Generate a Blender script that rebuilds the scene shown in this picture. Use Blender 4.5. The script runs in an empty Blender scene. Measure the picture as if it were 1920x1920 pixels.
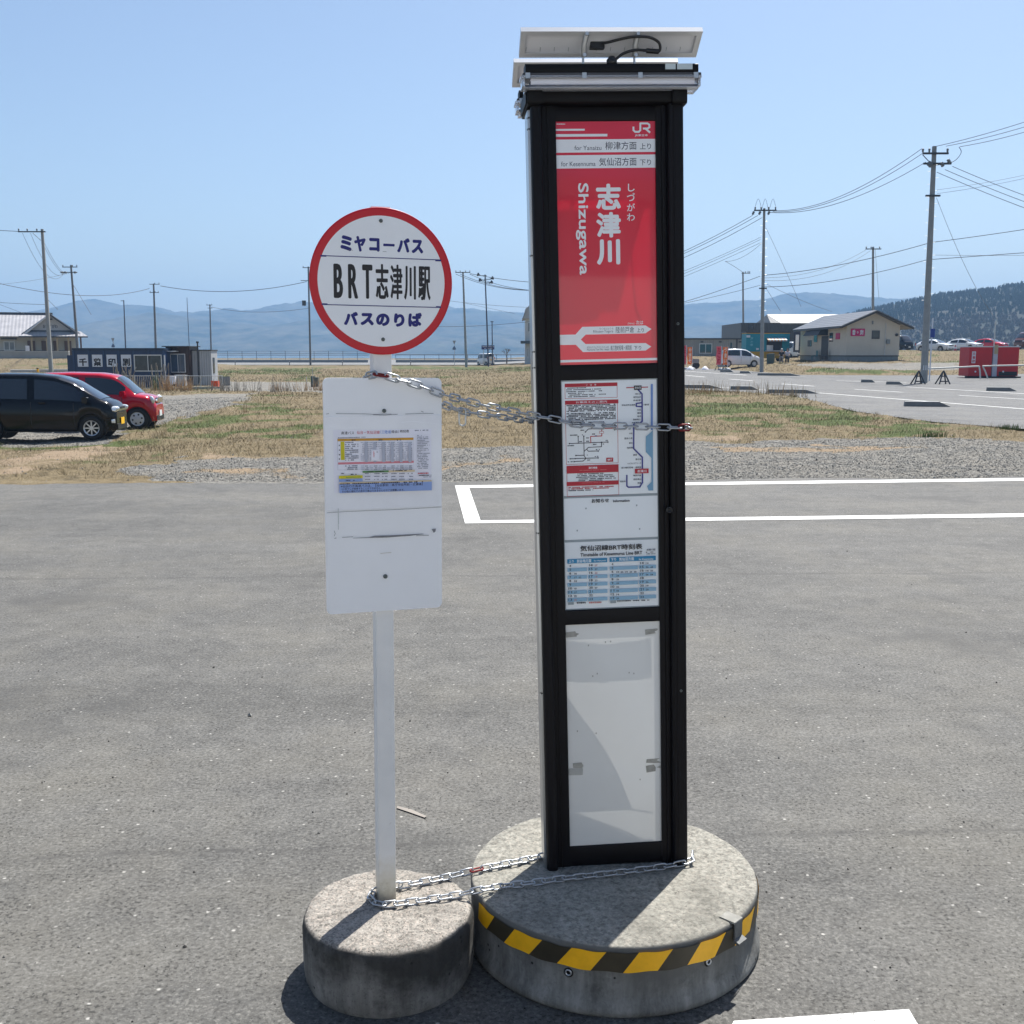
import bpy, bmesh, math, random
import numpy as np
from mathutils import Vector, Matrix
random.seed(7); rng = np.random.default_rng(7)
S = bpy.context.scene
COL = S.collection

# ---------------------------------------------------------------- camera
FOC, CEN, HZ, CH = 2000.0, 960.0, 663.0, 1.9          # focal length and centre in photo pixels, horizon row, camera height
TH = math.atan((CEN-HZ)/FOC)
cF = np.array([0, math.cos(TH), -math.sin(TH)]); cU = np.array([0, math.sin(TH), math.cos(TH)]); cR = np.array([1., 0, 0])
cam = bpy.data.cameras.new('camera'); camo = bpy.data.objects.new('camera', cam); COL.objects.link(camo)
camo.location = (0, 0, CH); camo.rotation_euler = (math.pi/2-TH, 0, 0)
cam.sensor_width = 36; cam.lens = 36*FOC/1920; cam.clip_start = .05; cam.clip_end = 12000
S.camera = camo

# ---------------------------------------------------------------- sky, sun, exposure
SUN_EL, SUN_AZ = math.radians(60), math.radians(61.5)   # azimuth measured from +X towards +Y
w = bpy.data.worlds.new('World'); S.world = w; w.use_nodes = True
nt = w.node_tree; nt.nodes.clear()
sky = nt.nodes.new('ShaderNodeTexSky'); sky.sky_type = 'NISHITA'; sky.sun_disc = False
sky.sun_elevation = SUN_EL; sky.sun_rotation = math.pi/2-SUN_AZ
sky.altitude = 0; sky.air_density = 1.0; sky.dust_density = 1.4; sky.ozone_density = 2.2
bg = nt.nodes.new('ShaderNodeBackground'); bg.inputs[1].default_value = .053
ow = nt.nodes.new('ShaderNodeOutputWorld')
nt.links.new(sky.outputs[0], bg.inputs[0]); nt.links.new(bg.outputs[0], ow.inputs[0])
sl = bpy.data.lights.new('sun', 'SUN'); sl.energy = 3.4; sl.angle = math.radians(.5); sl.color = (1, .965, .91)
so = bpy.data.objects.new('sun', sl); COL.objects.link(so)
sd = Vector((math.cos(SUN_EL)*math.cos(SUN_AZ), math.cos(SUN_EL)*math.sin(SUN_AZ), math.sin(SUN_EL)))
so.rotation_euler = sd.to_track_quat('Z', 'Y').to_euler(); so.location = (20, 40, 60)
S.view_settings.view_transform = 'Standard'; S.view_settings.look = 'None'
S.view_settings.exposure = 1.42; S.view_settings.gamma = 1
S.cycles.use_denoising = True; S.cycles.denoiser = 'OPENIMAGEDENOISE'; S.cycles.denoising_input_passes = 'RGB_ALBEDO_NORMAL'; S.cycles.denoising_prefilter = 'ACCURATE'
S.cycles.volume_bounces = 1; S.cycles.max_bounces = 6
S.cycles.sample_clamp_indirect = 6

# ---------------------------------------------------------------- helpers
def P(px, py, z):      # a point seen at photo pixel (px,py), z metres along the optical axis
    return np.array([0, 0, CH]) + cF*z + cR*z*(px-CEN)/FOC - cU*z*(py-CEN)/FOC
def ray(px, py): return cF + cR*(px-CEN)/FOC - cU*(py-CEN)/FOC
def gnd(px, py, h=0.0):
    d = ray(px, py); return np.array([0, 0, CH]) + d*(h-CH)/d[2]
def lin(r, g, b):
    f = lambda c: (c/255/12.92 if c <= 10 else ((c/255+.055)/1.055)**2.4)
    return (f(r), f(g), f(b))

MATS = {}
def mat(name, rgb, rough=.6, metal=0, var=.12, vs=6, bump=0, bs=60, coat=0, spec=.5, trans=0, alpha=1, stretch=(1, 1, 1)):
    if name in MATS: return MATS[name]
    m = bpy.data.materials.new(name); m.use_nodes = True; n = m.node_tree.nodes; l = m.node_tree.links
    b = n['Principled BSDF']
    b.inputs['Roughness'].default_value = rough; b.inputs['Metallic'].default_value = metal
    b.inputs['Specular IOR Level'].default_value = spec
    b.inputs['Coat Weight'].default_value = coat; b.inputs['Coat Roughness'].default_value = .04
    b.inputs['Transmission Weight'].default_value = trans; b.inputs['Alpha'].default_value = alpha
    if var > 0 or bump > 0:
        tc = n.new('ShaderNodeTexCoord'); mp = n.new('ShaderNodeMapping'); mp.inputs['Scale'].default_value = stretch
        l.new(tc.outputs['Object'], mp.inputs[0])
    if var > 0:
        nz = n.new('ShaderNodeTexNoise'); nz.inputs['Scale'].default_value = vs; nz.inputs['Detail'].default_value = 8; nz.inputs['Roughness'].default_value = .65
        l.new(mp.outputs[0], nz.inputs[0])
        mr = n.new('ShaderNodeMapRange'); mr.inputs[1].default_value = .25; mr.inputs[2].default_value = .75
        mr.inputs[3].default_value = 1-var; mr.inputs[4].default_value = 1+var
        l.new(nz.outputs[0], mr.inputs[0])
        mx = n.new('ShaderNodeMix'); mx.data_type = 'RGBA'; mx.blend_type = 'MULTIPLY'; mx.inputs[0].default_value = 1
        mx.inputs[6].default_value = (*rgb, 1); l.new(mr.outputs[0], mx.inputs[7]); l.new(mx.outputs[2], b.inputs['Base Color'])
    else: b.inputs['Base Color'].default_value = (*rgb, 1)
    if bump > 0:
        n2 = n.new('ShaderNodeTexNoise'); n2.inputs['Scale'].default_value = bs; n2.inputs['Detail'].default_value = 6
        l.new(mp.outputs[0], n2.inputs[0]); bp = n.new('ShaderNodeBump'); bp.inputs['Strength'].default_value = bump; bp.inputs['Distance'].default_value = .01
        l.new(n2.outputs[0], bp.inputs['Height']); l.new(bp.outputs[0], b.inputs['Normal'])
    MATS[name] = m; return m

def translucent(name, T, *args, **kw):
    """a thin sheet that lets part of the light on its far side through"""
    m = mat(name, *args, **kw); n = m.node_tree.nodes; l = m.node_tree.links; b = n['Principled BSDF']; tr = n.new('ShaderNodeBsdfTranslucent'); mx = n.new('ShaderNodeMixShader'); mx.inputs[0].default_value = T
    src = b.inputs['Base Color']
    if src.is_linked: l.new(src.links[0].from_socket, tr.inputs[0])
    else: tr.inputs[0].default_value = src.default_value
    l.new(b.outputs[0], mx.inputs[1]); l.new(tr.outputs[0], mx.inputs[2]); l.new(mx.outputs[0], n['Material Output'].inputs[0]); return m

class MB:
    """collects shapes into one mesh"""
    def __init__(s): s.v = []; s.f = []; s.mi = []; s.sm = []; s.mats = []
    def m(s, mt):
        if mt not in s.mats: s.mats.append(mt)
        return s.mats.index(mt)
    def add(s, vs, fs, mt, smooth=False):
        o = len(s.v); k = s.m(mt)
        s.v += [tuple(float(c) for c in v) for v in vs]
        for f in fs: s.f.append([i+o for i in f]); s.mi.append(k); s.sm.append(smooth)
        return s
    def box(s, x0, x1, y0, y1, z0, z1, mt, M=None):
        vs = [(x, y, z) for z in (z0, z1) for y in (y0, y1) for x in (x0, x1)]
        if M is not None: vs = [M@Vector(v) for v in vs]
        return s.add(vs, [(0, 2, 3, 1), (4, 5, 7, 6), (0, 1, 5, 4), (2, 6, 7, 3), (0, 4, 6, 2), (1, 3, 7, 5)], mt)
    def rbox(s, x0, x1, y0, y1, z0, z1, mt, r=.005, axis='z', seg=3, M=None):
        """box with its four edges along axis rounded"""
        def ring(a0, a1, b0, b1):
            pts = []
            for (cx, cy, a) in ((a1-r, b1-r, 0), (a0+r, b1-r, 90), (a0+r, b0+r, 180), (a1-r, b0+r, 270)):
                for k in range(seg+1):
                    t = math.radians(a+90*k/seg); pts.append((cx+r*math.cos(t), cy+r*math.sin(t)))
            return pts
        if axis == 'z': pr = ring(x0, x1, y0, y1); f = lambda p, e: (p[0], p[1], (z0, z1)[e])
        elif axis == 'y': pr = ring(z0, z1, x0, x1); f = lambda p, e: (p[1], (y0, y1)[e], p[0])
        else: pr = ring(y0, y1, z0, z1); f = lambda p, e: ((x0, x1)[e], p[0], p[1])
        n = len(pr); vs = [f(p, 0) for p in pr]+[f(p, 1) for p in pr]
        if M is not None: vs = [M@Vector(v) for v in vs]
        fs = [(i, (i+1) % n, n+(i+1) % n, n+i) for i in range(n)]
        s.add(vs, fs, mt, True); return s.add(vs, [tuple(range(n))[::-1], tuple(range(n, 2*n))], mt)
    def poly(s, pts, y, mt):       # flat polygon in the local XZ plane, facing -Y
        return s.add([(p[0], y, p[1]) for p in pts], [tuple(range(len(pts)))], mt)
    def prism(s, pts, y0, y1, mt):  # polygon in XZ extruded along Y
        n = len(pts); vs = [(p[0], y0, p[1]) for p in pts]+[(p[0], y1, p[1]) for p in pts]
        return s.add(vs, [tuple(range(n)), tuple(range(n, 2*n))[::-1]]+[(i, i+n, (i+1) % n+n, (i+1) % n) for i in range(n)], mt)
    def tube(s, pts, r, mt, seg=8, caps=True, closed=False):
        pts = [Vector(p) for p in pts]; n = len(pts); rs = r if hasattr(r, '__len__') else [r]*n
        T = []
        for i in range(n):
            a = pts[(i-1) % n] if (closed or i > 0) else pts[i]; b = pts[(i+1) % n] if (closed or i < n-1) else pts[i]
            T.append((b-a).normalized())
        nrm = T[0].orthogonal().normalized(); vs = []
        for i in range(n):
            nrm = (nrm-T[i]*nrm.dot(T[i])).normalized(); bi = T[i].cross(nrm)
            for k in range(seg):
                a = 2*math.pi*k/seg; vs.append(pts[i]+(nrm*math.cos(a)+bi*math.sin(a))*rs[i])
        fs = []
        for i in range(n if closed else n-1):
            j = (i+1) % n
            for k in range(seg): fs.append((i*seg+k, i*seg+(k+1) % seg, j*seg+(k+1) % seg, j*seg+k))
        s.add(vs, fs, mt, True)
        if caps and not closed: s.add(vs, [tuple(range(seg))[::-1], tuple(range((n-1)*seg, n*seg))], mt)
        return s
    def cyl(s, a, b, r, mt, seg=16, r2=None): return s.tube([a, b], [r, r if r2 is None else r2], mt, seg)
    def lathe(s, prof, mt, seg=64, center=(0, 0, 0), smooth=True, M=None, ends=True):
        vs = []
        for (r, z) in prof:
            for k in range(seg):
                a = 2*math.pi*k/seg; v = Vector((r*math.cos(a)+center[0], r*math.sin(a)+center[1], z+center[2])); vs.append(M@v if M is not None else v)
        fs = []
        for i in range(len(prof)-1):
            for k in range(seg): fs.append((i*seg+k, i*seg+(k+1) % seg, (i+1)*seg+(k+1) % seg, (i+1)*seg+k))
        s.add(vs, fs, mt, smooth)
        caps = []
        if not ends: return s
        if prof[0][0] > 1e-6: caps.append(tuple(range(seg))[::-1])
        if prof[-1][0] > 1e-6: caps.append(tuple(range((len(prof)-1)*seg, len(prof)*seg)))
        if caps: s.add(vs, caps, mt)
        return s
    def build(s, name, parent=None, bevel=0):
        me = bpy.data.meshes.new(name); me.from_pydata(s.v, [], s.f); me.validate()
        for m_ in s.mats: me.materials.append(m_)
        if len(me.polygons) == len(s.f):
            me.polygons.foreach_set('material_index', s.mi); me.polygons.foreach_set('use_smooth', s.sm)
        me.update()
        o = bpy.data.objects.new(name, me); COL.objects.link(o)
        if parent is not None: o.parent = parent
        if bevel:
            b = o.modifiers.new('bevel', 'BEVEL'); b.width = bevel; b.segments = 2; b.limit_method = 'ANGLE'
        return o

def tag(o, label=None, cat=None, group=None, kind=None):
    if label: o['label'] = label
    if cat: o['category'] = cat
    if group: o['group'] = group
    if kind: o['kind'] = kind
    return o
def thing(name, label, cat, loc=(0, 0, 0), rz=0, group=None, M=None):
    o = bpy.data.objects.new(name, None); COL.objects.link(o); o.empty_display_size = .1
    if M is not None: o.matrix_world = M
    else: o.location = tuple(float(c) for c in loc); o.rotation_euler = (0, 0, rz)
    return tag(o, label, cat, group)
def copy_tree(o, parent=None):
    c = o.copy(); COL.objects.link(c)
    if parent is not None: c.parent = parent
    for ch in [q for q in bpy.data.objects if q.parent == o]: copy_tree(ch, c)
    return c

def glyphs(s, bold=0, res=4, rot=0):
    """the outline of a piece of writing as (points, faces), its box scaled to 0..1"""
    c = bpy.data.curves.new('writing', 'FONT'); c.body = s; c.offset = bold; c.resolution_u = res
    o = bpy.data.objects.new('writing', c); me = bpy.data.meshes.new_from_object(o)
    v = np.array([q.co[:2] for q in me.vertices]); fs = [tuple(p.vertices) for p in me.polygons]
    bpy.data.objects.remove(o); bpy.data.curves.remove(c); bpy.data.meshes.remove(me)
    if rot: v = np.stack([v[:, 1], -v[:, 0]], 1)          # turned a quarter clockwise
    lo, hi = v.min(0), v.max(0)
    return (v-lo)/np.maximum(hi-lo, 1e-6), fs, (hi-lo)
class Sheet:
    """printing on a flat panel: photo measurements are carried over to panel coordinates (x right, z up) by the function uv"""
    def __init__(s, mb, uv, y0=0.0): s.mb = mb; s.uv = uv; s.y = y0
    def up(s): s.y -= .00003; return s.y
    def quad(s, pts, mt): s.mb.poly([s.uv(*p) for p in pts], s.up(), mt)
    def corners(s, x0, y0, x1, y1, ref):   # level box; rows measured at its left end ('l'), middle ('c') or at opposite corners
        if ref is None: return s.uv(x0, y0), s.uv(x1, y1)
        xr = x0 if ref == 'l' else (x0+x1)/2; yc = (y0+y1)/2
        return (s.uv(x0, yc)[0], s.uv(xr, y0)[1]), (s.uv(x1, yc)[0], s.uv(xr, y1)[1])
    def rect(s, x0, y0, x1, y1, mt, ref=None):
        a, b = s.corners(x0, y0, x1, y1, ref); s.mb.poly([(a[0], b[1]), (b[0], b[1]), (b[0], a[1]), (a[0], a[1])], s.up(), mt)
    def frame(s, x0, y0, x1, y1, t, mt):
        a = s.uv(x0, y0); b = s.uv(x1, y1); y = s.up()
        for (p, q) in (((a[0], a[1]-t), (b[0], a[1])), ((a[0], b[1]), (b[0], b[1]+t)), ((a[0], b[1]), (a[0]+t, a[1])), ((b[0]-t, b[1]), (b[0], a[1]))):
            s.mb.poly([(p[0], p[1]), (q[0], p[1]), (q[0], q[1]), (p[0], q[1])], y, mt); y -= .000004
    def text(s, t, x0, y0, x1, y1, mt, bold=0, rot=0, res=4, ref=None):
        v, fs, sz = glyphs(t, 0, res, rot); p_, q_ = s.corners(x0, y0, x1, y1, ref); a = (p_[0], q_[1]); b = (q_[0], p_[1]); y = s.up()
        k = max(bold, 0)*min(abs((b[1]-a[1])/max(sz[1], .3)), abs((b[0]-a[0])/max(sz[0], .3)))*1.0
        for (dx, dz) in ((0, 0),)+(((k, 0), (-k, 0), (0, k), (0, -k), (.7*k, .7*k), (-.7*k, .7*k), (.7*k, -.7*k), (-.7*k, -.7*k)) if k > 1e-6 else ()):
            s.mb.add([(a[0]+k+p[0]*(b[0]-a[0]-2*k)+dx, y, a[1]+k+p[1]*(b[1]-a[1]-2*k)+dz) for p in v], fs, mt); y -= .000003
    def line(s, pts, wpx, mt, rounded=False):
        """a stroke of the given width in photo pixels"""
        q = [np.array(s.uv(*p)) for p in pts]; y = s.up()
        e = np.array(s.uv(pts[0][0]+wpx, pts[0][1]))-q[0]; h = np.linalg.norm(e)/2
        for a, b in zip(q[:-1], q[1:]):
            d = (b-a)/max(np.linalg.norm(b-a), 1e-9); n_ = np.array([-d[1], d[0]])*h; d = d*h*.6
            s.mb.poly([a-d-n_, b+d-n_, b+d+n_, a-d+n_], y, mt); y -= .000004
    def dashes(s, x0, y, x1, h, mt, seed=0, slope=0.0, gap=.18):
        """a row of print too small to read: short marks of uneven length"""
        r = random.Random(seed*31+int(y*10)); x = x0; yy = s.up()
        while x < x1:
            wd = r.uniform(1.2, 2.6)*h*.55; xe = min(x+wd, x1)
            if r.random() > gap:
                k = r.uniform(.7, 1); c0 = y+slope*(x-x0)
                a = s.uv(x, c0-h*k/2); b = s.uv(xe, c0+h*k/2)
                s.mb.poly([(a[0], b[1]), (b[0], b[1]), (b[0], a[1]), (a[0], a[1])], yy, mt)
            x = xe+h*.22

# ---------------------------------------------------------------- shared materials
M_ASPH = None
m_white_paint = mat('white_paint', lin(228, 232, 236), .35, var=.03)
def worn_paint():
    m = bpy.data.materials.new('road_paint'); m.use_nodes = True; n = m.node_tree.nodes; l = m.node_tree.links; b = n['Principled BSDF']; tc = n.new('ShaderNodeTexCoord')
    def nz(sc, d): q = n.new('ShaderNodeTexNoise'); q.inputs['Scale'].default_value = sc; q.inputs['Detail'].default_value = d; q.inputs['Roughness'].default_value = .7; l.new(tc.outputs['Object'], q.inputs[0]); return q.outputs[0]
    def mr(s, a_, b_, c_=0., d_=1.): q = n.new('ShaderNodeMapRange'); l.new(s, q.inputs[0]); [setattr(q.inputs[i+1], 'default_value', v) for i, v in enumerate((a_, b_, c_, d_))]; return q.outputs[0]
    big, fine = nz(1.6, 5), nz(55, 8); ad = n.new('ShaderNodeMath'); ad.operation = 'ADD'; l.new(mr(big, .35, .7, 0, .16), ad.inputs[0]); l.new(fine, ad.inputs[1])
    mx = n.new('ShaderNodeMix'); mx.data_type = 'RGBA'; mx.inputs[6].default_value = (.66, .66, .635, 1); mx.inputs[7].default_value = (.16, .155, .14, 1); l.new(mr(ad.outputs[0], .60, .72, 0, .8), mx.inputs[0])
    m2 = n.new('ShaderNodeMix'); m2.data_type = 'RGBA'; m2.blend_type = 'MULTIPLY'; m2.inputs[0].default_value = 1; l.new(mx.outputs[2], m2.inputs[6]); l.new(mr(nz(9, 6), .3, .7, .86, 1.05), m2.inputs[7]); l.new(m2.outputs[2], b.inputs['Base Color']); b.inputs['Roughness'].default_value = .7; return m
m_road_paint = worn_paint()
m_conc = mat('pole_concrete', (.30, .30, .285), .85, var=.15, vs=3, bump=.1)
m_dark_steel = mat('dark_steel', (.06, .062, .065), .5, .4, var=.2)
m_galv = mat('galvanised_steel', (.52, .54, .55), .42, .85, var=.15, vs=20)
m_black = mat('black_plastic', (.012, .012, .013), .45, var=.1)
m_wire = mat('wire_rubber', (.055, .06, .07), .6, var=.1)

# ================================================================ TERRAIN
def sstep(a, b, x): t = np.clip((x-a)/(b-a), 0, 1); return t*t*(3-2*t)
def base_h(x, y):
    x = np.asarray(x, float); y = np.asarray(y, float)
    return .0065*np.clip(y-30, 0, 85)*sstep(-6, 8, x)
def gndb(px, py):           # where the sight line meets the gently rising base plane
    z = 0.0
    for _ in range(30):
        p = gnd(px, py, z)
        z = float(base_h(p[0], p[1])) if p[1] > 0 else 0
    return np.array([p[0], p[1], z])
# road outline (near and far kerb), as photo columns
near_px = [(1150, 722), (1283, 730), (1380, 734), (1487, 743), (1608, 772), (1751, 791), (1920, 804), (2150, 822)]
far_px = [(1150, 684), (1283, 689), (1365, 693), (1420, 697), (1503, 703), (1720, 704), (1920, 701), (2150, 699)]
near_w = np.array([gndb(*p) for p in near_px]); far_w = np.array([gndb(*p) for p in far_px])
road_poly = np.vstack([near_w, far_w[::-1]])[:, :2]
def inside(poly, x, y):
    r = np.zeros(np.shape(x), bool); n = len(poly); j = n-1
    for i in range(n):
        xi, yi = poly[i]; xj, yj = poly[j]
        c = ((yi > y) != (yj > y)) & (x < (xj-xi)*(y-yi)/(yj-yi+1e-12)+xi); r ^= c; j = i
    return r
ctrl = []
for (px, py, z) in [(170, 822, 27.0), (0, 824, 27.2), (258, 803, 31), (110, 806, 31), (-150, 830, 27),
                    (150, 728, 70), (310, 728, 70), (385, 722, 72), (330, 724, 70), (95, 699, 97), (20, 699, 100),
                    (60, 671, 143), (-60, 671, 143), (160, 671, 143),
                    (1510, 675, 110), (1585, 677, 95), (1685, 676, 95), (1600, 692, 84), (1650, 690, 85), (1393, 687, 100), (1350, 684, 102),
                    (1440, 677, 108), (1290, 668, 125), (1470, 668, 125), (1765, 659, 133), (1820, 657, 135), (1875, 656, 135), (1700, 657, 140), (1950, 655, 130), (1720, 683, 96), (1780, 683, 96)]:
    p = P(px, py, z); ctrl.append((p[0], p[1], p[2]-float(base_h(p[0], p[1]))))
for p in road_poly[::1]: ctrl.append((p[0], p[1], 0))
for k in range(12): 
    p = gnd(-100+190*k, 880); ctrl.append((p[0], p[1], 0.0)); p = gnd(-100+190*k, 895); ctrl.append((p[0], p[1], 0.0))
for (px, py) in [(500, 760), (650, 760), (800, 760), (950, 760), (500, 720), (700, 720), (900, 720), (1300, 780), (1450, 790), (1600, 810), (420, 700), (600, 695), (800, 692), (950, 690), (908, 685), (600, 683), (400, 683), (1000, 683)]:
    p = gndb(px, py); ctrl.append((p[0], p[1], 0.0))
for x in (-160, -90, -40, 0, 40, 90, 160): ctrl.append((x, 300, 0.0)); ctrl.append((x*3, 900, 0))
ctrl = np.array(ctrl)
def feat(x, y): return np.stack([x/np.maximum(y, 4)*3.2, np.log(np.maximum(y, 4))*1.6], -1)
cfe = feat(ctrl[:, 0], ctrl[:, 1])
def resid(x, y):
    sh = np.shape(x); x = np.ravel(np.asarray(x, float)); y = np.ravel(np.asarray(y, float)); out = np.zeros(len(x)); f_ = feat(x, y)
    for i in range(0, len(x), 20000):
        d = ((f_[i:i+20000, None, :]-cfe[None])**2).sum(-1); wt = 1/(d+1e-4)**1.9
        out[i:i+20000] = (wt*ctrl[None, :, 2]).sum(1)/wt.sum(1)
    return (out*sstep(16.5, 21, y)).reshape(sh)
def lot_edge(x): return 15.95+.065*x+.0*x          # far edge of the asphalt lot
def ground_h(x, y): return base_h(x, y)+resid(x, y)*(~inside(road_poly, np.asarray(x), np.asarray(y)))
def on_ground(px, py, z):
    """footprint of a thing seen at (px,py), z metres off, set on the ground"""
    p = P(px, py, z); p[2] = float(ground_h(np.array([p[0]]), np.array([p[1]]))[0]); return p

# ground sheet
ys = np.concatenate([[-30, -10, 0, 8, 12, 14], np.geomspace(15, 480, 430), [520, 600, 800, 1200, 2000, 3300]])
ss = np.concatenate([np.linspace(-3.2, -.66, 16)[:-1], np.linspace(-.66, .66, 300), np.linspace(.66, 3.2, 16)[1:]])
YY, SS = np.meshgrid(ys, ss, indexing='ij'); XX = SS*np.maximum(YY, 18)
# hash-based smooth noise, in metres
def vnoise(x, y, sc, seed):
    r = np.random.default_rng(seed).random((256, 256)); x = x/sc; y = y/sc
    xi = np.floor(x).astype(int); yi = np.floor(y).astype(int); fx = x-xi; fy = y-yi; fx = fx*fx*(3-2*fx); fy = fy*fy*(3-2*fy)
    g = lambda a, b: r[a & 255, b & 255]
    return (g(xi, yi)*(1-fx)+g(xi+1, yi)*fx)*(1-fy)+(g(xi, yi+1)*(1-fx)+g(xi+1, yi+1)*fx)*fy
def fbm(x, y, sc, seed, o=4):
    return sum(vnoise(x, y, sc/2**k, seed+k)*.5**k for k in range(o))/sum(.5**k for k in range(o))
road_m = inside(road_poly, XX, YY)
ZZ = ground_h(XX, YY)-.07*road_m
ZZ = np.where(YY < lot_edge(XX)+.6, -.012-.06*np.clip((lot_edge(XX)-.8-YY)/.5, 0, 1), ZZ)
field = (YY > lot_edge(XX)+.6) & ~road_m
ZZ += field*((fbm(XX, YY, 3., 3)-.5)*.16*np.clip((YY-16)/6, 0, 1)+(fbm(XX, YY, .5, 9, 2)-.5)*.085)
ZZ = np.where(YY > 430, -2.0, ZZ)
# what lies on the ground: gravel / green / bare soil weights, from plots measured on the photo
zone_gravel = [[(-200, 838), (200, 836), (240, 815), (310, 800), (380, 772), (470, 748), (470, 737), (300, 742), (-200, 745)],
               [(410, 716), (600, 716), (690, 728), (600, 735), (410, 733)],
               [(235, 940), (285, 882), (340, 862), (420, 857), (600, 852), (800, 842), (1000, 838), (1283, 829), (1500, 826), (1700, 822), (2150, 818), (2150, 935), (1000, 945), (300, 945)],
               [(1470, 683), (1720, 680), (1800, 680), (1800, 694), (1600, 693)]]
zone_soil = [[(-200, 842), (200, 840), (180, 858), (60, 875), (20, 893), (-200, 900)], [(330, 880), (430, 872), (560, 878), (580, 896), (360, 900)],
             [(1000, 816), (1400, 812), (1420, 822), (1283, 827), (1000, 832)], [(830, 862), (960, 858), (1010, 866), (830, 885)], [(370, 852), (560, 845), (600, 852), (420, 858)],
             [(1290, 838), (1500, 836), (1700, 832), (1700, 846), (1400, 850)]]
zone_green = [[(355, 800), (400, 790), (430, 800), (380, 815)], [(270, 852), (320, 848), (320, 862), (280, 864)], [(460, 810), (520, 803), (600, 805), (590, 820), (470, 822)],
              [(1440, 752), (1600, 772), (1760, 798), (1700, 822), (1500, 812), (1400, 796), (1400, 760)], [(1270, 752), (1430, 756), (1430, 796), (1270, 796)], [(410, 693), (600, 690), (600, 702), (410, 702)],
              [(540, 706), (585, 704), (585, 716), (540, 714)], [(740, 686), (1000, 688), (1000, 694), (740, 692)], [(1500, 690), (1720, 690), (1720, 700), (1500, 698)]]
def to_px(x, y, z):
    v = np.stack([x, y, z-CH], -1); zz = np.maximum(v@cF, .1); return CEN+FOC*(v@cR)/zz, CEN-FOC*(v@cU)/zz
def zones(x, y, z):
    jx = (fbm(x, y, 2.2, 21)-.5); jy = (fbm(x, y, 1.6, 22)-.5)
    u, v = to_px(x+jx*2.4, y+jy*3.2, z)
    g = np.zeros(np.shape(x)); s_ = g.copy(); gr = g.copy()
    for pl in zone_gravel: g = np.maximum(g, inside(np.array(pl), u, v))
    for pl in zone_soil: s_ = np.maximum(s_, inside(np.array(pl), u, v))
    for pl in zone_green: gr = np.maximum(gr, inside(np.array(pl), u, v))
    n1 = fbm(x, y, 5., 31); n2 = fbm(x, y, 1.1, 33); gr = np.clip(gr*(.25+1.1*np.clip((n2-.35)*3, 0, 1))*.8+np.clip((n1-.46)*4, 0, 1)*np.clip((n2-.38)*5, 0, 1)*.8, 0, 1)
    s_ = s_*np.clip(.15+1.6*(fbm(x, y, .8, 35)-.25), 0, 1)
    return g*(1-s_), gr*(1-g)*(1-s_), s_
ZG, ZGR, ZS = zones(XX, YY, ZZ)
nr, nc = XX.shape
idx = np.arange(nr*nc).reshape(nr, nc)
quads = np.stack([idx[:-1, :-1], idx[:-1, 1:], idx[1:, 1:], idx[1:, :-1]], -1).reshape(-1, 4)
def big_mesh(name, verts, faces, mats, smooth=True, colors=None):
    me = bpy.data.meshes.new(name); nf, k = faces.shape
    me.vertices.add(len(verts)); me.vertices.foreach_set('co', np.ascontiguousarray(verts, np.float32).ravel())
    me.loops.add(nf*k); me.loops.foreach_set('vertex_index', np.ascontiguousarray(faces, np.int32).ravel())
    me.polygons.add(nf); me.polygons.foreach_set('loop_start', np.arange(nf, dtype=np.int32)*k)
    me.polygons.foreach_set('use_smooth', np.full(nf, smooth))
    if colors is not None:
        a = me.color_attributes.new('tint', 'FLOAT_COLOR', 'POINT'); a.data.foreach_set('color', np.ascontiguousarray(colors, np.float32).ravel())
    for m_ in mats: me.materials.append(m_)
    me.update(calc_edges=True); me.validate()
    o = bpy.data.objects.new(name, me); COL.objects.link(o); return o

def node_mat(name):
    m = bpy.data.materials.new(name); m.use_nodes = True; return m, m.node_tree.nodes, m.node_tree.links, m.node_tree.nodes['Principled BSDF']
def N(n, typ, **kw):
    q = n.new(typ)
    for k, v in kw.items():
        if k.startswith('i_'): q.inputs[k[2:].replace('_', ' ')].default_value = v
        elif k[0] == 'n' and k[1:].isdigit(): q.inputs[int(k[1:])].default_value = v
        else: setattr(q, k, v)
    return q
def mixc(n, l, a, b, f, typ='MIX'):
    q = n.new('ShaderNodeMix'); q.data_type = 'RGBA'; q.blend_type = typ
    for s_, i in ((f, 0), (a, 6), (b, 7)):
        if hasattr(s_, 'is_linked'): l.new(s_, q.inputs[i])
        elif i == 0: q.inputs[0].default_value = s_
        else: q.inputs[i].default_value = (*s_, 1)
    return q.outputs[2]
def rng_node(n, l, src, a, b, c=0., d=1.):
    q = n.new('ShaderNodeMapRange'); l.new(src, q.inputs[0])
    for i, v in enumerate((a, b, c, d)): q.inputs[i+1].default_value = v
    return q.outputs[0]
def noise(n, l, co, sc, det=6, ro=.6):
    q = N(n, 'ShaderNodeTexNoise'); q.inputs['Scale'].default_value = sc; q.inputs['Detail'].default_value = det; q.inputs['Roughness'].default_value = ro
    l.new(co, q.inputs['Vector']); return q.outputs[0]

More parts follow.
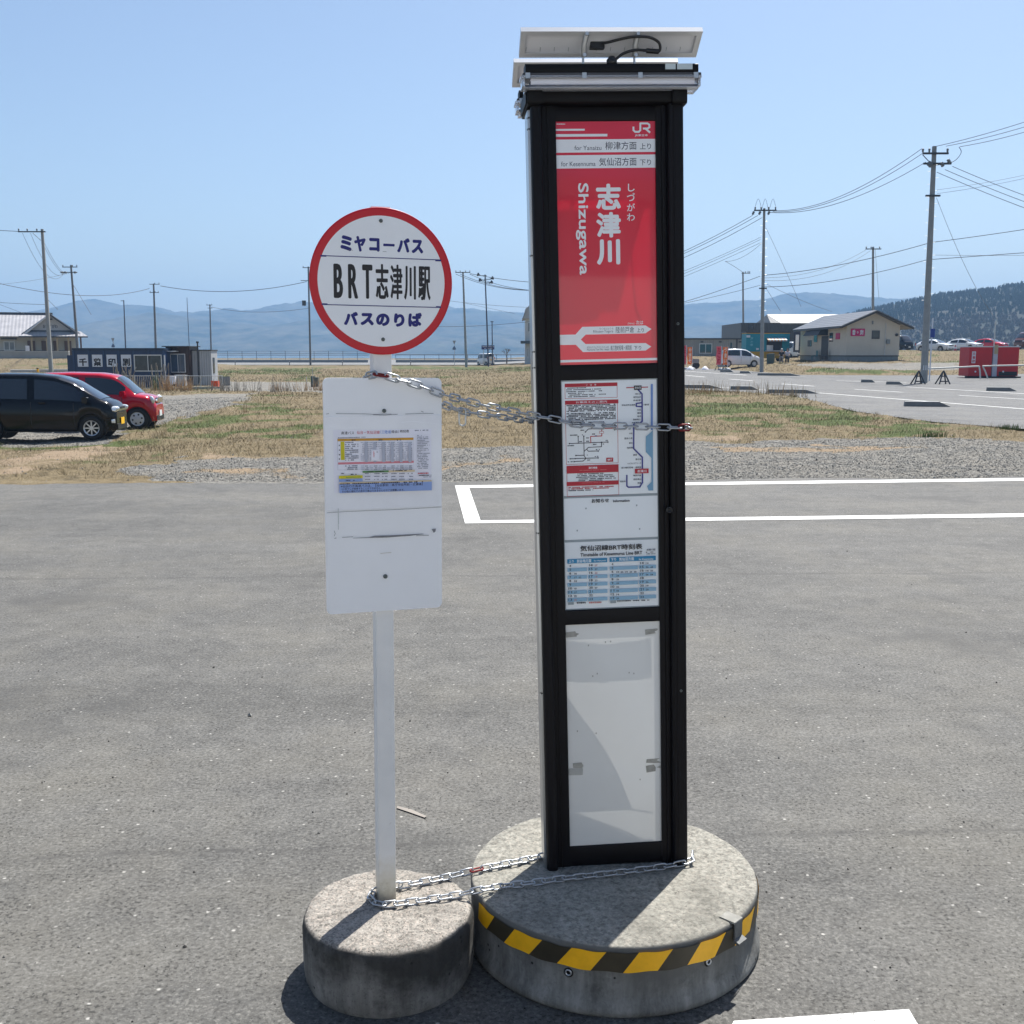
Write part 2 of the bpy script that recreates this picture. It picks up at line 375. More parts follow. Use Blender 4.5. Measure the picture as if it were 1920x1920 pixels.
m_ground, n, l, b = node_mat('field_ground')
tc = N(n, 'ShaderNodeTexCoord'); co = tc.outputs['Object']
at = N(n, 'ShaderNodeAttribute', attribute_name='tint'); sp = N(n, 'ShaderNodeSeparateColor'); l.new(at.outputs['Color'], sp.inputs[0])
nA = noise(n, l, co, .9, 8, .7); nB = noise(n, l, co, 9, 8, .75); nC = noise(n, l, co, 2.6, 6)
straw = mixc(n, l, (.11, .085, .047), (.235, .187, .113), rng_node(n, l, nB, .3, .7))
straw = mixc(n, l, straw, (.075, .06, .036), rng_node(n, l, nC, .5, .68, 0, .85)); straw = mixc(n, l, straw, (.26, .215, .14), rng_node(n, l, nA, .56, .72, 0, .6))
green = mixc(n, l, (.042, .062, .017), (.10, .118, .042), rng_node(n, l, nB, .35, .65))
vo = N(n, 'ShaderNodeTexVoronoi'); vo.inputs['Scale'].default_value = 22; l.new(co, vo.inputs['Vector'])
sv = N(n, 'ShaderNodeSeparateColor'); l.new(vo.outputs['Color'], sv.inputs[0])
grav = mixc(n, l, (.085, .082, .074), (.255, .245, .22), sv.outputs[0]); grav = mixc(n, l, grav, (.25, .225, .185), rng_node(n, l, nA, .45, .7, 0, .55))
soil = mixc(n, l, (.20, .145, .09), (.30, .235, .165), rng_node(n, l, nB, .3, .7))
def edge(w_): # ragged zone border
    a_ = N(n, 'ShaderNodeMath', operation='ADD'); l.new(w_, a_.inputs[0]); l.new(rng_node(n, l, nB, .2, .8, -.35, .35), a_.inputs[1]); return rng_node(n, l, a_.outputs[0], .35, .65)
c = mixc(n, l, straw, green, edge(sp.outputs[1])); c = mixc(n, l, c, grav, edge(sp.outputs[0])); c = mixc(n, l, c, soil, edge(sp.outputs[2]))
l.new(c, b.inputs['Base Color']); b.inputs['Roughness'].default_value = .95; b.inputs['Specular IOR Level'].default_value = .15
bp = N(n, 'ShaderNodeBump'); bp.inputs['Strength'].default_value = .9; bp.inputs['Distance'].default_value = .05; l.new(noise(n, l, co, 14, 8, .7), bp.inputs['Height']); l.new(bp.outputs[0], b.inputs['Normal'])
cols = np.stack([ZG, ZGR, ZS, np.ones_like(ZG)], -1).reshape(-1, 4)
g_ = big_mesh('ground', np.stack([XX, YY, ZZ], -1).reshape(-1, 3), quads, [m_ground], True, cols); tag(g_, 'dry grass field with gravel plots', kind='structure')

# asphalt
def asphalt(name, lo, hi, tint=(1, 1, 1), fine=1.0, seams=()):
    m, n, l, b = node_mat(name); tc = N(n, 'ShaderNodeTexCoord'); co = tc.outputs['Object']
    v1 = N(n, 'ShaderNodeTexVoronoi'); v1.inputs['Scale'].default_value = 115*fine; l.new(co, v1.inputs['Vector'])
    s1 = N(n, 'ShaderNodeSeparateColor'); l.new(v1.outputs['Color'], s1.inputs[0])
    agg = rng_node(n, l, s1.outputs[0], 0, 1, .78, 1.2)
    n1 = noise(n, l, co, 60*fine, 8, .75); n2 = noise(n, l, co, 7, 8, .6); n3 = noise(n, l, co, .8, 5, .6)
    mp = N(n, 'ShaderNodeMapping'); mp.inputs['Scale'].default_value = (.11, 1.5, 1); l.new(co, mp.inputs[0]); n4 = noise(n, l, mp.outputs[0], 1.0, 4, .6)
    f1 = rng_node(n, l, n1, .3, .7, .5, 1.5); f2 = rng_node(n, l, n2, .3, .7, .88, 1.12); f3 = rng_node(n, l, n3, .3, .7, .83, 1.14); f4 = rng_node(n, l, n4, .32, .68, .86, 1.12)
    cur = agg
    n5 = noise(n, l, co, 24*fine, 5, .7); f5 = rng_node(n, l, n5, .32, .68, .82, 1.18)
    for x_ in (f1, f2, f3, f4, f5):
        q = N(n, 'ShaderNodeMath', operation='MULTIPLY'); l.new(cur, q.inputs[0]); l.new(x_, q.inputs[1]); cur = q.outputs[0]
    mid = tuple((lo+hi)/2*t for t in tint)
    c = mixc(n, l, mid, cur, 1.0, 'MULTIPLY')
    # warmer, dustier patches
    c = mixc(n, l, c, (mid[0]*1.16, mid[1]*1.09, mid[2]*.93), rng_node(n, l, n3, .45, .75, 0, .5))
    # pale stones in the surface
    v2 = N(n, 'ShaderNodeTexVoronoi'); v2.inputs['Scale'].default_value = 42*fine; l.new(co, v2.inputs['Vector']); s2 = N(n, 'ShaderNodeSeparateColor'); l.new(v2.outputs['Color'], s2.inputs[0])
    cl = noise(n, l, co, 5*fine, 5, .7); fl = noise(n, l, co, 70*fine, 5, .6)
    d2 = rng_node(n, l, v2.outputs['Distance'], .34, .16); k2 = rng_node(n, l, s2.outputs[1], .962, .98)
    q = N(n, 'ShaderNodeMath', operation='MULTIPLY'); l.new(d2, q.inputs[0]); l.new(k2, q.inputs[1])
    c = mixc(n, l, c, (.36, .35, .32), q.outputs[0])
    a5 = N(n, 'ShaderNodeMath', operation='MULTIPLY_ADD'); l.new(cl, a5.inputs[0]); a5.inputs[1].default_value = .35; l.new(fl, a5.inputs[2])
    c = mixc(n, l, c, (.028, .027, .024), rng_node(n, l, a5.outputs[0], .745, .81, 0, .85)); c = mixc(n, l, c, (mid[0]*1.9, mid[1]*1.9, mid[2]*1.85), rng_node(n, l, a5.outputs[0], .60, .53, 0, .6))
    ns = noise(n, l, co, .45, 4, .55); ns2 = noise(n, l, co, 3.1, 5, .6); st = N(n, 'ShaderNodeMath', operation='MULTIPLY_ADD'); l.new(ns2, st.inputs[0]); st.inputs[1].default_value = .35; l.new(ns, st.inputs[2])
    c = mixc(n, l, c, (mid[0]*.55, mid[1]*.55, mid[2]*.56), rng_node(n, l, st.outputs[0], .74, .86, 0, .55))   # old oil and water stains
    sy = N(n, 'ShaderNodeSeparateXYZ'); l.new(co, sy.inputs[0])
    for (y0, slope, wd, amt) in seams:      # worn paving joints across the lot
        nz = noise(n, l, co, .7, 6, .7); a1 = N(n, 'ShaderNodeMath', operation='MULTIPLY_ADD'); l.new(sy.outputs[0], a1.inputs[0]); a1.inputs[1].default_value = -slope; l.new(sy.outputs[1], a1.inputs[2])
        a2 = N(n, 'ShaderNodeMath', operation='ADD'); l.new(a1.outputs[0], a2.inputs[0]); l.new(rng_node(n, l, nz, .2, .8, -.09-y0, .09-y0), a2.inputs[1]); a3 = N(n, 'ShaderNodeMath', operation='ABSOLUTE'); l.new(a2.outputs[0], a3.inputs[0])
        k_ = N(n, 'ShaderNodeMath', operation='MULTIPLY'); l.new(rng_node(n, l, a3.outputs[0], wd, 0), k_.inputs[0]); l.new(rng_node(n, l, n2, .4, .6, .2*amt, amt), k_.inputs[1]); c = mixc(n, l, c, (.05, .048, .045), k_.outputs[0])
    l.new(c, b.inputs['Base Color']); b.inputs['Roughness'].default_value = .82; b.inputs['Specular IOR Level'].default_value = .35
    bp = N(n, 'ShaderNodeBump'); bp.inputs['Strength'].default_value = .55; bp.inputs['Distance'].default_value = .004
    l.new(n1, bp.inputs['Height']); l.new(bp.outputs[0], b.inputs['Normal'])
    return m
m_lot = asphalt('lot_asphalt', .077, .121, (1.04, 1.015, .94), 1.0, ((9.05, .03, .05, .7), (3.95, .06, .03, .75), (5.6, -.03, .02, .35))); m_roadm = asphalt('road_asphalt', .095, .135, (1, 1, .98), .5)
# lot: one sheet with a ragged far edge
xs = np.linspace(-60, 60, 900); ye = lot_edge(xs)+(fbm(xs, xs*0, 1.2, 5)-.5)*.55+(fbm(xs, xs*0, .25, 6)-.5)*.16
xs2 = np.concatenate([[-60], xs, [60]])
vs = [(x, -12, 0) for x in xs]+[(x, y, 0) for x, y in zip(xs, ye)]
k = len(xs); lot = big_mesh('parking_lot', np.array(vs), np.array([(i, i+1, k+i+1, k+i) for i in range(k-1)]), [m_lot]); tag(lot, kind='structure')
# road: strip between its kerb lines
def strip(name, A, B, mt, ncol=8, lift=0.0, nrow=10):
    t = np.linspace(0, 1, nrow); rows = []
    A = np.array(A); B = np.array(B)
    ca = np.concatenate([np.linspace(A[i], A[i+1], ncol)[(i > 0):] for i in range(len(A)-1)]); cb = np.concatenate([np.linspace(B[i], B[i+1], ncol)[(i > 0):] for i in range(len(B)-1)])
    g = ca[None]*(1-t[:, None, None])+cb[None]*t[:, None, None]; g[..., 2] = base_h(g[..., 0], g[..., 1])+lift
    r_, c_ = g.shape[:2]; ii = np.arange(r_*c_).reshape(r_, c_)
    return big_mesh(name, g.reshape(-1, 3), np.stack([ii[:-1, :-1], ii[:-1, 1:], ii[1:, 1:], ii[1:, :-1]], -1).reshape(-1, 4), [mt])
tag(strip('road', near_w, far_w, m_roadm), kind='structure')
m_roadfar = asphalt('far_road_asphalt', .14, .2, (1, 1, .98), .4)
A = [gnd(px, 685.5) for px in (395, 700, 1000, 1170)]; B = [gnd(px, 675) for px in (395, 700, 1000, 1170)]
tag(strip('road', A, B, m_roadfar, lift=.12), kind='structure')

# painted markings, each a thin sheet 4 mm above its surface
def marking(label, pts, z=None, wear=0):
    """pts: photo outline of a painted mark"""
    mb = MB(); q = [gndb(*p) if z is None else gnd(*p) for p in pts]; mb.add([(p[0], p[1], p[2]+.005) for p in q], [tuple(range(len(q)))], m_road_paint)
    o = mb.build('lane_marking'); return tag(o, label, 'road marking', 'painted lines on the asphalt')
def seg_mark(label, a, b, wd):
    p, q = gndb(*a), gndb(*b); d = q-p; nrm = np.array([-d[1], d[0], 0]); nrm = nrm/np.linalg.norm(nrm)*wd/2
    k = 12; vs = []
    for i in range(k+1):
        c_ = p+d*i/k
        for s_ in (-1, 1):
            e_ = c_+nrm*s_; vs.append((e_[0], e_[1], float(base_h(e_[0], e_[1]))+.006))
    mb = MB(); mb.add(vs, [(2*i, 2*i+2, 2*i+3, 2*i+1) for i in range(k)], m_road_paint)
    return tag(mb.build('lane_marking'), label, 'road marking', 'painted lines on the asphalt')
# bay outline on the lot: one painted mark
bt = [gnd(853, 911), gnd(1925, 897.5), gnd(2200, 894)]; bb = [gnd(872, 981), gnd(1925, 968), gnd(2200, 964)]
mb = MB(); zf = .005
def flat(pts): mb.add([(p[0], p[1], zf) for p in pts], [tuple(range(len(pts)))], m_road_paint)
flat([gnd(853, 911), gnd(878, 910.5), gnd(901, 976.5), gnd(872, 982)])
flat([gnd(878, 910.5), gnd(2200, 893), gnd(2200, 898.5), gnd(879.5, 915.5)])
flat([gnd(872, 982), gnd(901, 976.5), gnd(2200, 959.5), gnd(2200, 967)])
tag(mb.build('bay_marking'), 'white outlined bus bay painted on the lot behind the tall dark pillar', 'road marking', 'painted lines on the asphalt')
marking('white painted block at the foot of the picture, right of the striped base', [(1376, 1917), (1704, 1895), (1760, 1990), (1330, 2000)], 0)
seg_mark('long white edge line on the near side of the road', (1150, 716), (1530, 736.5), .16).name = 'lane_marking'
seg_mark('long white edge line running past the nearest kerb block', (1535, 736.8), (2150, 785), .17)
seg_mark('centre dash by the right edge of the photo, longest one', (1798, 741.5), (2010, 754), .16)
seg_mark('centre dash left of the utility pole foot', (1602, 730), (1693, 735.6), .17)
seg_mark('centre dash below the beige shop', (1466, 720), (1527, 724.3), .2)
seg_mark('centre dash in front of the nearest white car', (1368, 711), (1412, 714), .22)
seg_mark('centre dash just right of the tall pillar', (1286, 704), (1322, 707), .24)
seg_mark('far edge line below the red containers', (1700, 725.5), (2150, 752), .18)
seg_mark('far edge line under the teal food stall', (1250, 694), (1400, 703.5), .25)
seg_mark('short white stop line beside the small kerb blocks', (1568, 714), (1700, 717), .22)
mb = MB(); mb.add([(*gnd(x, y)[:2], .005) for x, y in ((745, 1513), (770, 1519), (800, 1532), (796, 1535), (768, 1525), (744, 1517))], [tuple(range(6))], mat('scuff_chalk', (.25, .225, .195), .8, var=.2))
tag(mb.build('chalk_scuff'), 'faint pinkish scuff on the asphalt beside the white post', 'scuff mark')
# sea and distant land
me = MB(); me.add([(-3000, 440, -1.2), (3000, 440, -1.2), (3000, 3200, -1.2), (-3000, 3200, -1.2)], [(0, 1, 2, 3)], mat('sea_water', (.10, .16, .21), .12, var=.1, vs=.02, bump=.2, bs=.4)); tag(me.build('sea'), kind='structure')

# unseen platform and white building, added behind the viewer to bounce sun onto signs
t = thing('bounce_platform', 'unseen pale concrete platform added behind the viewpoint to bounce light onto the signs', 'platform', (0, -2.6, 0)); MB().box(-9, 9, -1.6, 1.6, 0, .22, mat('platform_concrete', (.42, .41, .38), .9, var=.1, vs=2)).build('slab', t, .01)
t = thing('bounce_building', 'unseen long white building added behind the viewpoint to bounce sunlight onto the signs', 'building', (0, -8.0, 0)); m_stw = mat('bounce_white', (.76, .76, .74), .7, var=.04)
mb = MB(); mb.box(-16, 16, -7, 0, 0, 4.6, m_stw); mb.build('wall', t); MB().box(-16.6, 16.6, -7.4, .5, 4.6, 4.85, mat('bounce_eave', (.2, .2, .2), .6)).build('roof', t)
for x in (-12, -7.5, 7.5, 12):
    MB().box(x-1.1, x+1.1, .002, .05, .9, 2.2, m_dark_steel).build('window', t)
MB().box(-1.2, 1.2, .002, .06, .25, 2.4, m_dark_steel).build('door', t)

# ================================================================ BUS STOP FOREGROUND
class Frame:
    def __init__(s, O, psi, phi, tau):
        u = np.array([math.cos(psi), math.sin(psi), 0]); n = np.array([math.sin(psi), -math.cos(psi), 0]); v = np.array([0, 0, 1.])
        v2 = v*math.cos(tau)+n*math.sin(tau); s.n = n*math.cos(tau)-v*math.sin(tau)
        s.u = u*math.cos(phi)+v2*math.sin(phi); s.v = v2*math.cos(phi)-u*math.sin(phi); s.O = np.array(O, float)
        s.M = Matrix(((s.u[0], -s.n[0], s.v[0], O[0]), (s.u[1], -s.n[1], s.v[1], O[1]), (s.u[2], -s.n[2], s.v[2], O[2]), (0, 0, 0, 1)))
    def uv(s, px, py, w=0.0):       # panel coordinates of a measured point, w metres in front of the plane
        d = ray(px, py); C = np.array([0, 0, CH]); t = ((s.O+s.n*w-C)@s.n)/(d@s.n); q = C+d*t-s.O
        return float(q@s.u), float(q@s.v)
    def at(s, u, v, w=0.0): return s.O+s.u*u+s.v*v+s.n*w

HS, HB = .2095, .2194
# --- concrete feet
def concrete(name, top, side, stain, agg=90, pits=True, speck=.6):
    m, n, l, b = node_mat(name); tc = N(n, 'ShaderNodeTexCoord'); co = tc.outputs['Object']; ge = N(n, 'ShaderNodeNewGeometry')
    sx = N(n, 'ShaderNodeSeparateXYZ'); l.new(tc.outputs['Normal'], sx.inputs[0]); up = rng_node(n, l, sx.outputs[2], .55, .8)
    sz = N(n, 'ShaderNodeSeparateXYZ'); l.new(co, sz.inputs[0])
    vo = N(n, 'ShaderNodeTexVoronoi'); vo.inputs['Scale'].default_value = agg; l.new(co, vo.inputs['Vector']); sv = N(n, 'ShaderNodeSeparateColor'); l.new(vo.outputs['Color'], sv.inputs[0])
    nf = noise(n, l, co, 45, 8, .75); nm = noise(n, l, co, 9, 8, .7); nl = noise(n, l, co, 3.2, 6, .6)
    ct = mixc(n, l, tuple(c*.42 for c in top), tuple(min(1, c*1.75) for c in top), rng_node(n, l, nf, .32, .68)); ct = mixc(n, l, ct, tuple(c*1.5 for c in top), rng_node(n, l, sv.outputs[0], .7, 1, 0, .55))
    v3 = N(n, 'ShaderNodeTexVoronoi'); v3.inputs['Scale'].default_value = agg*1.9; nd = N(n, 'ShaderNodeMixRGB'); nd.inputs[0].default_value = .02; l.new(co, nd.inputs[1]); nz3 = N(n, 'ShaderNodeTexNoise'); nz3.inputs['Scale'].default_value = 60; l.new(co, nz3.inputs[0]); l.new(nz3.outputs['Color'], nd.inputs[2]); l.new(nd.outputs[0], v3.inputs['Vector']); s3 = N(n, 'ShaderNodeSeparateColor'); l.new(v3.outputs['Color'], s3.inputs[0])
    ct = mixc(n, l, ct, tuple(c*.28 for c in top), rng_node(n, l, s3.outputs[1], .6, 1, 0, speck)); ct = mixc(n, l, ct, (top[0]*1.9, top[1]*1.75, top[2]*1.7), rng_node(n, l, s3.outputs[2], .65, 1, 0, speck))
    ct = mixc(n, l, ct, tuple(c*.5 for c in top), rng_node(n, l, nl, .48, .7, 0, .7)); ct = mixc(n, l, ct, tuple(min(1, c*1.5) for c in top), rng_node(n, l, nm, .56, .72, 0, .6))
    mp = N(n, 'ShaderNodeMapping'); mp.inputs['Scale'].default_value = (1, 1, .18); l.new(co, mp.inputs[0]); nv = noise(n, l, mp.outputs[0], 14, 8, .7)
    cs = mixc(n, l, tuple(c*.45 for c in side), tuple(c*1.35 for c in side), rng_node(n, l, nv, .32, .68)); cs = mixc(n, l, cs, tuple(c*1.3 for c in side), rng_node(n, l, nf, .55, .75, 0, .5))
    cs = mixc(n, l, cs, tuple(c*.3 for c in side), rng_node(n, l, nm, .52, .7, 0, .75)); cs = mixc(n, l, cs, tuple(c*.25 for c in side), rng_node(n, l, s3.outputs[1], .8, 1, 0, speck*.5))
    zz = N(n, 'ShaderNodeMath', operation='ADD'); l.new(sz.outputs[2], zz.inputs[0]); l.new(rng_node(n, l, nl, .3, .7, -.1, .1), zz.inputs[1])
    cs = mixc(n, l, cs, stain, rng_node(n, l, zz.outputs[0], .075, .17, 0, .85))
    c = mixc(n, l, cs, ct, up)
    if pits:
        v2 = N(n, 'ShaderNodeTexVoronoi'); v2.inputs['Scale'].default_value = 30; l.new(co, v2.inputs['Vector']); s2 = N(n, 'ShaderNodeSeparateColor'); l.new(v2.outputs['Color'], s2.inputs[0])
        q = N(n, 'ShaderNodeMath', operation='MULTIPLY'); l.new(rng_node(n, l, v2.outputs['Distance'], .16, .1), q.inputs[0]); l.new(rng_node(n, l, s2.outputs[0], .8, .82), q.inputs[1])
        q2 = N(n, 'ShaderNodeMath', operation='MULTIPLY'); l.new(q.outputs[0], q2.inputs[0]); l.new(rng_node(n, l, up, 0, 1, 1, 0), q2.inputs[1])
        c = mixc(n, l, c, (.03, .03, .028), q2.outputs[0])
    l.new(c, b.inputs['Base Color']); b.inputs['Roughness'].default_value = .92; b.inputs['Specular IOR Level'].default_value = .2
    bp = N(n, 'ShaderNodeBump'); bp.inputs['Strength'].default_value = .6; bp.inputs['Distance'].default_value = .004; l.new(nf, bp.inputs['Height']); l.new(bp.outputs[0], b.inputs['Normal'])
    return m
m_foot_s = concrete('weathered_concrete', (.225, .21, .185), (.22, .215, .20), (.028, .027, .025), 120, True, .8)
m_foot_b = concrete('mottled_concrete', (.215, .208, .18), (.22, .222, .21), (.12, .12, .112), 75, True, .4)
def wobble(o, amp, sc, keep_below=.01):
    for v in o.data.vertices:
        r = math.hypot(v.co.x, v.co.y)
        if r < .02 or v.co.z < keep_below: continue
        a = math.atan2(v.co.y, v.co.x)
        k = amp*(math.sin(a*3+sc)+.6*math.sin(a*7+2*sc)+.5*math.sin(a*17+v.co.z*40)+.4*math.sin(a*41+sc)); v.co.z += k*.5*(v.co.z > .1); v.co.x *= 1+k; v.co.y *= 1+k
small_c = (-.3825, 3.0819); big_c = (.3308, 3.3040)
t = thing('sign_weight', 'smaller weathered concrete drum holding the white bus stop post', 'concrete base', (*small_c, 0), group='round concrete weights on the asphalt')
r = .2620
ob = MB().lathe([(r-.012, 0), (r-.004, .02), (r, .06), (r, .178), (r-.003, .192), (r-.009, .202), (r-.019, .208), (r-.04, HS), (.1, HS+.001), (0, HS+.001)], m_foot_s, 160).build('drum', t); wobble(ob, .004, 1)
t_big = t = thing('sign_weight', 'larger concrete drum with striped tape round its rim, under the tall dark pillar', 'concrete base', (*big_c, 0), group='round concrete weights on the asphalt')
r = .4667
ob = MB().lathe([(r+.002, 0), (r+.012, .012), (r+.012, .028), (r+.004, .05), (r-.002, .07), (r-.001, .15), (r, HB-.012), (r-.003, HB-.003), (r-.010, HB), (r-.05, HB+.001), (.2, HB+.001), (0, HB+.001)], m_foot_b, 220).build('drum', t); wobble(ob, .0018, 2)
m_yel = mat('tape_yellow', lin(250, 186, 14), .5, var=.12, vs=18); m_blk = mat('tape_black', (.035, .028, .014), .55, var=.4, vs=9)
mb = MB(); per = .193/r; a0, a1 = math.radians(-158), math.radians(16); n_ = 0; top, bot = HB-.016, HB-.076; sh = .045/r
def tape(aL, aR, mt, rr):
    vs = []; k = 8
    for i in range(k+1):
        for j in range(2):
            a = aL+(aR-aL)*i/k+(sh if j else 0); z = top if j else bot
            a = min(max(a, a0), a1); vs.append((rr*math.cos(a), rr*math.sin(a), z-(.002*math.sin(a*23) if not j else .0015*math.sin(a*31))))
    mb.add(vs, [(2*i, 2*i+2, 2*i+3, 2*i+1) for i in range(k)], mt, True)
aa = a0-.08
while aa < a1:
    tape(aa, aa+per*.52, m_yel, r+.0045); tape(aa+per*.52, aa+per, m_blk, r+.0045); aa += per
mb.build('hazard_tape', t)
for (px, py) in ((1066, 1823), (1328, 1803)):
    p = P(px, py, 3.1); best = None
    d = ray(px, py); o_ = np.array([0, 0, CH]); # meet the drum side
    A_ = d[0]**2+d[1]**2; B_ = 2*(d[0]*(o_[0]-big_c[0])+d[1]*(o_[1]-big_c[1])); C_ = (o_[0]-big_c[0])**2+(o_[1]-big_c[1])**2-(r-.001)**2
    tt = (-B_-math.sqrt(B_*B_-4*A_*C_))/2/A_; q = o_+d*tt; nx = Vector((q[0]-big_c[0], q[1]-big_c[1], 0)).normalized(); lq = Vector((q[0]-big_c[0], q[1]-big_c[1], q[2]))
    mb = MB(); Mx = Matrix.Translation(lq)@nx.to_track_quat('Z', 'Y').to_matrix().to_4x4()
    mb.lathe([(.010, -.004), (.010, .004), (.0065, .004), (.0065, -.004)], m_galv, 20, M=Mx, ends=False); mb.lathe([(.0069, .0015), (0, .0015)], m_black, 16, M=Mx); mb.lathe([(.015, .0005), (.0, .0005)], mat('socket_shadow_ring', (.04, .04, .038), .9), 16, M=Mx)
    mb.build('bolt_socket', t)
# metal clip pinched over the rim
ang = math.atan2(gnd(1372, 1722, HB)[1]-big_c[1], gnd(1372, 1722, HB)[0]-big_c[0])
Mx = Matrix.Rotation(ang, 4, 'Z')@Matrix.Translation((r+.006, 0, 0))
mb = MB(); mb.box(-.05, .004, -.022, .022, HB-.002, HB+.004, mat('rim_mortar', (.25, .245, .22), .9, var=.3, vs=30), Mx); mb.box(0, .005, -.02, .02, HB-.05, HB+.002, mat('dull_zinc', (.13, .135, .135), .65, .4, var=.3, vs=30), Mx)
mb.box(.003, .022, -.024, .02, HB-.058, HB-.05, MATS['dull_zinc'], Mx@Matrix.Translation((.003, 0, HB-.054))@Matrix.Rotation(.35, 4, 'Y')@Matrix.Translation((-.003, 0, -HB+.054))); mb.build('rim_clip', t)

# --- round sign on the white post
FS = Frame((-.3864, 3.1103, HS), .3085, -.0081, 0)
m_board = mat('white_board', (.86, .87, .885), .38, var=.03, vs=5, coat=.15)
m_board2 = mat('plastic_pocket', (.83, .84, .87), .25, var=.05, vs=9, coat=.4)
m_red = mat('sign_red', lin(196, 4, 30), .4, var=.04); m_navy = mat('print_navy', lin(22, 28, 112), .5, var=.05); m_ink = mat('print_black', (.01, .01, .013), .5, var=.05)
m_grime = mat('grime', (.22, .22, .23), .9, var=.3, vs=40)
t_post = t = thing('bus_stop_sign', 'white square post carrying a red ringed round bus stop disc and a white notice board', 'bus stop sign', M=FS.M)
hw = .0275
def post_paint():      # white paint, gone yellow and dirty towards the foot, with a few rubbed marks
    m, n, l, b = node_mat('post_white'); tc = N(n, 'ShaderNodeTexCoord'); co = tc.outputs['Object']; sz = N(n, 'ShaderNodeSeparateXYZ'); l.new(co, sz.inputs[0]); nz = noise(n, l, co, 22, 6, .7); nv = noise(n, l, co, 5, 5, .6)
    ad = N(n, 'ShaderNodeMath', operation='ADD'); l.new(sz.outputs[2], ad.inputs[0]); l.new(rng_node(n, l, nz, .2, .8, -.05, .05), ad.inputs[1])
    c = mixc(n, l, (.84, .83, .80), (.74, .735, .72), rng_node(n, l, nv, .4, .7)); c = mixc(n, l, c, (.60, .54, .40), rng_node(n, l, ad.outputs[0], .16, .03, 0, .85)); c = mixc(n, l, c, (.34, .30, .24), rng_node(n, l, ad.outputs[0], .05, -.01, 0, .8)); c = mixc(n, l, c, (.38, .36, .33), rng_node(n, l, noise(n, l, co, 34, 3, .5), .73, .77, 0, .7))
    l.new(c, b.inputs['Base Color']); b.inputs['Roughness'].default_value = .42; return m
MB().rbox(-hw, hw, .006, .006+2*hw, -.004, 2.103, post_paint(), .004).build('post', t)
def disc(rad, y, mt, mb, seg=96, cu=0.0, cv=1.894): mb.poly([(cu+rad*math.cos(2*math.pi*k/seg), cv+rad*math.sin(2*math.pi*k/seg)) for k in range(seg)], y, mt)
mb = MB(); Md = Matrix.Translation((0, 0, 1.894))@Matrix.Rotation(math.pi/2, 4, 'X')
mb.lathe([(.2025, -.005), (.2065, -.003), (.2065, .0), (.2055, .001), (.200, .001)], m_red, 96, M=Md); disc(.2002, -.0012, m_red, mb); disc(.1835, -.0016, mat('disc_white', (.86, .87, .88), .4, var=.03), mb)
sh_ = Sheet(mb, FS.uv, -.0018)
Z7 = lambda x, y: (560+x/6, 370+y/6)
def t7(s, x0, y0, x1, y1, mt, bold=0): a = Z7(x0, y0); b = Z7(x1, y1); sh_.text(s, a[0], a[1], b[0], b[1], mt, bold)
for (s, x0, y0, x1, y1) in (('ミ', 465, 425, 600, 608), ('ヤ', 622, 432, 755, 615), ('コ', 790, 455, 910, 612), ('ー', 950, 520, 1078, 555), ('バ', 1105, 455, 1250, 625), ('ス', 1268, 475, 1400, 635)): t7(s, x0, y0, x1, y1, m_navy, .06)
for (s, x0, y0, x1, y1) in (('B', 388, 745, 500, 1135), ('R', 552, 750, 668, 1140), ('T', 712, 755, 832, 1143), ('志', 862, 748, 1012, 1145), ('津', 1025, 755, 1168, 1150), ('川', 1182, 770, 1318, 1155), ('駅', 1342, 775, 1482, 1160)): t7(s, x0, y0, x1, y1, m_ink, (.045 if s in 'BRT' else .04))
for (s, x0, y0, x1, y1) in (('バ', 505, 1285, 668, 1440), ('ス', 692, 1300, 845, 1442), ('の', 868, 1305, 1022, 1450), ('り', 1070, 1305, 1190, 1458), ('ば', 1230, 1295, 1385, 1458)): t7(s, x0, y0, x1, y1, m_navy, .06)
sh_.line([Z7(248, 656), Z7(1592, 705)], 1.6, m_navy); sh_.line([Z7(248, 658), Z7(305, 660)], 3, m_navy); sh_.line([Z7(1540, 710), Z7(1596, 712)], 3, m_navy)
sh_.line([Z7(262, 1206), Z7(1594, 1240)], 1.6, m_navy); sh_.line([Z7(262, 1200), Z7(318, 1202)], 2.6, m_navy); sh_.line([Z7(1548, 1234), Z7(1594, 1236)], 3, m_navy)
sh_.line([Z7(945, 610), Z7(985, 612)], .6, m_grime); sh_.line([Z7(560, 592), Z7(610, 597)], .6, m_grime)
dsc = mb.build('sign_disc', t)
m_screw = mat('screw_steel', (.16, .18, .17), .4, .8, var=.2)
def screw(u, v, par, rr=.0055, y=-.0045):
    mb = MB(); Mq = Matrix.Translation((u, y, v))@Matrix.Rotation(math.pi/2, 4, 'X')
    mb.lathe([(rr, -.003), (rr, .0), (rr*.7, .0012), (rr*.45, .0012), (rr*.45, -.0005), (0, -.0005)], m_screw, 18, M=Mq); mb.build('screw', par)
screw(-.002, 2.063, dsc, y=-.0035); screw(.001, 1.731, dsc, y=-.0035)
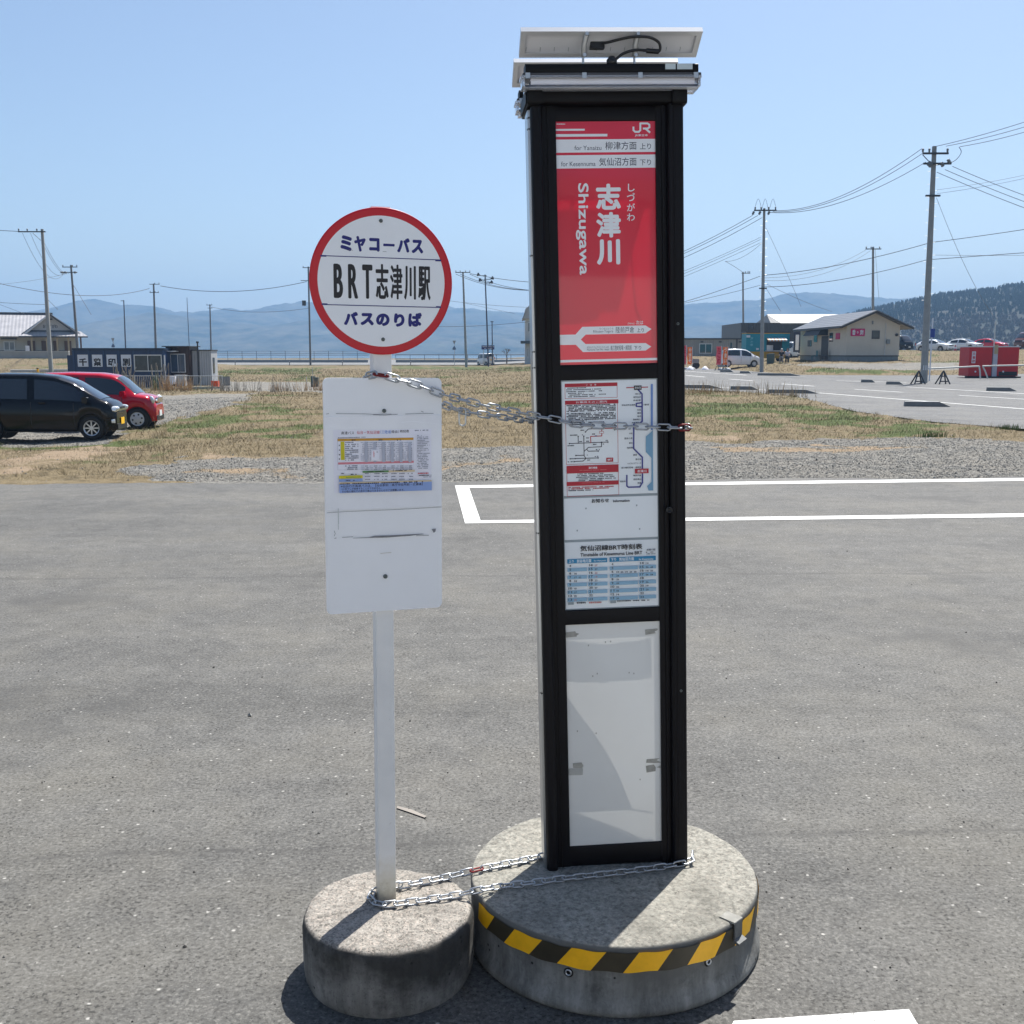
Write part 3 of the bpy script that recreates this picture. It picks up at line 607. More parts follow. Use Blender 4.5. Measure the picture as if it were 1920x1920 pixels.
# notice board
def rrect(x0, x1, z0, z1, rr, k=6):
    pts = []
    for (cx, cz, a) in ((x1-rr, z1-rr, 0), (x0+rr, z1-rr, 90), (x0+rr, z0+rr, 180), (x1-rr, z0+rr, 270)):
        pts += [(cx+rr*math.cos(math.radians(a+90*i/k)), cz+rr*math.sin(math.radians(a+90*i/k))) for i in range(k+1)]
    return pts
mbd = MB(); mbd.prism(rrect(-.1739, .1748, .929, 1.621, .016), 0, .005, m_board); bd = mbd.build('notice_board', t, .0008)
mb = MB(); s8 = Sheet(mb, FS.uv, -.0016); Z8 = lambda x, y: (590+x/6.857, 670+y/6.857)
mb.prism([(-.1715, 1.2375), (.1728, 1.239), (.1728, 1.513), (-.1715, 1.511)], -.0015, 0, m_board2)
mb.build('plastic_pocket', bd, .0004)
mb = MB(); s8 = Sheet(mb, FS.uv, -.0018)
m_paper = mat('notice_paper', (.80, .80, .88), .35, var=.03, coat=.3); m_grey = mat('print_grey', (.20, .21, .26), .6); m_lgrey = mat('print_light_grey', (.45, .47, .55), .6)
m_orange = mat('print_orange', lin(205, 150, 40), .5); m_yellow = mat('print_yellow', lin(212, 200, 20), .5); m_pink = mat('print_pink', lin(214, 130, 140), .5); m_green = mat('print_green', lin(92, 140, 84), .5)
m_pblue = mat('print_pale_blue', lin(140, 165, 215), .5); m_pred = mat('print_red', lin(196, 48, 62), .5); m_pcy = mat('print_blue', lin(60, 120, 200), .5); m_dkblue = mat('print_ink_blue', lin(22, 26, 60), .5); m_cream = mat('print_cream', lin(215, 195, 160), .5)
def r8(x0, y0, x1, y1, mt): a = Z8(x0, y0); b = Z8(x1, y1); s8.rect(*a, *b, mt, 'l')
def x8(s, x0, y0, x1, y1, mt, bold=.01): a = Z8(x0, y0); b = Z8(x1, y1); s8.text(s, *a, *b, mt, bold, 0, 2, 'l')
def d8(x0, y, x1, h, mt, seed=0): s8.dashes(*Z8(x0, y), Z8(x1, y)[0], h/6.857, mt, seed, -.028)
s8.rect(*Z8(245, 935), *Z8(1500, 1745), m_paper, 'l')
x8('高速バス', 340, 953, 505, 993, m_ink); x8('仙台－気仙沼線', 540, 945, 835, 988, m_pred); x8('（三陸道', 840, 938, 980, 982, m_pcy); x8('経由）', 985, 936, 1080, 975, m_dkblue); x8('時刻表', 1095, 930, 1212, 970, m_ink)
d8(1285, 940, 1460, 14, m_grey); d8(298, 1035, 660, 12, m_grey, 3)
r8(292, 1045, 1268, 1450, m_lgrey); r8(296, 1080, 1266, 1446, m_paper)
r8(292, 1047, 1268, 1078, m_orange); r8(332, 1082, 384, 1320, m_yellow); r8(300, 1350, 1272, 1378, m_pink)
for k, yy in enumerate(range(1095, 1345, 25)):
    d8(390, yy, 560 if k % 3 else 500, 15, m_grey, k)
    for xx in range(590, 1260, 56): 
        if not (720 < xx < 820 and yy > 1180): d8(xx, yy-2, xx+44, 13, m_grey if (xx//56) % 2 else m_lgrey, xx+k)
for yy in (1395, 1418, 1438):
    d8(390, yy, 545, 14, m_grey, yy)
    for xx in range(590, 1260, 56): d8(xx, yy, xx+44, 12, m_grey if (xx//56) % 2 else m_lgrey, xx)
for xx in range(640, 1260, 112): r8(xx, 1085, xx+36, 1345, m_lgrey)
for xx in (470, 815, 1050): d8(xx, 1062, xx+50, 16, m_dkblue, xx)
for yy in (1130, 1190, 1250, 1305): d8(306, yy, 322, 16, m_ink, yy)
r8(722, 1185, 826, 1325, m_paper); x8('運休', 745, 1205, 765, 1285, m_pred); d8(790, 1215, 806, 12, m_ink); d8(790, 1270, 806, 12, m_ink)
r8(610, 1458, 945, 1482, m_green); r8(945, 1450, 1280, 1475, m_cream); d8(670, 1470, 890, 14, m_ink, 4); d8(1000, 1455, 1180, 14, m_ink, 5)
r8(308, 1520, 612, 1558, m_yellow); r8(308, 1562, 612, 1598, m_pblue); d8(312, 1492, 372, 14, m_dkblue); d8(460, 1502, 545, 14, m_ink); d8(395, 1540, 590, 12, m_green, 8); d8(395, 1580, 510, 12, m_ink, 9)
for yy in (1492, 1528, 1566):
    for xx in (640, 760, 860, 980, 1080, 1190): d8(xx, yy, xx+70, 13, m_grey, xx+yy)
r8(312, 1618, 1498, 1742, m_pblue); r8(312, 1606, 1496, 1626, m_cream); d8(318, 1625, 1390, 18, m_dkblue, 1)
x8('※仙台行き高速バスは、【仙台駅前・県庁市役所前・広瀬通】', 330, 1638, 1380, 1672, m_dkblue, .015); x8('3ヶ所でしか降車することができません。', 340, 1676, 850, 1704, m_dkblue, .015); x8('その他の場所での途中下車はできませんのでご注意願います。', 345, 1708, 1145, 1738, m_dkblue, .015)
for k, yy in enumerate(range(1003, 1440, 21)): d8(1310, yy, 1310+[60, 140, 145, 100, 155, 130, 160, 80, 140, 150, 50, 165, 120, 150, 130, 145, 120, 150, 145, 140, 150][k], 10, m_grey, k)
d8(1318, 1488, 1455, 16, m_pred); d8(1315, 1515, 1490, 14, m_ink); d8(1375, 1535, 1490, 10, m_grey)
mb.build('timetable_sheet', bd)
mb = mbq = MB(); s8 = Sheet(mb, FS.uv, -.0062)
for pts in ([Z8(270, 722), Z8(640, 726), Z8(760, 732), Z8(980, 728)], [Z8(750, 738), Z8(900, 742), Z8(1060, 730)], [Z8(1160, 728), Z8(1340, 722), Z8(1520, 720)], [Z8(145, 728), Z8(178, 722)], [Z8(1362, 690), Z8(1392, 702)]): s8.line(pts, .9, m_grime)
for pts in ([(612.5, 961), (650, 958.5), (740, 955), (828, 950)],): s8.line(pts, .8, m_grime)
Z5 = lambda x, y: (600+x/7.68, 940+y/7.68)
s8.quad([Z5(470, 528), Z5(700, 522), Z5(960, 516), Z5(1300, 490), Z5(1500, 468), Z5(1470, 462), Z5(1000, 485), Z5(780, 492), Z5(700, 512), Z5(470, 522)], m_grime); s8.line([Z5(315, 515), Z5(470, 506)], .8, m_grime); s8.line([Z5(1380, 490), Z5(1558, 484)], 1, m_grime)
s8.line([Z5(258, 100), Z5(262, 320)], 1.6, mat('old_glue', (.55, .58, .57), .8)); s8.line([Z5(258, 330), Z5(262, 400)], 1.2, MATS['old_glue']); s8.quad([Z5(1602, 395), Z5(1662, 388), Z5(1655, 430), Z5(1630, 448)], m_grime); s8.line([Z5(200, 420), Z5(215, 460), Z5(200, 495)], .8, m_grime); s8.line([Z5(205, 530), Z5(230, 522)], .9, m_grime)
s8.line([Z5(865, 745), Z5(1020, 730)], .8, mat('tape_trace', (.5, .47, .38), .8)); s8.line([Z8(1110, 835), Z8(1250, 820), Z8(1450, 840), Z8(1640, 862)], .5, mat('scratch_white', (.85, .87, .9), .5))
mb.build('scuff_pattern', bd)
screw(.002, 1.526, bd, .006); screw(.001, 1.035, bd, .0065); 

# --- tall dark information pillar
FP = Frame((.3468, 3.3347, HB), .0802, .0232, -.0285)
t_pil = t = thing('bus_stop_pillar', 'tall black bus stop pillar with a red route panel, lamps and solar panels on top', 'bus stop pillar', M=FP.M)
m_alu = mat('bronze_aluminium', (.0075, .007, .0085), .42, .0, var=.25, vs=3, spec=.16, stretch=(4, 4, .4)); m_alu2 = mat('cap_black', (.005, .005, .006), .5, var=.2, spec=.2); m_silver = mat('brushed_silver', (.50, .52, .53), .3, .95, var=.12, vs=8, stretch=(1, 1, .2))
T0 = -.012; TT = FP.uv(1140, 194, .03)[1]; CT = FP.uv(1140, 167, .04)[1]
mb = MB(); mb.rbox(-.2321, -.1975, -.030, .085, T0, TT, m_alu, .012); mb.box(-.196, -.1541, -.002, .030, T0, TT, m_alu); mb.box(-.181, -.175, -.006, .0, T0, TT, m_alu); mb.build('column', t)
mb = MB(); mb.rbox(.187, .2361, -.030, .085, T0, TT, m_alu, .012); mb.box(.1541, .1855, -.002, .030, T0, TT, m_alu); mb.box(.172, .1765, -.008, .0, T0, TT, m_alu); mb.box(.204, .207, -.033, -.028, T0+.02, TT, m_alu); 
co_r = mb.build('column', t)
for (px, py) in ((1271, 607), (1277, 1295)):
    q = FP.uv(px, py, .03); mb = MB(); Mq = Matrix.Translation((q[0], -.031, q[1]))@Matrix.Rotation(math.pi/2, 4, 'X'); mb.lathe([(.0045, -.002), (.0045, .001), (.003, .0012), (.0022, -.001), (0, -.001)], m_screw, 14, M=Mq); mb.build('screw', co_r)
q = FP.uv(1255, 956, .03); mb = MB(); Mq = Matrix.Translation((q[0], -.031, q[1]))@Matrix.Rotation(math.pi/2, 4, 'X'); mb.lathe([(.010, -.003), (.010, .003), (.006, .004), (.005, 0), (0, 0)], m_black, 20, M=Mq); mb.build('key_lock', co_r)
mb = MB(); mb.box(-.2405, -.2327, -.006, .075, T0, TT-.012, m_silver)
sd_ = mb.build('side_plate', t)
mb = MB()
for py in (222, 243, 480, 660, 690, 1000, 1300):
    v_ = FP.uv(992, py)[1]; Mq = Matrix.Translation((-.2408, .0, v_))@Matrix.Rotation(-math.pi/2, 4, 'Y'); mb.lathe([(.003, -.001), (.003, .0012), (0, .0014)], m_black, 10, M=Mq); Mq = Matrix.Translation((-.2365, -.0085, v_))@Matrix.Rotation(math.pi/2, 4, 'X'); mb.lathe([(.0026, -.001), (.0026, .0012), (0, .0014)], m_black, 10, M=Mq)
mb.build('rivets', sd_)
for (z0, z1) in ((2.3855, TT), (1.602, 1.6495), (.8193, .8672), (T0+.015, .0714)): MB().rbox(-.1540, .1540, .000, .030, z0, z1, m_alu, .003, 'x').build('rail', t)
# unseen rear cover, openings shaped so sun throws bright patches onto the front sheets
def toward_sun(u, v, dy): s_ = np.array(sd); k = dy/float(s_@(-FP.n)); return u+k*float(s_@FP.u), v+k*float(s_@FP.v)
def zuv(pts, ox, oy, sc): return [FP.uv(ox+x/sc, oy+y/sc) for x, y in pts]
open_px = [zuv([(80, 535), (220, 542), (350, 541), (560, 525), (765, 500), (772, 1482), (560, 1450), (470, 1220), (400, 1085), (340, 985), (260, 870), (180, 770), (85, 630)], 1040, 1140, 3.84), zuv([(170, 1480), (560, 1462), (775, 1496), (778, 1672), (640, 1668), (500, 1605), (350, 1550)], 1040, 1140, 3.84),
           zuv([(78, 125), (760, 100), (760, 195), (600, 240), (350, 264), (80, 238)], 1040, 1140, 3.84),
           zuv([(440, -1100), (1460, -1100), (1460, 1400), (480, 1400), (480, 1010), (640, 1000), (865, 960), (885, 850), (850, 700), (790, 470), (610, 470), (600, 330), (462, 330)], 960, 420, 5.333)]
holes = [np.array([toward_sun(u, v, .0805) for u, v in pl]) for pl in open_px]
mb = MB(); u0_, u1_ = -.1975, .187; z_ = T0
while z_ < TT:
    zc = z_+.0025; cuts = []
    for h in holes:
        xs_ = [h[i][0]+(zc-h[i][1])/(h[i-1][1]-h[i][1])*(h[i-1][0]-h[i][0]) for i in range(len(h)) if (h[i][1] > zc) != (h[i-1][1] > zc)]; xs_.sort(); cuts += list(zip(xs_[::2], xs_[1::2]))
    cuts.sort(); cur = u0_
    for (a, b_) in cuts+[(u1_, u1_)]:
        if min(a, u1_) > cur+.0005: mb.add([(cur, .0865, z_), (min(a, u1_), .0865, z_), (min(a, u1_), .0865, z_+.005), (cur, .0865, z_+.005)], [(0, 1, 2, 3)], m_alu)
        cur = max(cur, min(b_, u1_))
    z_ += .005
mb.build('back_gobo', t)
q = [FP.uv(960+x/5.333, 420+y/5.333) for x, y in ((1180, -600), (1184, 50), (1190, 200), (1215, 600), (1240, 850), (1292, 965))]
mb = MB(); mb.tube([(toward_sun(u, v, .02)[0], .026, toward_sun(u, v, .02)[1]) for u, v in q], .0025, m_black, 6); mb.build('inner_cable', t)
m_tapeold = mat('old_tape', (.36, .35, .31), .7, var=.25, vs=60)
# blank white panel
m_blank = translucent('blank_sheet', .11, (.80, .80, .765), .3, var=.05, vs=2.5, coat=.7)
mb = MB(); mb.poly([(-.1545, .0716), (.1545, .0716), (.1545, .8191), (-.1545, .8191)], .006, m_blank); bl = mb.build('blank_panel', t)
mb = MB(); sb = Sheet(mb, FP.uv, .0045); ZB = lambda x, y: (1040+x/3.84, 1140+y/3.84)
for pts in ([(82, 178), (150, 170), (155, 182), (178, 188), (160, 200), (160, 208), (85, 215)], [(652, 158), (742, 150), (745, 160), (722, 172), (730, 184), (655, 196)], [(132, 1122), (195, 1116), (210, 1140), (198, 1158), (135, 1155)], [(665, 1092), (725, 1088), (760, 1084), (735, 1098), (770, 1116), (720, 1120), (660, 1118)], [(658, 1140), (715, 1130), (730, 1150), (728, 1178), (664, 1188)]): sb.quad([ZB(*p) for p in pts], m_tapeold)
sb.quad([ZB(*p) for p in ((100, 1160), (205, 1158), (203, 1205), (104, 1208))], mat('tape_ghost', (.42, .42, .39), .7)); sb.quad([ZB(*p) for p in ((735, 1150), (768, 1134), (768, 1158))], MATS['tape_ghost'])
for (x, y) in ((245, 272), (276, 493), (308, 475), (367, 248), (405, 244), (538, 468), (572, 474), (165, 890), (300, 905), (617, 1238)): sb.quad([ZB(x-3, y-6), ZB(x+4, y-5), ZB(x+3, y+6), ZB(x-4, y+5)], m_tapeold)
mb.build('tape_remnants', bl)
# red route panel
m_rp = translucent('route_red', .14, lin(226, 18, 52), .32, var=.05, vs=3, coat=1); m_rpw = mat('route_white', (.86, .865, .87), .35, var=.03, coat=.8); m_rpi = mat('route_ink', lin(35, 42, 60), .5)
mb = MB(); mb.poly([(-.1545, 1.6497), (.1545, 1.6497), (.1545, 2.3853), (-.1545, 2.3853)], .006, m_rp)
sr = Sheet(mb, FP.uv, .0055)
ZA = lambda x, y: (940+x/4.8, 20+y/4.8); ZC = lambda x, y: (960+x/5.333, 420+y/5.333)
L0 = lambda y: -.154
def bar(z, x0, y0, x1, y1, mt=m_rpw):   # band that starts at the panel's left edge
    a = sr.uv(*z(x0, y0)); b_ = sr.uv(*z(x1, y1)); mb.poly([(-.154, b_[1]), (min(b_[0], .154), b_[1]), (min(b_[0], .154), a[1]), (-.154, a[1])], sr.up(), mt)
def tx(z, s, x0, y0, x1, y1, mt, bold=0, rot=0): a = z(x0, y0); b_ = z(x1, y1); sr.text(s, *a, *b_, mt, bold, rot)
bar(ZA, 495, 1061, 753, 1076); bar(ZA, 495, 1108, 957, 1128); sr.dashes(*ZA(500, 1017), ZA(577, 1017)[0], 2, m_rpw, 2)
sr.line([ZA(*p) for p in ((1192, 1045), (1192, 1072), (1208, 1087), (1240, 1087), (1254, 1072), (1254, 1011), (1318, 1011), (1335, 1022), (1336, 1045), (1320, 1057), (1282, 1057))], 3.4, m_rpw); sr.line([ZA(*p) for p in ((1300, 1057), (1338, 1090))], 3.6, m_rpw)
tx(ZA, 'JR東日本', 1205, 1108, 1322, 1131, m_rpw, .02)
bar(ZA, 495, 1157, 1400, 1267); bar(ZA, 495, 1299, 1400, 1409)
tx(ZA, 'for Yanaizu', 660, 1212, 903, 1250, m_rpi); tx(ZA, '柳津方面', 937, 1176, 1220, 1246, m_rpi, .004); tx(ZA, '上り', 1250, 1190, 1350, 1243, m_rpi, .005)
tx(ZA, 'for Kesennuma', 540, 1356, 850, 1395, m_rpi); tx(ZA, '気仙沼方面', 882, 1321, 1220, 1391, m_rpi, .004); tx(ZA, '下り', 1250, 1336, 1350, 1388, m_rpi, .005)
for (s, x0, y0, x1, y1) in (('し', 1142, 1555, 1203, 1624), ('づ', 1133, 1638, 1205, 1712), ('が', 1133, 1732, 1206, 1802), ('わ', 1133, 1822, 1204, 1890)): tx(ZA, s, x0, y0, x1, y1, m_rpw, .012)
tx(ZA, '志', 852, 1556, 1080, 1788, m_rpw, .035); sr.text('津', 1118, 397.5, 1165, 444.5, m_rpw, .035); tx(ZC, '川', 848, 152, 1086, 404, m_rpw, .04)
sr.text('Shizugawa', 1078.5, 343, 1106.5, 515, m_rpw, .022, 1)
tx(ZC, '次は', 1240, 964, 1315, 1004, m_rpw, .01); tx(ZC, '(Next)', 1160, 984, 1226, 1006, m_rpw)
a_ = sr.uv(*ZC(478, 1158)); y_ = sr.up()
ar = [(478, 1108), (637, 1105), (705, 1028), (1337, 1013), (1397, 1050), (1340, 1092), (740, 1105), (690, 1155), (738, 1200), (1340, 1190), (1395, 1225), (1340, 1265), (712, 1280), (640, 1207), (478, 1210)]
ar_uv = [sr.uv(*ZC(*p)) for p in ar]; ar_uv[0] = (-.154, ar_uv[0][1]); ar_uv[-1] = (-.154, ar_uv[-1][1]); mb.poly(ar_uv, y_, m_rpw)
tx(ZC, '陸前戸倉', 1040, 1029, 1225, 1084, m_rpi, .004); tx(ZC, '上り', 1252, 1040, 1322, 1080, m_rpi, .01); tx(ZC, 'りくぜんとぐら', 878, 1036, 1015, 1055, m_rpi); tx(ZC, 'Rikuzen-Togura', 815, 1062, 1015, 1090, m_rpi)
tx(ZC, '南三陸町役場・病院前', 988, 1215, 1200, 1260, m_rpi, .004); tx(ZC, '下り', 1222, 1219, 1295, 1258, m_rpi, .01); tx(ZC, 'みなみさんりくちょうやくば・びょういんまえ', 752, 1222, 972, 1240, m_rpi); tx(ZC, 'Minamisanriku Town Office - Hospital', 752, 1247, 975, 1268, m_rpi)
v0 = sr.uv(*ZC(485, 1372))[1]; mb.poly([(-.154, v0-.004), (.154, v0-.004), (.154, v0+.0035), (-.154, v0+.0035)], sr.up(), m_rpw)
mb.build('route_panel', t)
# information panel
m_inf = mat('info_white', (.80, .845, .87), .35, var=.04, vs=3, coat=.6); m_infr = mat('info_red', lin(184, 36, 52), .5); m_inft = mat('info_ink', lin(28, 32, 50), .5); m_infg = mat('info_grey', (.30, .35, .37), .5); m_line = mat('line_indigo', lin(58, 60, 140), .5); m_water = mat('map_water', lin(120, 165, 195), .5); m_wateri = mat('map_water_edge', lin(110, 145, 205), .5)
m_cy = mat('table_cyan', lin(34, 132, 176), .5); m_cyl = mat('table_pale_cyan', lin(142, 182, 206), .5); m_rpink = mat('info_faint_red', lin(205, 110, 110), .5)
mb = MB(); mb.prism([(-.1545, .8674), (.1545, .8674), (.1545, 1.6018), (-.1545, 1.6018)], .006, .012, m_infg)
si = Sheet(mb, FP.uv, .0055); ZD = lambda x, y: (1030+x/8, 680+y/8); ZE = lambda x, y: (1030+x/6.857, 900+y/6.857)
def skew(z, k):   # measured rows slope with the panel: level them about the panel's middle
    return lambda x, y: z(x, y+k*(x-800))
zd = skew(ZD, -.028); ze = skew(ZE, -.034)
vA = si.uv(*ZE(800, 205))[1]; vB = si.uv(*ZE(800, 770))[1]
for (z0, z1) in ((vA+.004, 1.598), (vB+.004, vA-.004), (.8715, vB-.004)): mb.poly([(-.151, z0), (.151, z0), (.151, z1), (-.151, z1)], si.up(), m_inf)
def iv(z, x0, y0, x1, y1, mt): # level rectangle from its photo corners, sloped rows levelled
    a = si.uv(*z(x0, y0)); b_ = si.uv(*z(x1, y1)); mb.poly([(a[0], b_[1]), (b_[0], b_[1]), (b_[0], a[1]), (a[0], a[1])], si.up(), mt)
def ir(z, x0, y0, x1, y1, mt, t=.0013):
    a = si.uv(*z(x0, y0)); b_ = si.uv(*z(x1, y1)); y = si.up()
    for (p, q) in (((a[0], a[1]-t), (b_[0], a[1])), ((a[0], b_[1]), (b_[0], b_[1]+t)), ((a[0], b_[1]), (a[0]+t, a[1])), ((b_[0]-t, b_[1]), (b_[0], a[1]))): mb.poly([(p[0], p[1]), (q[0], p[1]), (q[0], q[1]), (p[0], q[1])], y, mt); y -= .00002
def it(z, s, x0, y0, x1, y1, mt, bold=.008, rot=0, res=2): a = z(x0, y0); b_ = z(x1, y1); si.text(s, *a, *b_, mt, bold, rot, res, 'c')
def idash(z, sc, x0, y, x1, h, mt, seed=0): a = z(x0, y); b_ = z(x1, y); si.dashes(a[0], a[1], b_[0], h/sc, mt, seed, -.03)
def il(z, pts, wd, mt): si.line([z(*p) for p in pts], wd, mt)
# (positions given as read off the enlarged photo, levelled to x=800)
def Y(x, y): return y+.028*(x-800)   # photo reading -> levelled row
def yd(x, y): return y
R_ = lambda x0, y0, x1, y1, mt: (lambda a, b_: mb.poly([(a[0], b_[1]), (b_[0], b_[1]), (b_[0], a[1]), (a[0], a[1])], si.up(), mt))(si.uv(*ZD(x0, y0)), si.uv(*ZD(x1, y1)))
# boxes: corners read top-left and bottom-right
ir(ZD, 233, 316, 1026, 523, m_infr); R_(233, 316, 1026, 350, m_infr); it(ZD, 'ご　注　意', 552, 318, 708, 345, m_inf, .0)
for k, (y, x0, x1) in enumerate(((384, 258, 555), (409, 258, 780), (437, 258, 795), (462, 285, 535), (488, 285, 855), (514, 285, 690))): idash(ZD, 8, x0, y-.006*(k), x1, 15, m_inft, k)
ir(ZD, 238, 572, 1040, 1507, m_infr); R_(238, 572, 1040, 610, m_infr); it(ZD, 'お乗換えのご案内', 402, 572, 866, 606, m_inf, 0)
for k, (y, x0, x1) in enumerate(((645, 262, 1000), (667, 290, 1000), (690, 290, 1000), (712, 290, 1000), (733, 262, 1000), (768, 262, 1000), (790, 290, 1000), (812, 262, 1000), (835, 290, 1000), (858, 290, 1000), (880, 290, 560), (905, 290, 870), (932, 290, 660))): idash(ZD, 8, x0, y, x1, 17, m_inft, k+20)
B_ = m_inft
for pts in ([(545, 1040), (590, 995), (785, 990)], [(305, 1215), (880, 1192)], [(435, 1105), (437, 1212)], [(520, 1100), (525, 1395), (548, 1432)], [(787, 1195), (787, 1262), (590, 1272), (527, 1330)], [(560, 1298), (590, 1330), (735, 1326)], [(400, 1394), (525, 1390)], [(388, 1441), (735, 1430)], [(372, 1485), (510, 1478), (560, 1432)]): il(ZD, pts, 1.3, B_)
for pts in ([(785, 990), (1000, 982)], [(790, 990), (790, 1030)], [(790, 1062), (790, 1100), (622, 1108), (626, 1200)]): il(ZD, pts, 1.5, m_infr)
ir(ZD, 752, 1030, 820, 1062, m_infr, .001); il(ZD, [(690, 1100), (712, 1100)], 1.6, m_line)
for (x, y) in ((545, 1040), (435, 1108), (520, 1104), (305, 1215), (882, 1192), (737, 1327), (400, 1394), (388, 1441), (374, 1486), (735, 1430), (787, 1196)): R_(x-9, y-9, x+9, y+9, B_)
for (x0, y, x1) in ((470, 1015, 525), (315, 1090, 425), (470, 1085, 508), (645, 1072, 690), (275, 1248, 375), (452, 1185, 495), (540, 1180, 600), (555, 1130, 605), (640, 1228, 710), (805, 1222, 845), (848, 1168, 885), (702, 1305, 758), (345, 1398, 385), (545, 1388, 582), (308, 1443, 368), (280, 1488, 355), (572, 1462, 615), (685, 1408, 740), (975, 1010, 995)): idash(ZD, 8, x0, y, x1, 16, B_, x0)
R_(857, 1428, 960, 1486, m_infr); it(ZD, 'BRT', 878, 1443, 942, 1470, m_inf, .02)
ir(ZD, 260, 1550, 1043, 1812, m_infr); R_(260, 1550, 1043, 1640, m_infr); it(ZD, '運行情報', 592, 1562, 722, 1594, m_inf, .015); idash(ZD, 8, 452, 1618, 860, 12, m_rpink, 3)
for k, (y, x0, x1) in enumerate(((1672, 425, 815), (1698, 425, 955), (1722, 405, 980), (1748, 425, 1000), (1772, 440, 800))): idash(ZD, 8, x0, y, x1, 14, m_inft, k+50)
R_(262, 1792, 1045, 1828, m_infr); idash(ZD, 8, 495, 1806, 830, 10, m_rpink, 2)
ir(ZD, 265, 1842, 1048, 1985, m_infr, .0011)
for k, (y, x1, mt) in enumerate(((1876, 970, m_infr), (1898, 900, m_infr), (1922, 660, m_inft))): idash(ZD, 8, 290, y, x1, 16, mt, k+70)
# route map
si.quad([ZD(*p) for p in ((1526, 320), (1556, 318), (1556, 1008), (1526, 1010))], m_wateri)
si.quad([ZD(*p) for p in ((1556, 1008), (1530, 1040), (1450, 1110), (1450, 1340), (1535, 1430), (1535, 1790), (1470, 1852), (1492, 1920), (1562, 1918))], m_water)
il(ZD, [(1335, 405), (1394, 470), (1396, 880), (1362, 905), (1270, 925), (1268, 1290), (1398, 1420), (1400, 1800), (1360, 1865), (1190, 1870), (1165, 1850), (1165, 1690)], 2.6, m_line)
il(ZD, [(1395, 600), (1308, 612), (1308, 655), (1395, 660)], 2.4, m_line); il(ZD, [(1160, 376), (1480, 366)], 1.6, m_infr); R_(1272, 344, 1386, 406, m_ink); it(ZD, '気仙沼', 1284, 358, 1374, 392, m_inf)
for (s, x0, x1, y) in (('不動の沢', 1288, 1372, 470), ('南気仙沼', 1262, 1372, 517), ('赤岩港', 1260, 1372, 565), ('気仙沼市立病院', 1088, 1295, 636), ('八幡大橋', 1412, 1495, 630), ('松岩', 1322, 1376, 708), ('最知', 1322, 1376, 756), ('岩月', 1322, 1376, 804), ('陸前階上', 1260, 1372, 852), ('大谷海岸', 1240, 1345, 900), ('小金沢', 1180, 1225, 995), ('本吉', 1200, 1250, 1062), ('陸前小泉', 1132, 1250, 1136), ('蔵内', 1198, 1250, 1206), ('陸前港', 1168, 1255, 1278), ('歌津', 1260, 1318, 1385), ('清水浜', 1292, 1380, 1450), ('ベイサイドアリーナ', 1172, 1380, 1512), ('南三陸町役場', 1082, 1258, 1576), ('病院前', 1294, 1380, 1570), ('陸前戸倉', 1264, 1380, 1692), ('陸前横山', 1264, 1380, 1750), ('柳津', 1326, 1380, 1806), ('前谷地', 1064, 1146, 1782)): it(ZD, s, x0, y-13, x1, y+13, m_inft, .015, 0, 1)
R_(1285, 1594, 1492, 1658, m_infr); it(ZD, '志津川', 1322, 1606, 1458, 1648, m_inf, .015)
# notices and timetable
it(ZE, 'お知らせ', 545, 240, 768, 293, m_ink, .03); it(ZE, 'Information', 821, 252, 1035, 284, m_ink, .03)
it(ZE, '気仙沼線BRT時刻表', 397, 832, 1197, 905, m_ink, .022, 0, 3); it(ZE, 'Timetable of Kesennuma Line BRT', 400, 928, 1196, 972, m_ink, .02, 0, 3)
it(ZE, '志津川駅', 1250, 884, 1366, 911, m_inft, .015); idash(ZE, 6.857, 1230, 930, 1362, 12, m_inft, 1); idash(ZE, 6.857, 1248, 952, 1364, 9, m_inft, 2)
def re_(x0, y0, x1, y1, mt): a, b_ = si.corners(*ZE(x0, y0), *ZE(x1, y1), 'c'); mb.poly([(a[0], b_[1]), (b_[0], b_[1]), (b_[0], a[1]), (a[0], a[1])], si.up(), mt)
re_(232, 1012, 745, 1068, m_cy); re_(775, 986, 1370, 1044, m_cy)
it(ZE, '上り', 250, 1030, 315, 1064, m_inf, .02); it(ZE, '前谷地方面', 355, 1018, 540, 1062, m_inf, .02); it(ZE, 'for Maeyachi', 574, 1028, 728, 1052, m_inf, .01); it(ZE, '下り', 792, 1006, 860, 1044, m_inf, .02); it(ZE, '気仙沼方面', 898, 994, 1090, 1038, m_inf, .02); it(ZE, 'for Kesennuma', 1152, 1004, 1338, 1030, m_inf, .01)
mins = {0: {6: '36', 7: '17  52', 8: '54', 10: '47', 11: '37', 12: '02', 13: '35'}, 1: {14: '27', 15: '37', 16: '22', 17: '15', 18: '22', 19: '37', 20: '07'}, 2: {6: '18  26  39  44  49', 7: '34', 8: '26', 9: '06', 10: '06', 11: '06', 12: '14', 13: '36'}, 3: {14: '14', 15: '26  44', 16: '14  39', 17: '06  54', 19: '06', 20: '19', 21: '20'}}
m_tred = mat('table_red', lin(190, 110, 105), .5)
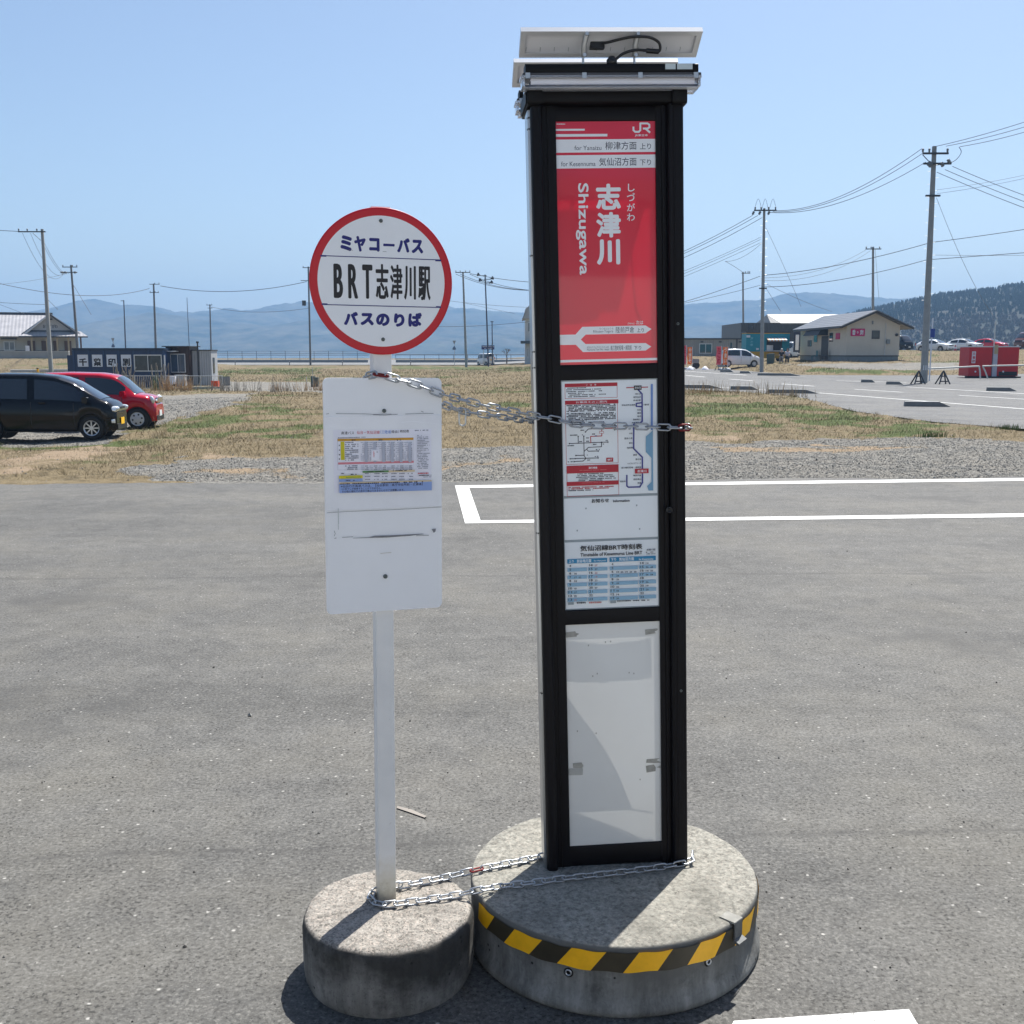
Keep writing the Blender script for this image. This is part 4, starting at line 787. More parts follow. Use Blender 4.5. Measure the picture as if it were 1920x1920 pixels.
for c_, (xh, y0, xb0, xb1, h0) in enumerate(((270, 1106, 234, 484, 4), (535, 1096, 498, 748, 14), (812, 1083, 778, 1138, 4), (1190, 1067, 1152, 1372, 14))):
    for k in range(10):
        y = y0+48.2*k; hr = h0+k
        if hr % 2 == 1: re_(xb0, y-23, xb1, y+23, m_cyl)
        wd = 22 if hr < 10 else 46; it(ZE, str(hr), xh-wd/2, y-15, xh+wd/2, y+15, m_ink, .02)
        if hr in mins[c_]:
            q = mins[c_][hr]; x = xh+50
            for mi in q.split(): it(ZE, mi, x, y-8, x+34, y+14, m_tred if (c_ < 2 and hr in (13, 14, 16, 17)) else m_inft, .02); x += 58 if len(q) < 12 else 56
re_(240, 1570, 314, 1604, m_infg); idash(ZE, 6.857, 325, 1580, 465, 20, m_inft, 3); idash(ZE, 6.857, 510, 1576, 668, 20, m_tred, 4); re_(784, 1546, 856, 1582, m_infg); idash(ZE, 6.857, 870, 1555, 1285, 16, m_inft, 5)
for (x, y) in ((470, 365), (1122, 325), (1160, 628), (358, 650), (930, 540)): re_(x-8, y-10, x+8, y+10, m_infg if x != 930 else m_inf)
mb.build('information_panel', t)
# cap with lamp brackets
LT = FP.uv(1140, 118, .073)[1]; LB = FP.uv(1140, 160, .045)[1]; LU0 = FP.uv(977, 148, .08)[0]; LU1 = FP.uv(1317, 146, .08)[0]
mb = MB(); mb.rbox(-.248, .244, -.040, .135, TT+.0005, CT, m_alu2, .008, 'x'); 
for u0 in (-.243, .196):
    mb.rbox(u0, u0+.045, -.052, .145, TT-.005, CT+.008, m_alu2, .008, 'x'); mb.rbox(u0+.008, u0+.034, -.06, -.02, CT, LB+.01, m_alu2, .004)
    mb.rbox(u0+.008, u0+.034, .10, .24, CT-.016, CT-.004, m_alu2, .004)
mb.build('cap', t, .0015)
m_clear = mat('clear_cover', (.86, .88, .92), .12, var=0, trans=.75, coat=.3); m_tubew = mat('lamp_diffuser', (.80, .80, .86), .35, var=.03); m_lab = mat('maker_sticker', (.55, .62, .62), .5)
def lamp(w0, vtop, u0, u1):
    """sealed batten lamp, its long side across the pillar"""
    mb = MB(); mb.rbox(u0+.014, u1-.010, w0-.028, w0+.028, vtop-.030, vtop, m_alu2, .008, 'x'); mb.rbox(u0+.006, u1-.002, w0-.034, w0+.034, vtop-.036, vtop-.029, mat('lamp_gasket', (.05, .05, .055), .5), .004, 'z')
    L = mb.build('lamp', t, .001)
    mb = MB(); mb.rbox(u0+.03, u1-.02, w0-.022, w0+.022, vtop-.064, vtop-.037, m_tubew, .012, 'x', 5); mb.build('lamp_tube', L)
    mb = MB(); mb.rbox(u0, u1, w0-.036, w0+.036, vtop-.042, vtop-.0365, m_clear, .010, 'z', 5); mb.rbox(u0+.012, u1-.012, w0-.03, w0+.03, vtop-.072, vtop-.066, m_clear, .01, 'x', 4)
    for e in (u0+.004, u1-.012): mb.rbox(e, e+.008, w0-.034, w0+.034, vtop-.066, vtop-.042, m_clear, .003)
    mb.build('lamp_cover', L)
    for k in range(4):
        uu = u0+.02+(u1-u0-.04)*k/3; mb = MB(); mb.rbox(uu-.007, uu+.007, w0-.040, w0-.034, vtop-.046, vtop-.030, m_galv, .002); mb.build('clip', L)
    return L
L1 = lamp(-.045, LT, LU0, LU1)
mb = MB(); 
for (a, b_) in ((1475, 1568), (1580, 1720)):
    p = FP.uv(940+a/4.8, 20+478/4.8, .073); q = FP.uv(940+b_/4.8, 20+528/4.8, .073); mb.box(p[0], q[0], -.0745, -.0735, q[1], p[1], m_lab)
mb.build('sticker', L1)
q0 = FP.uv(964, 172, -.215)
L2 = lamp(.215, q0[1], q0[0], q0[0]+.5)
# solar panels, tilted away towards the sun
m_frame = mat('panel_frame', (.72, .73, .74), .35, .35, var=.06); m_back = mat('panel_backsheet', (.80, .81, .84), .35, var=.05, coat=.4); m_cell = mat('solar_cell', (.01, .015, .05), .15, var=.1, coat=.8)
def solar(wt, vt, wb, vb, u0, u1, face):
    """frame edge rows: top edge at (depth wt, height vt), bottom edge at (wb, vb)"""
    ln = math.hypot(wb-wt, vt-vb); ang = math.atan2(vt-vb, wb-wt)      # slope
    Mx = Matrix.Translation(((u0+u1)/2, (wt+wb)/2, (vt+vb)/2))@Matrix.Rotation(-(ang-math.pi), 4, 'X') if False else Matrix.Translation(((u0+u1)/2, (wt+wb)/2, (vt+vb)/2))@Matrix.Rotation(-ang, 4, 'X')
    hx, hy = (u1-u0)/2, ln/2; mb = MB(); tk = .017; fw = .016      # local: +Y runs down the slope, +Z is the sunny side
    mb.box(-hx, hx, -hy, -hy+.004, -tk/2, tk/2, m_frame, Mx); mb.box(-hx, hx, hy-.004, hy, -tk/2, tk/2, m_frame, Mx); mb.box(-hx, -hx+.004, -hy+.004, hy-.004, -tk/2, tk/2, m_frame, Mx); mb.box(hx-.004, hx, -hy+.004, hy-.004, -tk/2, tk/2, m_frame, Mx)
    for (a, b_, c_, d_) in ((-hx+.004, hx-.004, -hy+.004, -hy+fw), (-hx+.004, hx-.004, hy-fw, hy-.004), (-hx+.004, -hx+fw, -hy+fw, hy-fw), (hx-fw, hx-.004, -hy+fw, hy-fw)): mb.box(a, b_, c_, d_, -tk/2+.0005, -tk/2+.002, m_frame, Mx)
    o = mb.build('solar_panel', t)
    mb = MB(); mb.box(-hx+.004, hx-.004, -hy+.004, hy-.004, .001, .004, m_back, Mx)
    for k in range(12): mb.box(-hx+.02+k*.043, -hx+.021+k*.043, hy-.032, hy-.017, -.0005, .0008, m_infg, Mx)
    mb.build('back_sheet', o); mb = MB(); mb.box(-hx+.004, hx-.004, -hy+.004, hy-.004, .0045, .0065, m_cell, Mx); mb.build('cell_face', o)
    return o, Mx, hx, hy
z1 = .0
p1 = FP.uv(976.5, 50, .055); p1r = FP.uv(1317.5, 52, .055); p2 = FP.uv(973, 107, -.03)
o1, Mx1, hx, hy = solar(-.055, (p1[1]+p1r[1])/2-.006, .03, p2[1]+.004, p1[0], p1r[0], 1)
p3 = FP.uv(963, 108, -.27); p3r = FP.uv(1271, 111, -.27); p4 = FP.uv(960, 163, -.355)
o2, Mx2, hx2, hy2 = solar(.27, (p3[1]+p3r[1])/2-.006, .355, p4[1]+.004, p3[0], p3r[0], 1)
m_arm = mat('bracket_steel', (.38, .38, .37), .4, .6, var=.15)
jb = FP.uv(1119, 79, .0)
mb = MB(); mb.rbox(jb[0]-.022, jb[0]+.022, -.015, .010, jb[1]-.020, jb[1]+.019, m_black, .003); mb.build('junction_box', o1)
for px in (1098, 1194):   # slotted arms that hold the front panel
    a = FP.uv(px+2, 64, .055); b_ = FP.uv(px-3, 105, .03)
    mb = MB(); mb.tube([(a[0], -.05, a[1]), ((a[0]+b_[0])/2-.004, -.045, (a[1]+b_[1])/2), (b_[0], -.028, b_[1])], [.009, .008, .010], m_arm, 6)
    mb.cyl((a[0], -.056, a[1]), (a[0], -.064, a[1]), .0055, m_galv, 12); mb.cyl((b_[0], -.034, b_[1]), (b_[0], -.044, b_[1]), .0055, m_galv, 12); mb.cyl((b_[0]-.003, -.03, b_[1]), (b_[0]-.003, -.03, LT-.005), .0035, m_galv, 8)
    mb.build('panel_bracket', t)
for px in (1068, 1165):
    b_ = FP.uv(px, 165, -.3); mb = MB(); mb.cyl((b_[0], .30, CT-.012), (b_[0], .30, b_[1]+.03), .004, m_galv, 8); mb.cyl((b_[0], .10, CT-.004), (b_[0], .30, CT-.004), .004, m_galv, 8); mb.build('panel_bracket', t)
def bez(pts, k=10):   # smooth curve through points
    pts = [Vector(p) for p in pts]; out = []
    for i in range(len(pts)-1):
        p0 = pts[max(i-1, 0)]; p1, p2 = pts[i], pts[i+1]; p3 = pts[min(i+2, len(pts)-1)]
        for j in range(k):
            s_ = j/k; out.append(.5*((2*p1)+(p2-p0)*s_+(2*p0-5*p1+4*p2-p3)*s_*s_+(3*p1-p0-3*p2+p3)*s_**3))
    return out+[pts[-1]]
def pf(px, py, w_): q = FP.uv(px, py, w_); return (q[0], -w_, q[1])
mb = MB(); mb.tube(bez([pf(940+x/4.8, 20+y/4.8, w_) for x, y, w_ in ((915, 290, .02), (960, 285, .03), (1080, 255, .045), (1200, 235, .06), (1330, 240, .06), (1410, 280, .055), (1430, 330, .05), (1415, 368, .045), (1360, 362, .045), (1300, 358, .045), (1200, 355, .05), (1100, 385, .055), (1040, 430, .055), (1000, 455, .05))]), .0042, m_black, 8)
mb.tube([pf(940+x/4.8, 20+y/4.8, .045) for x, y in ((1305, 360), (1415, 368))], .0075, m_black, 8); mb.build('cable', o1)
q = pf(1147, 112, .045); mb = MB(); mb.lathe([(.009, -.012), (.016, -.012), (.016, .004), (.011, .010), (.009, .014), (0, .014)], m_black, 18, M=Matrix.Translation((q[0], q[1], LT+.012))); mb.build('cable_gland', L1)
q = pf(1117, 165, -.1); mb = MB(); mb.tube(bez([(q[0]-.03, .10, CT-.003), (q[0], .11, CT+.018), (q[0]+.02, .14, CT+.026), (q[0]+.03, .25, CT-.003)]), .006, m_black, 8); mb.build('cable', t)

# --- chains tying the two together
m_chain = mat('chain_zinc', (.42, .44, .46), .4, .9, var=.12, vs=60); m_cred = mat('red_paint', lin(120, 20, 22), .5, .2, var=.35, vs=90)
def link_shape(pit, r=.0032, hw_=.0095):
    a = pit/2+.0045-hw_*.0; L_ = (pit+2*r*1.6)/2; st = max(L_-hw_*.85, .002); pts = []
    for k in range(7): t_ = -math.pi/2+math.pi*k/6; pts.append((st+hw_*.85*math.cos(t_), hw_*math.sin(t_)))
    for k in range(7): t_ = math.pi/2+math.pi*k/6; pts.append((-st+hw_*.85*math.cos(t_), hw_*math.sin(t_)))
    return pts
def chain(name, label, path, red=(), pit=.0345, roll0=0.0, flat=1.0):
    path = [Vector(p) for p in bez(path, 12)]; d = [0]
    for a, b_ in zip(path[:-1], path[1:]): d.append(d[-1]+(b_-a).length)
    def at_(s_):
        i = min(max(np.searchsorted(d, s_)-1, 0), len(path)-2); return path[i].lerp(path[i+1], (s_-d[i])/max(d[i+1]-d[i], 1e-9))
    n_ = int(d[-1]/pit); mb = MB(); reds = {}; sh_p = link_shape(pit)
    for i in range(n_):
        a = at_(i*pit); b_ = at_((i+1)*pit); c_ = (a+b_)/2; x = (b_-a).normalized(); up = Vector((0, 0, 1)); y = up.cross(x).normalized(); z = x.cross(y)
        ro = roll0+(math.pi/2*.92 if i % 2 else .08)+random.uniform(-.2, .2); e1 = z*math.cos(ro)+y*math.sin(ro)
        (reds.setdefault(i, MB()) if i in red else mb).tube([c_+x*p[0]+e1*p[1] for p in sh_p], (.0029), m_cred if i in red else m_chain, 7, closed=True)
    o = mb.build(name); tag(o, label, 'chain', 'chains tying the two bus stops together')
    for q in reds.values(): tag(q.build('chain_link', o), 'link painted dark red')
    return o
def sp(px, py, w_): q = FS.uv(px, py, w_); return FS.at(q[0], q[1], w_)
def pp(px, py, w_): q = FP.uv(px, py, w_); return FP.at(q[0], q[1], w_)
def between(px, py, fr):   # depth shared out between sign and pillar
    za = (sp(735, 706, .01)-[0, 0, CH])@cF; zb = (pp(1003, 780, .045)-[0, 0, CH])@cF; return P(px, py, za*(1-fr)+zb*fr)
path = [FS.at(-.035, 1.622, -.075), FS.at(-.043, 1.624, -.03), sp(694, 703, .012), sp(714, 702, .016), sp(738, 709, .016), sp(785, 722, .018), sp(828, 739, .02)]+[between(x, y, f_) for x, y, f_ in ((872, 751, .5), (920, 763, .68), (965, 772, .86))]+[pp(x, y, w_) for x, y, w_ in ((1003, 780, .045), (1040, 786, .046), (1080, 795, .04), (1120, 798, .04), (1180, 799, .04), (1240, 801, .044), (1284, 802, .042))]+[FP.at(.250, FP.uv(1288, 801, .02)[1], .02), FP.at(.251, FP.uv(1289, 801, 0)[1], -.05)]
path = [tuple(p) for p in path]; L_ = sum((Vector(a)-Vector(b_)).length for a, b_ in zip(path[:-1], path[1:])); n_l = int(L_/.0345)
chain('chain', 'upper chain, front run sloping from the white post across the pillar map', path, red=(3, n_l-3))
path = [FS.at(.0, 1.600, -.078), FS.at(.06, 1.585, -.06), FS.at(.13, 1.55, -.05), sp(826, 757, -.04)]+[between(x, y, f_) for x, y, f_ in ((850, 766, .35), (875, 773, .5), (920, 779, .7), (960, 785, .95))]+[FP.at(-.249, FP.uv(1000, 788, .0)[1], -.02), FP.at(-.249, FP.uv(1000, 788, .0)[1]-.002, -.07), FP.at(-.249, FP.uv(1000, 788, 0)[1]-.004, -.12)]
ch2 = chain('chain', 'upper chain, rear run passing behind the notice board to the pillar side', [tuple(p) for p in path], roll0=.3)
q = Vector(between(867, 778, .46)); mb = MB(); mb.tube([q+Vector((p[1], 0, p[0]-.006)) for p in link_shape(.042)], .0026, m_galv, 7, closed=True); mb.build('hanging_link', ch2)
hz = lambda px, py, h: gnd(px, py, h)
path = [hz(752, 1658, HS+.014), hz(706, 1668, HS+.014), hz(694, 1684, HS+.014), hz(706, 1694, HS+.014), hz(728, 1696, HS+.014), hz(770, 1691, HS+.013), hz(820, 1684, HS+.013), hz(868, 1676, HS+.016), hz(900, 1668, HB+.02), hz(945, 1661, HB+.013), hz(1000, 1655, HB+.013), hz(1045, 1648, HB+.013), hz(1110, 1641, HB+.013), hz(1180, 1633, HB+.013), hz(1240, 1625, HB+.013), hz(1282, 1618, HB+.016), hz(1299, 1610, HB+.02), hz(1297, 1592, HB+.03)]
chain('chain', 'lower chain, front run lying across both concrete drums before the pillar', [tuple(p) for p in path])
path = [hz(750, 1661, HS+.014), hz(790, 1654, HS+.013), hz(830, 1646, HS+.013), hz(868, 1637, HS+.018), hz(905, 1628, HB+.014), hz(950, 1619, HB+.013), hz(990, 1611, HB+.013), hz(1022, 1603, HB+.014), hz(1034, 1596, HB+.014)]
L_ = sum(np.linalg.norm(a-b_) for a, b_ in zip(path[:-1], path[1:]))
chain('chain', 'lower chain, rear run with a red link between the drums', [tuple(p) for p in path], red=(7,))

# ================================================================ CARS
def carpaint(name, rgb, coat=.6): return mat(name, rgb, .16, var=.0, coat=coat, spec=.25)
m_glass = mat('car_glass', (.008, .012, .020), .05, var=0, spec=.7, coat=.3); m_tyre = mat('tyre_rubber', (.018, .018, .018), .85, var=.2); m_rim = mat('alloy_rim', (.62, .63, .65), .3, .7, var=.05); m_cap = mat('wheel_cover', (.55, .56, .58), .4, .3, var=.05)
m_lamp = mat('headlamp_glass', (.72, .76, .78), .08, .35, var=.25, vs=40, coat=1); m_trim = mat('car_trim', (.015, .015, .016), .5, var=.1); m_chrome = mat('chrome', (.8, .8, .82), .12, 1, var=0); m_tail = mat('tail_lamp', (.35, .01, .012), .2, var=0, coat=1); m_plate_y = mat('plate_yellow', lin(245, 190, 20), .5, var=.05); m_plate_w = mat('plate_white', (.7, .72, .72), .5, var=.05)
def car(name, label, cat, loc, heading, paint, L=3.4, W=1.48, H=1.6, wb=2.39, fo=.62, R=.285, prof=None, belt=None, side=((.06, .44), (.47, .76)), wsx=(.70, .93), rear=(.0, .05), plate=m_plate_w, rim=m_rim, spokes=8, sill=.22, lampz=.46, roofw=.80, group=None, grille=True, lampw=(.07, .14, .10), tail=True, hub=False, roofpaint=None):
    t = thing(name, label, cat, loc, heading, group)
    xs = np.unique(np.concatenate([np.linspace(0, L, 60), [.02, .05, .09, L-.02, L-.05, L-.09]])); n_ = len(xs)
    px_, pz_ = np.array([p[0] for p in prof])*L, np.array([p[1] for p in prof])*H
    bx_, bz_ = np.array([p[0] for p in belt])*L, np.array([p[1] for p in belt])*H
    def smooth(x, X, Zz): return np.mean([np.interp(x+d_, X, Zz) for d_ in (-.05, -.025, 0, .025, .05)], 0)
    zt = smooth(xs, px_, pz_); zb_ = smooth(xs, bx_, bz_); rx = L-fo-wb; fx = L-fo
    zs = np.full(n_, sill); ar = R+.055
    for cx in (rx, fx): zs = np.maximum(zs, np.where(np.abs(xs-cx) < ar, R+np.sqrt(np.maximum(ar**2-(xs-cx)**2, 0)), 0))
    zs = np.where(xs < .12, sill+.08, zs); zs = np.where(xs > L-.12, np.maximum(zs, sill), zs)
    e = np.abs(xs-L/2)/(L/2); hwid = W/2*(1-.26*e**11-.025*e**2)
    def section(i):
        h_ = zt[i]-zb_[i]; k = min(max(h_/.35, 0), 1); wr = hwid[i]*(roofw*k+.90*(1-k)); b_ = min(zb_[i], zt[i]-.035)
        z0 = zs[i]; zm = max(z0+.02, min(.62*b_, b_-.1)); zm2 = max(z0+.01, sill+.12) if z0 < sill+.12 else z0+.01
        return [(hwid[i]*.94, z0), (hwid[i]*.985, min(zm2, zm)), (hwid[i], max(zm, zm2)), (hwid[i]*.985, b_-.03 if b_-.03 > max(zm, zm2) else max(zm, zm2)+.005), (hwid[i]*.965, b_), (wr, zt[i]-.05*k-.012), (wr*.9, zt[i]-.012*k-.004), (wr*.5, zt[i]+.012), (0, zt[i]+.02)]
    sec = [section(i) for i in range(n_)]; m_ = 9
    ring = lambda i: [(xs[i], y, z) for y, z in sec[i]]+[(xs[i], -y, z) for y, z in sec[i][-2::-1]]
    mb = MB(); vs = sum([ring(i) for i in range(n_)], []); k = 2*m_-1
    mb.add(vs, [(i*k+j, (i+1)*k+j, (i+1)*k+j+1, i*k+j+1) for i in range(n_-1) for j in range(k-1)], paint, True)
    mb.add(ring(0), [tuple(range(k))], paint); mb.add(ring(n_-1), [tuple(range(k))[::-1]], paint)
    mb.box(.15, L-.12, -W/2+.13, W/2-.13, sill-.03, .62, m_trim)
    for cx in (rx, fx):
        for s_ in (-1, 1): mb.cyl((cx, s_*(W/2-.30), R+.02), (cx, s_*(W/2-.22), R+.02), ar, m_trim, 24)
    mb.build('body', t)
    def patch(nm, x0, x1, j0, j1, f0, f1, sgn, off=.007, mt=m_glass):
        ids = [i for i in range(n_) if x0*L <= xs[i] <= x1*L]; vs = []; fs = []
        for i in ids:
            a = np.array(sec[i][j0]); b_ = np.array(sec[i][j1])
            for f in (f0, f1):
                q = a+(b_-a)*f; vs.append((xs[i], sgn*(q[0]+off), q[1]+off*.3))
        for a in range(len(ids)-1): fs.append((2*a, 2*a+2, 2*a+3, 2*a+1) if sgn < 0 else (2*a, 2*a+1, 2*a+3, 2*a+2))
        if fs: mb = MB(); mb.add(vs, fs, mt, True); return mb.build(nm, t)
    for s_ in (-1, 1):
        for (a, b_) in side: patch('side_window', a, b_, 4, 5, .10, .90, s_)
    def top(nm, x0, x1, off=.008, mt=m_glass):
        ids = [i for i in range(n_) if x0*L <= xs[i] <= x1*L]; vs = []; fs = []
        for i in ids:
            a, b_, c_, d_ = sec[i][5], sec[i][6], sec[i][7], sec[i][8]
            row = [(a[0]*.97, a[1]+.01), b_, c_, d_]; row = row+[(-y, z) for y, z in row[-2::-1]]
            vs += [(xs[i]+off*.6*(1 if x0 > .3 else -1), y, z+off) for y, z in row]
        for a in range(len(ids)-1):
            for j in range(6): fs.append((a*7+j, (a+1)*7+j, (a+1)*7+j+1, a*7+j+1))
        mb = MB(); mb.add(vs, fs, mt, True); return mb.build(nm, t)
    top('windshield', *wsx)
    if rear[1] > rear[0]+.001: top('rear_window', *rear)
    else:
        mb = MB(); i = 1; mb.add([(-.006, y, z) for y, z in ((W*.36, H*.60), (-W*.36, H*.60), (-W*.31, H*.90), (W*.31, H*.90))], [(0, 1, 2, 3)], m_glass); mb.build('rear_window', t)
    for cx in (rx, fx):
        for s_ in (-1, 1):
            Mw = Matrix.Translation((cx, s_*(W/2-.085), R))@Matrix.Rotation(-s_*math.pi/2, 4, 'X'); rr = R*.66
            mb = MB(); mb.lathe([(rr, -.07), (R*.93, -.08), (R, -.06), (R, .05), (R*.95, .075), (rr+.01, .07), (rr, .055)], m_tyre, 36, M=Mw, ends=False); mb.lathe([(rr, -.06), (0, -.06)], m_tyre, 24, M=Mw); wl = mb.build('wheel', t)
            mb = MB(); mb.lathe([(rr+.004, .068), (rr-.014, .062), (rr-.022, .03)], rim, 32, M=Mw, ends=False)
            if hub:
                mb.lathe([(rr-.01, .060), (rr*.7, .072), (0, .078)], rim, 32, M=Mw)
                for q in range(6): a = q*math.pi/3+.2; mb.lathe([(.028, .0755), (0, .0765)], m_trim, 10, (rr*.68*math.cos(a), rr*.68*math.sin(a), 0), M=Mw)
            else:
                mb.lathe([(rr-.02, .02), (0, .02)], m_trim, 24, M=Mw); mb.lathe([(.045, .06), (0, .064)], rim, 14, M=Mw)
                for q in range(spokes): a = 2*math.pi*q/spokes; mb.box(.02, rr-.01, -.014, .014, .042, .062, rim, Mw@Matrix.Rotation(a, 4, 'Z'))
            mb.build('rim', wl)
    iL = n_-1
    def seam(xf):       # the gap beside a door
        xx = xf*L; i = min(max(np.searchsorted(xs, xx)-1, 0), n_-2); f = (xx-xs[i])/(xs[i+1]-xs[i])
        for s_ in (-1, 1):
            vs = []
            for j in range(1, 5):
                q = np.array(sec[i][j])*(1-f)+np.array(sec[i+1][j])*f
                for dx in (0, .014): vs.append((xx+dx, s_*(q[0]+.002), q[1]))
            mq = MB(); mq.add(vs, [(2*j, 2*j+1, 2*j+3, 2*j+2) if s_ < 0 else (2*j, 2*j+2, 2*j+3, 2*j+1) for j in range(3)], m_trim); mq.build('door_seam', t)
    if len(side) > 1 and L < 4.5:
        for xf in (side[0][1]+.012, min(side[1][1]-.0, 1-(fo+R+.12)/L)): seam(xf)
    for s_ in (-1, 1):   # lamps sit on the rounded front corners
        ci = np.searchsorted(xs, L-.16); hy = hwid[ci]*.86; mb = MB(); Mh = Matrix.Translation((L-.115, s_*(hy-.02), lampz*H))@Matrix.Rotation(s_*(-.42 if lampw[0] > .1 else -.75), 4, 'Z')@Matrix.Rotation(-.25, 4, 'Y')@Matrix.Diagonal((*lampw, 1))
        mb.lathe([(math.cos(a), math.sin(a)) for a in np.linspace(-math.pi/2, math.pi/2, 12)], m_lamp, 20, M=Mh); mb.build('headlight', t)
        if tail:
            mb = MB(); mb.rbox(.0-.012, .10, s_*W*.455-.05, s_*W*.455+.05, H*.50, H*.72, m_tail, .02, 'z'); mb.build('tail_light', t)
        mx_ = wsx[1]*L-.34; mb = MB(); mb.rbox(mx_-.07, mx_+.07, min(s_*W/2, s_*(W/2+.17)), max(s_*W/2, s_*(W/2+.17)), np.interp(mx_, bx_, bz_)+.0, np.interp(mx_, bx_, bz_)+.16, paint, .045, 'y', 4); mb.build('wing_mirror', t)
        for hx in ((side[0][0]+.03)*L+.1, (side[-1][0]+.02)*L+.08):
            if len(side) > 1: mb = MB(); mb.rbox(hx, hx+.16, min(s_*W/2, s_*(W/2+.03)), max(s_*W/2, s_*(W/2+.03)), .56*H-.02, .56*H+.02, paint, .008, 'y'); mb.build('door_handle', t)
    mb = MB(); mb.rbox(L-.03, L+.012, -W*.33, W*.33, sill+.02, sill+.16, m_trim, .03, 'x')
    if grille: mb.rbox(L-.05, L+.004, -W*.24, W*.24, lampz*H-.07, lampz*H+.06, m_trim, .03, 'x')
    mb.build('grille', t)
    if plate is not None:
        for (x0, x1, z0) in ((L+.012, L+.022, sill+.13), (-.02, -.008, .42*H)): mb = MB(); mb.box(x0, x1, -.165, .165, z0, z0+.165, plate); mb.build('number_plate', t)
    return t
KEI = dict(prof=[(0, .66), (.008, .80), (.03, .93), (.08, .98), (.2, 1.0), (.42, .995), (.58, .96), (.70, .87), (.84, .68), (.90, .605), (.96, .56), (.985, .50), (1, .40)], belt=[(0, .60), (.5, .575), (.86, .55), (.95, .53), (1, .38)])
p = on_ground(85, 822, 27.0)
def set_car(px, py, z, L, W, ref=.82, head=0.0, side_off=0):
    """base point so that the near front wheel stands at (px,py)"""
    w_ = on_ground(px, py, z); c, s = math.cos(head), math.sin(head)
    return np.array([w_[0]-c*ref*L-s*W/2, w_[1]-s*ref*L+c*W/2, w_[2]])
m_blackcar = carpaint('car_black', (.002, .0025, .0035), .25); m_redcar = carpaint('car_red', lin(170, 8, 36)); m_whitecar = carpaint('car_white', (.72, .74, .76)); m_red2 = carpaint('car_scarlet', lin(200, 14, 40))
k_blk = car('parked_car', 'black tall kei car with a yellow number plate parked on gravel at the left edge', 'car', set_car(172, 821, 26.6, 3.4, 1.48, 1-.58/3.4, .12), .12, m_blackcar, H=1.63, wb=2.42, fo=.58, R=.285, side=((.10, .40), (.43, .79)), wsx=(.60, .905), plate=m_plate_y, lampz=.445, lampw=(.20, .085, .085), spokes=8, group='cars parked beside the field', **KEI)
mb = MB(); mb.rbox(3.32, 3.405, -.62, .62, .69, .735, m_chrome, .015, 'x'); mb.build('chrome_strip', k_blk)
mb = MB(); mb.rbox(3.30, 3.37, -.665, -.50, .40, .50, m_lamp, .03, 'x'); mb.build('fog_lamp', k_blk)
REDP = dict(prof=[(0, .62), (.01, .80), (.03, .93), (.08, .985), (.3, 1.0), (.55, .985), (.66, .95), (.71, .90), (.80, .72), (.845, .615), (.91, .60), (.965, .565), (.985, .50), (1, .38)], belt=[(0, .60), (.5, .585), (.84, .575), (.95, .54), (1, .36)])
k_red = car('parked_car', 'rounded red kei car parked nose right behind the black one', 'car', set_car(258, 802, 30.6, 3.4, 1.48, 1-.50/3.4, .12), .12, m_redcar, H=1.61, wb=2.52, fo=.50, R=.29, side=((.08, .40), (.44, .775)), wsx=(.685, .85), plate=m_plate_w, lampz=.51, lampw=(.07, .11, .125), rim=m_cap, hub=True, group='cars parked beside the field', **REDP)
mb = MB(); mb.rbox(3.36, 3.415, -.36, .36, .74, .88, m_chrome, .04, 'x'); mb.build('chrome_grille', k_red)
HATCH = dict(prof=[(0, .55), (.02, .64), (.10, .80), (.20, .92), (.35, .99), (.46, 1.0), (.56, .96), (.66, .85), (.755, .70), (.84, .655), (.94, .60), (.985, .50), (1, .38)], belt=[(0, .56), (.2, .63), (.5, .615), (.8, .605), (.95, .56), (1, .35)])
KEI2 = dict(prof=[(0, .62), (.01, .82), (.04, .94), (.12, .985), (.3, 1.0), (.5, .985), (.62, .94), (.74, .80), (.83, .66), (.90, .61), (.96, .56), (.985, .5), (1, .4)], belt=[(0, .60), (.5, .575), (.86, .55), (.95, .52), (1, .38)])
p = on_ground(1365, 688, 98); 
car('parked_car', 'white kei hatchback parked by the flags in front of the teal food stall', 'car', set_car(1414, 686, 98.5, 3.4, 1.48, .82, .10), .10, m_whitecar, H=1.65, wb=2.46, fo=.60, plate=None, rim=m_cap, hub=True, **KEI2)
def front_car(px, py, z, head, label, paint, **kw):
    w_ = on_ground(px, py, z); return car('parked_car', label, 'car', w_, head, paint, **kw)
hk = dict(L=4.37, W=1.79, H=1.46, wb=2.64, fo=.93, R=.32, side=((.16, .40), (.42, .70)), wsx=(.57, .775), rear=(.03, .17), lampz=.50, lampw=(.24, .09, .07), roofw=.74, sill=.2, spokes=10, group='cars in the raised car park at the right', **HATCH)
hd = math.radians(-52)
def nose_at(px, py, z, head, L):   # car whose nose is at the given spot
    w_ = on_ground(px, py, z); return np.array([w_[0]-math.cos(head)*L, w_[1]-math.sin(head)*L, w_[2]])
car('parked_car', 'white hatchback with black grille right beside the big utility pole', 'car', nose_at(1783, 659, 131, hd, 4.37), hd, m_whitecar, **hk)
car('parked_car', 'white sedan between the white hatchback and the red car', 'car', nose_at(1838, 658, 134, hd, 4.37), hd, m_whitecar, **hk)
car('parked_car', 'red hatchback above the red containers at the right', 'car', nose_at(1886, 657, 137, hd, 4.37), hd, m_red2, **hk)
VAN = dict(prof=[(0, .7), (.005, .88), (.02, .96), (.06, .995), (.5, 1.0), (.72, .985), (.80, .93), (.90, .70), (.94, .58), (.985, .53), (1, .35)], belt=[(0, .56), (.9, .54), (.97, .48), (1, .33)])
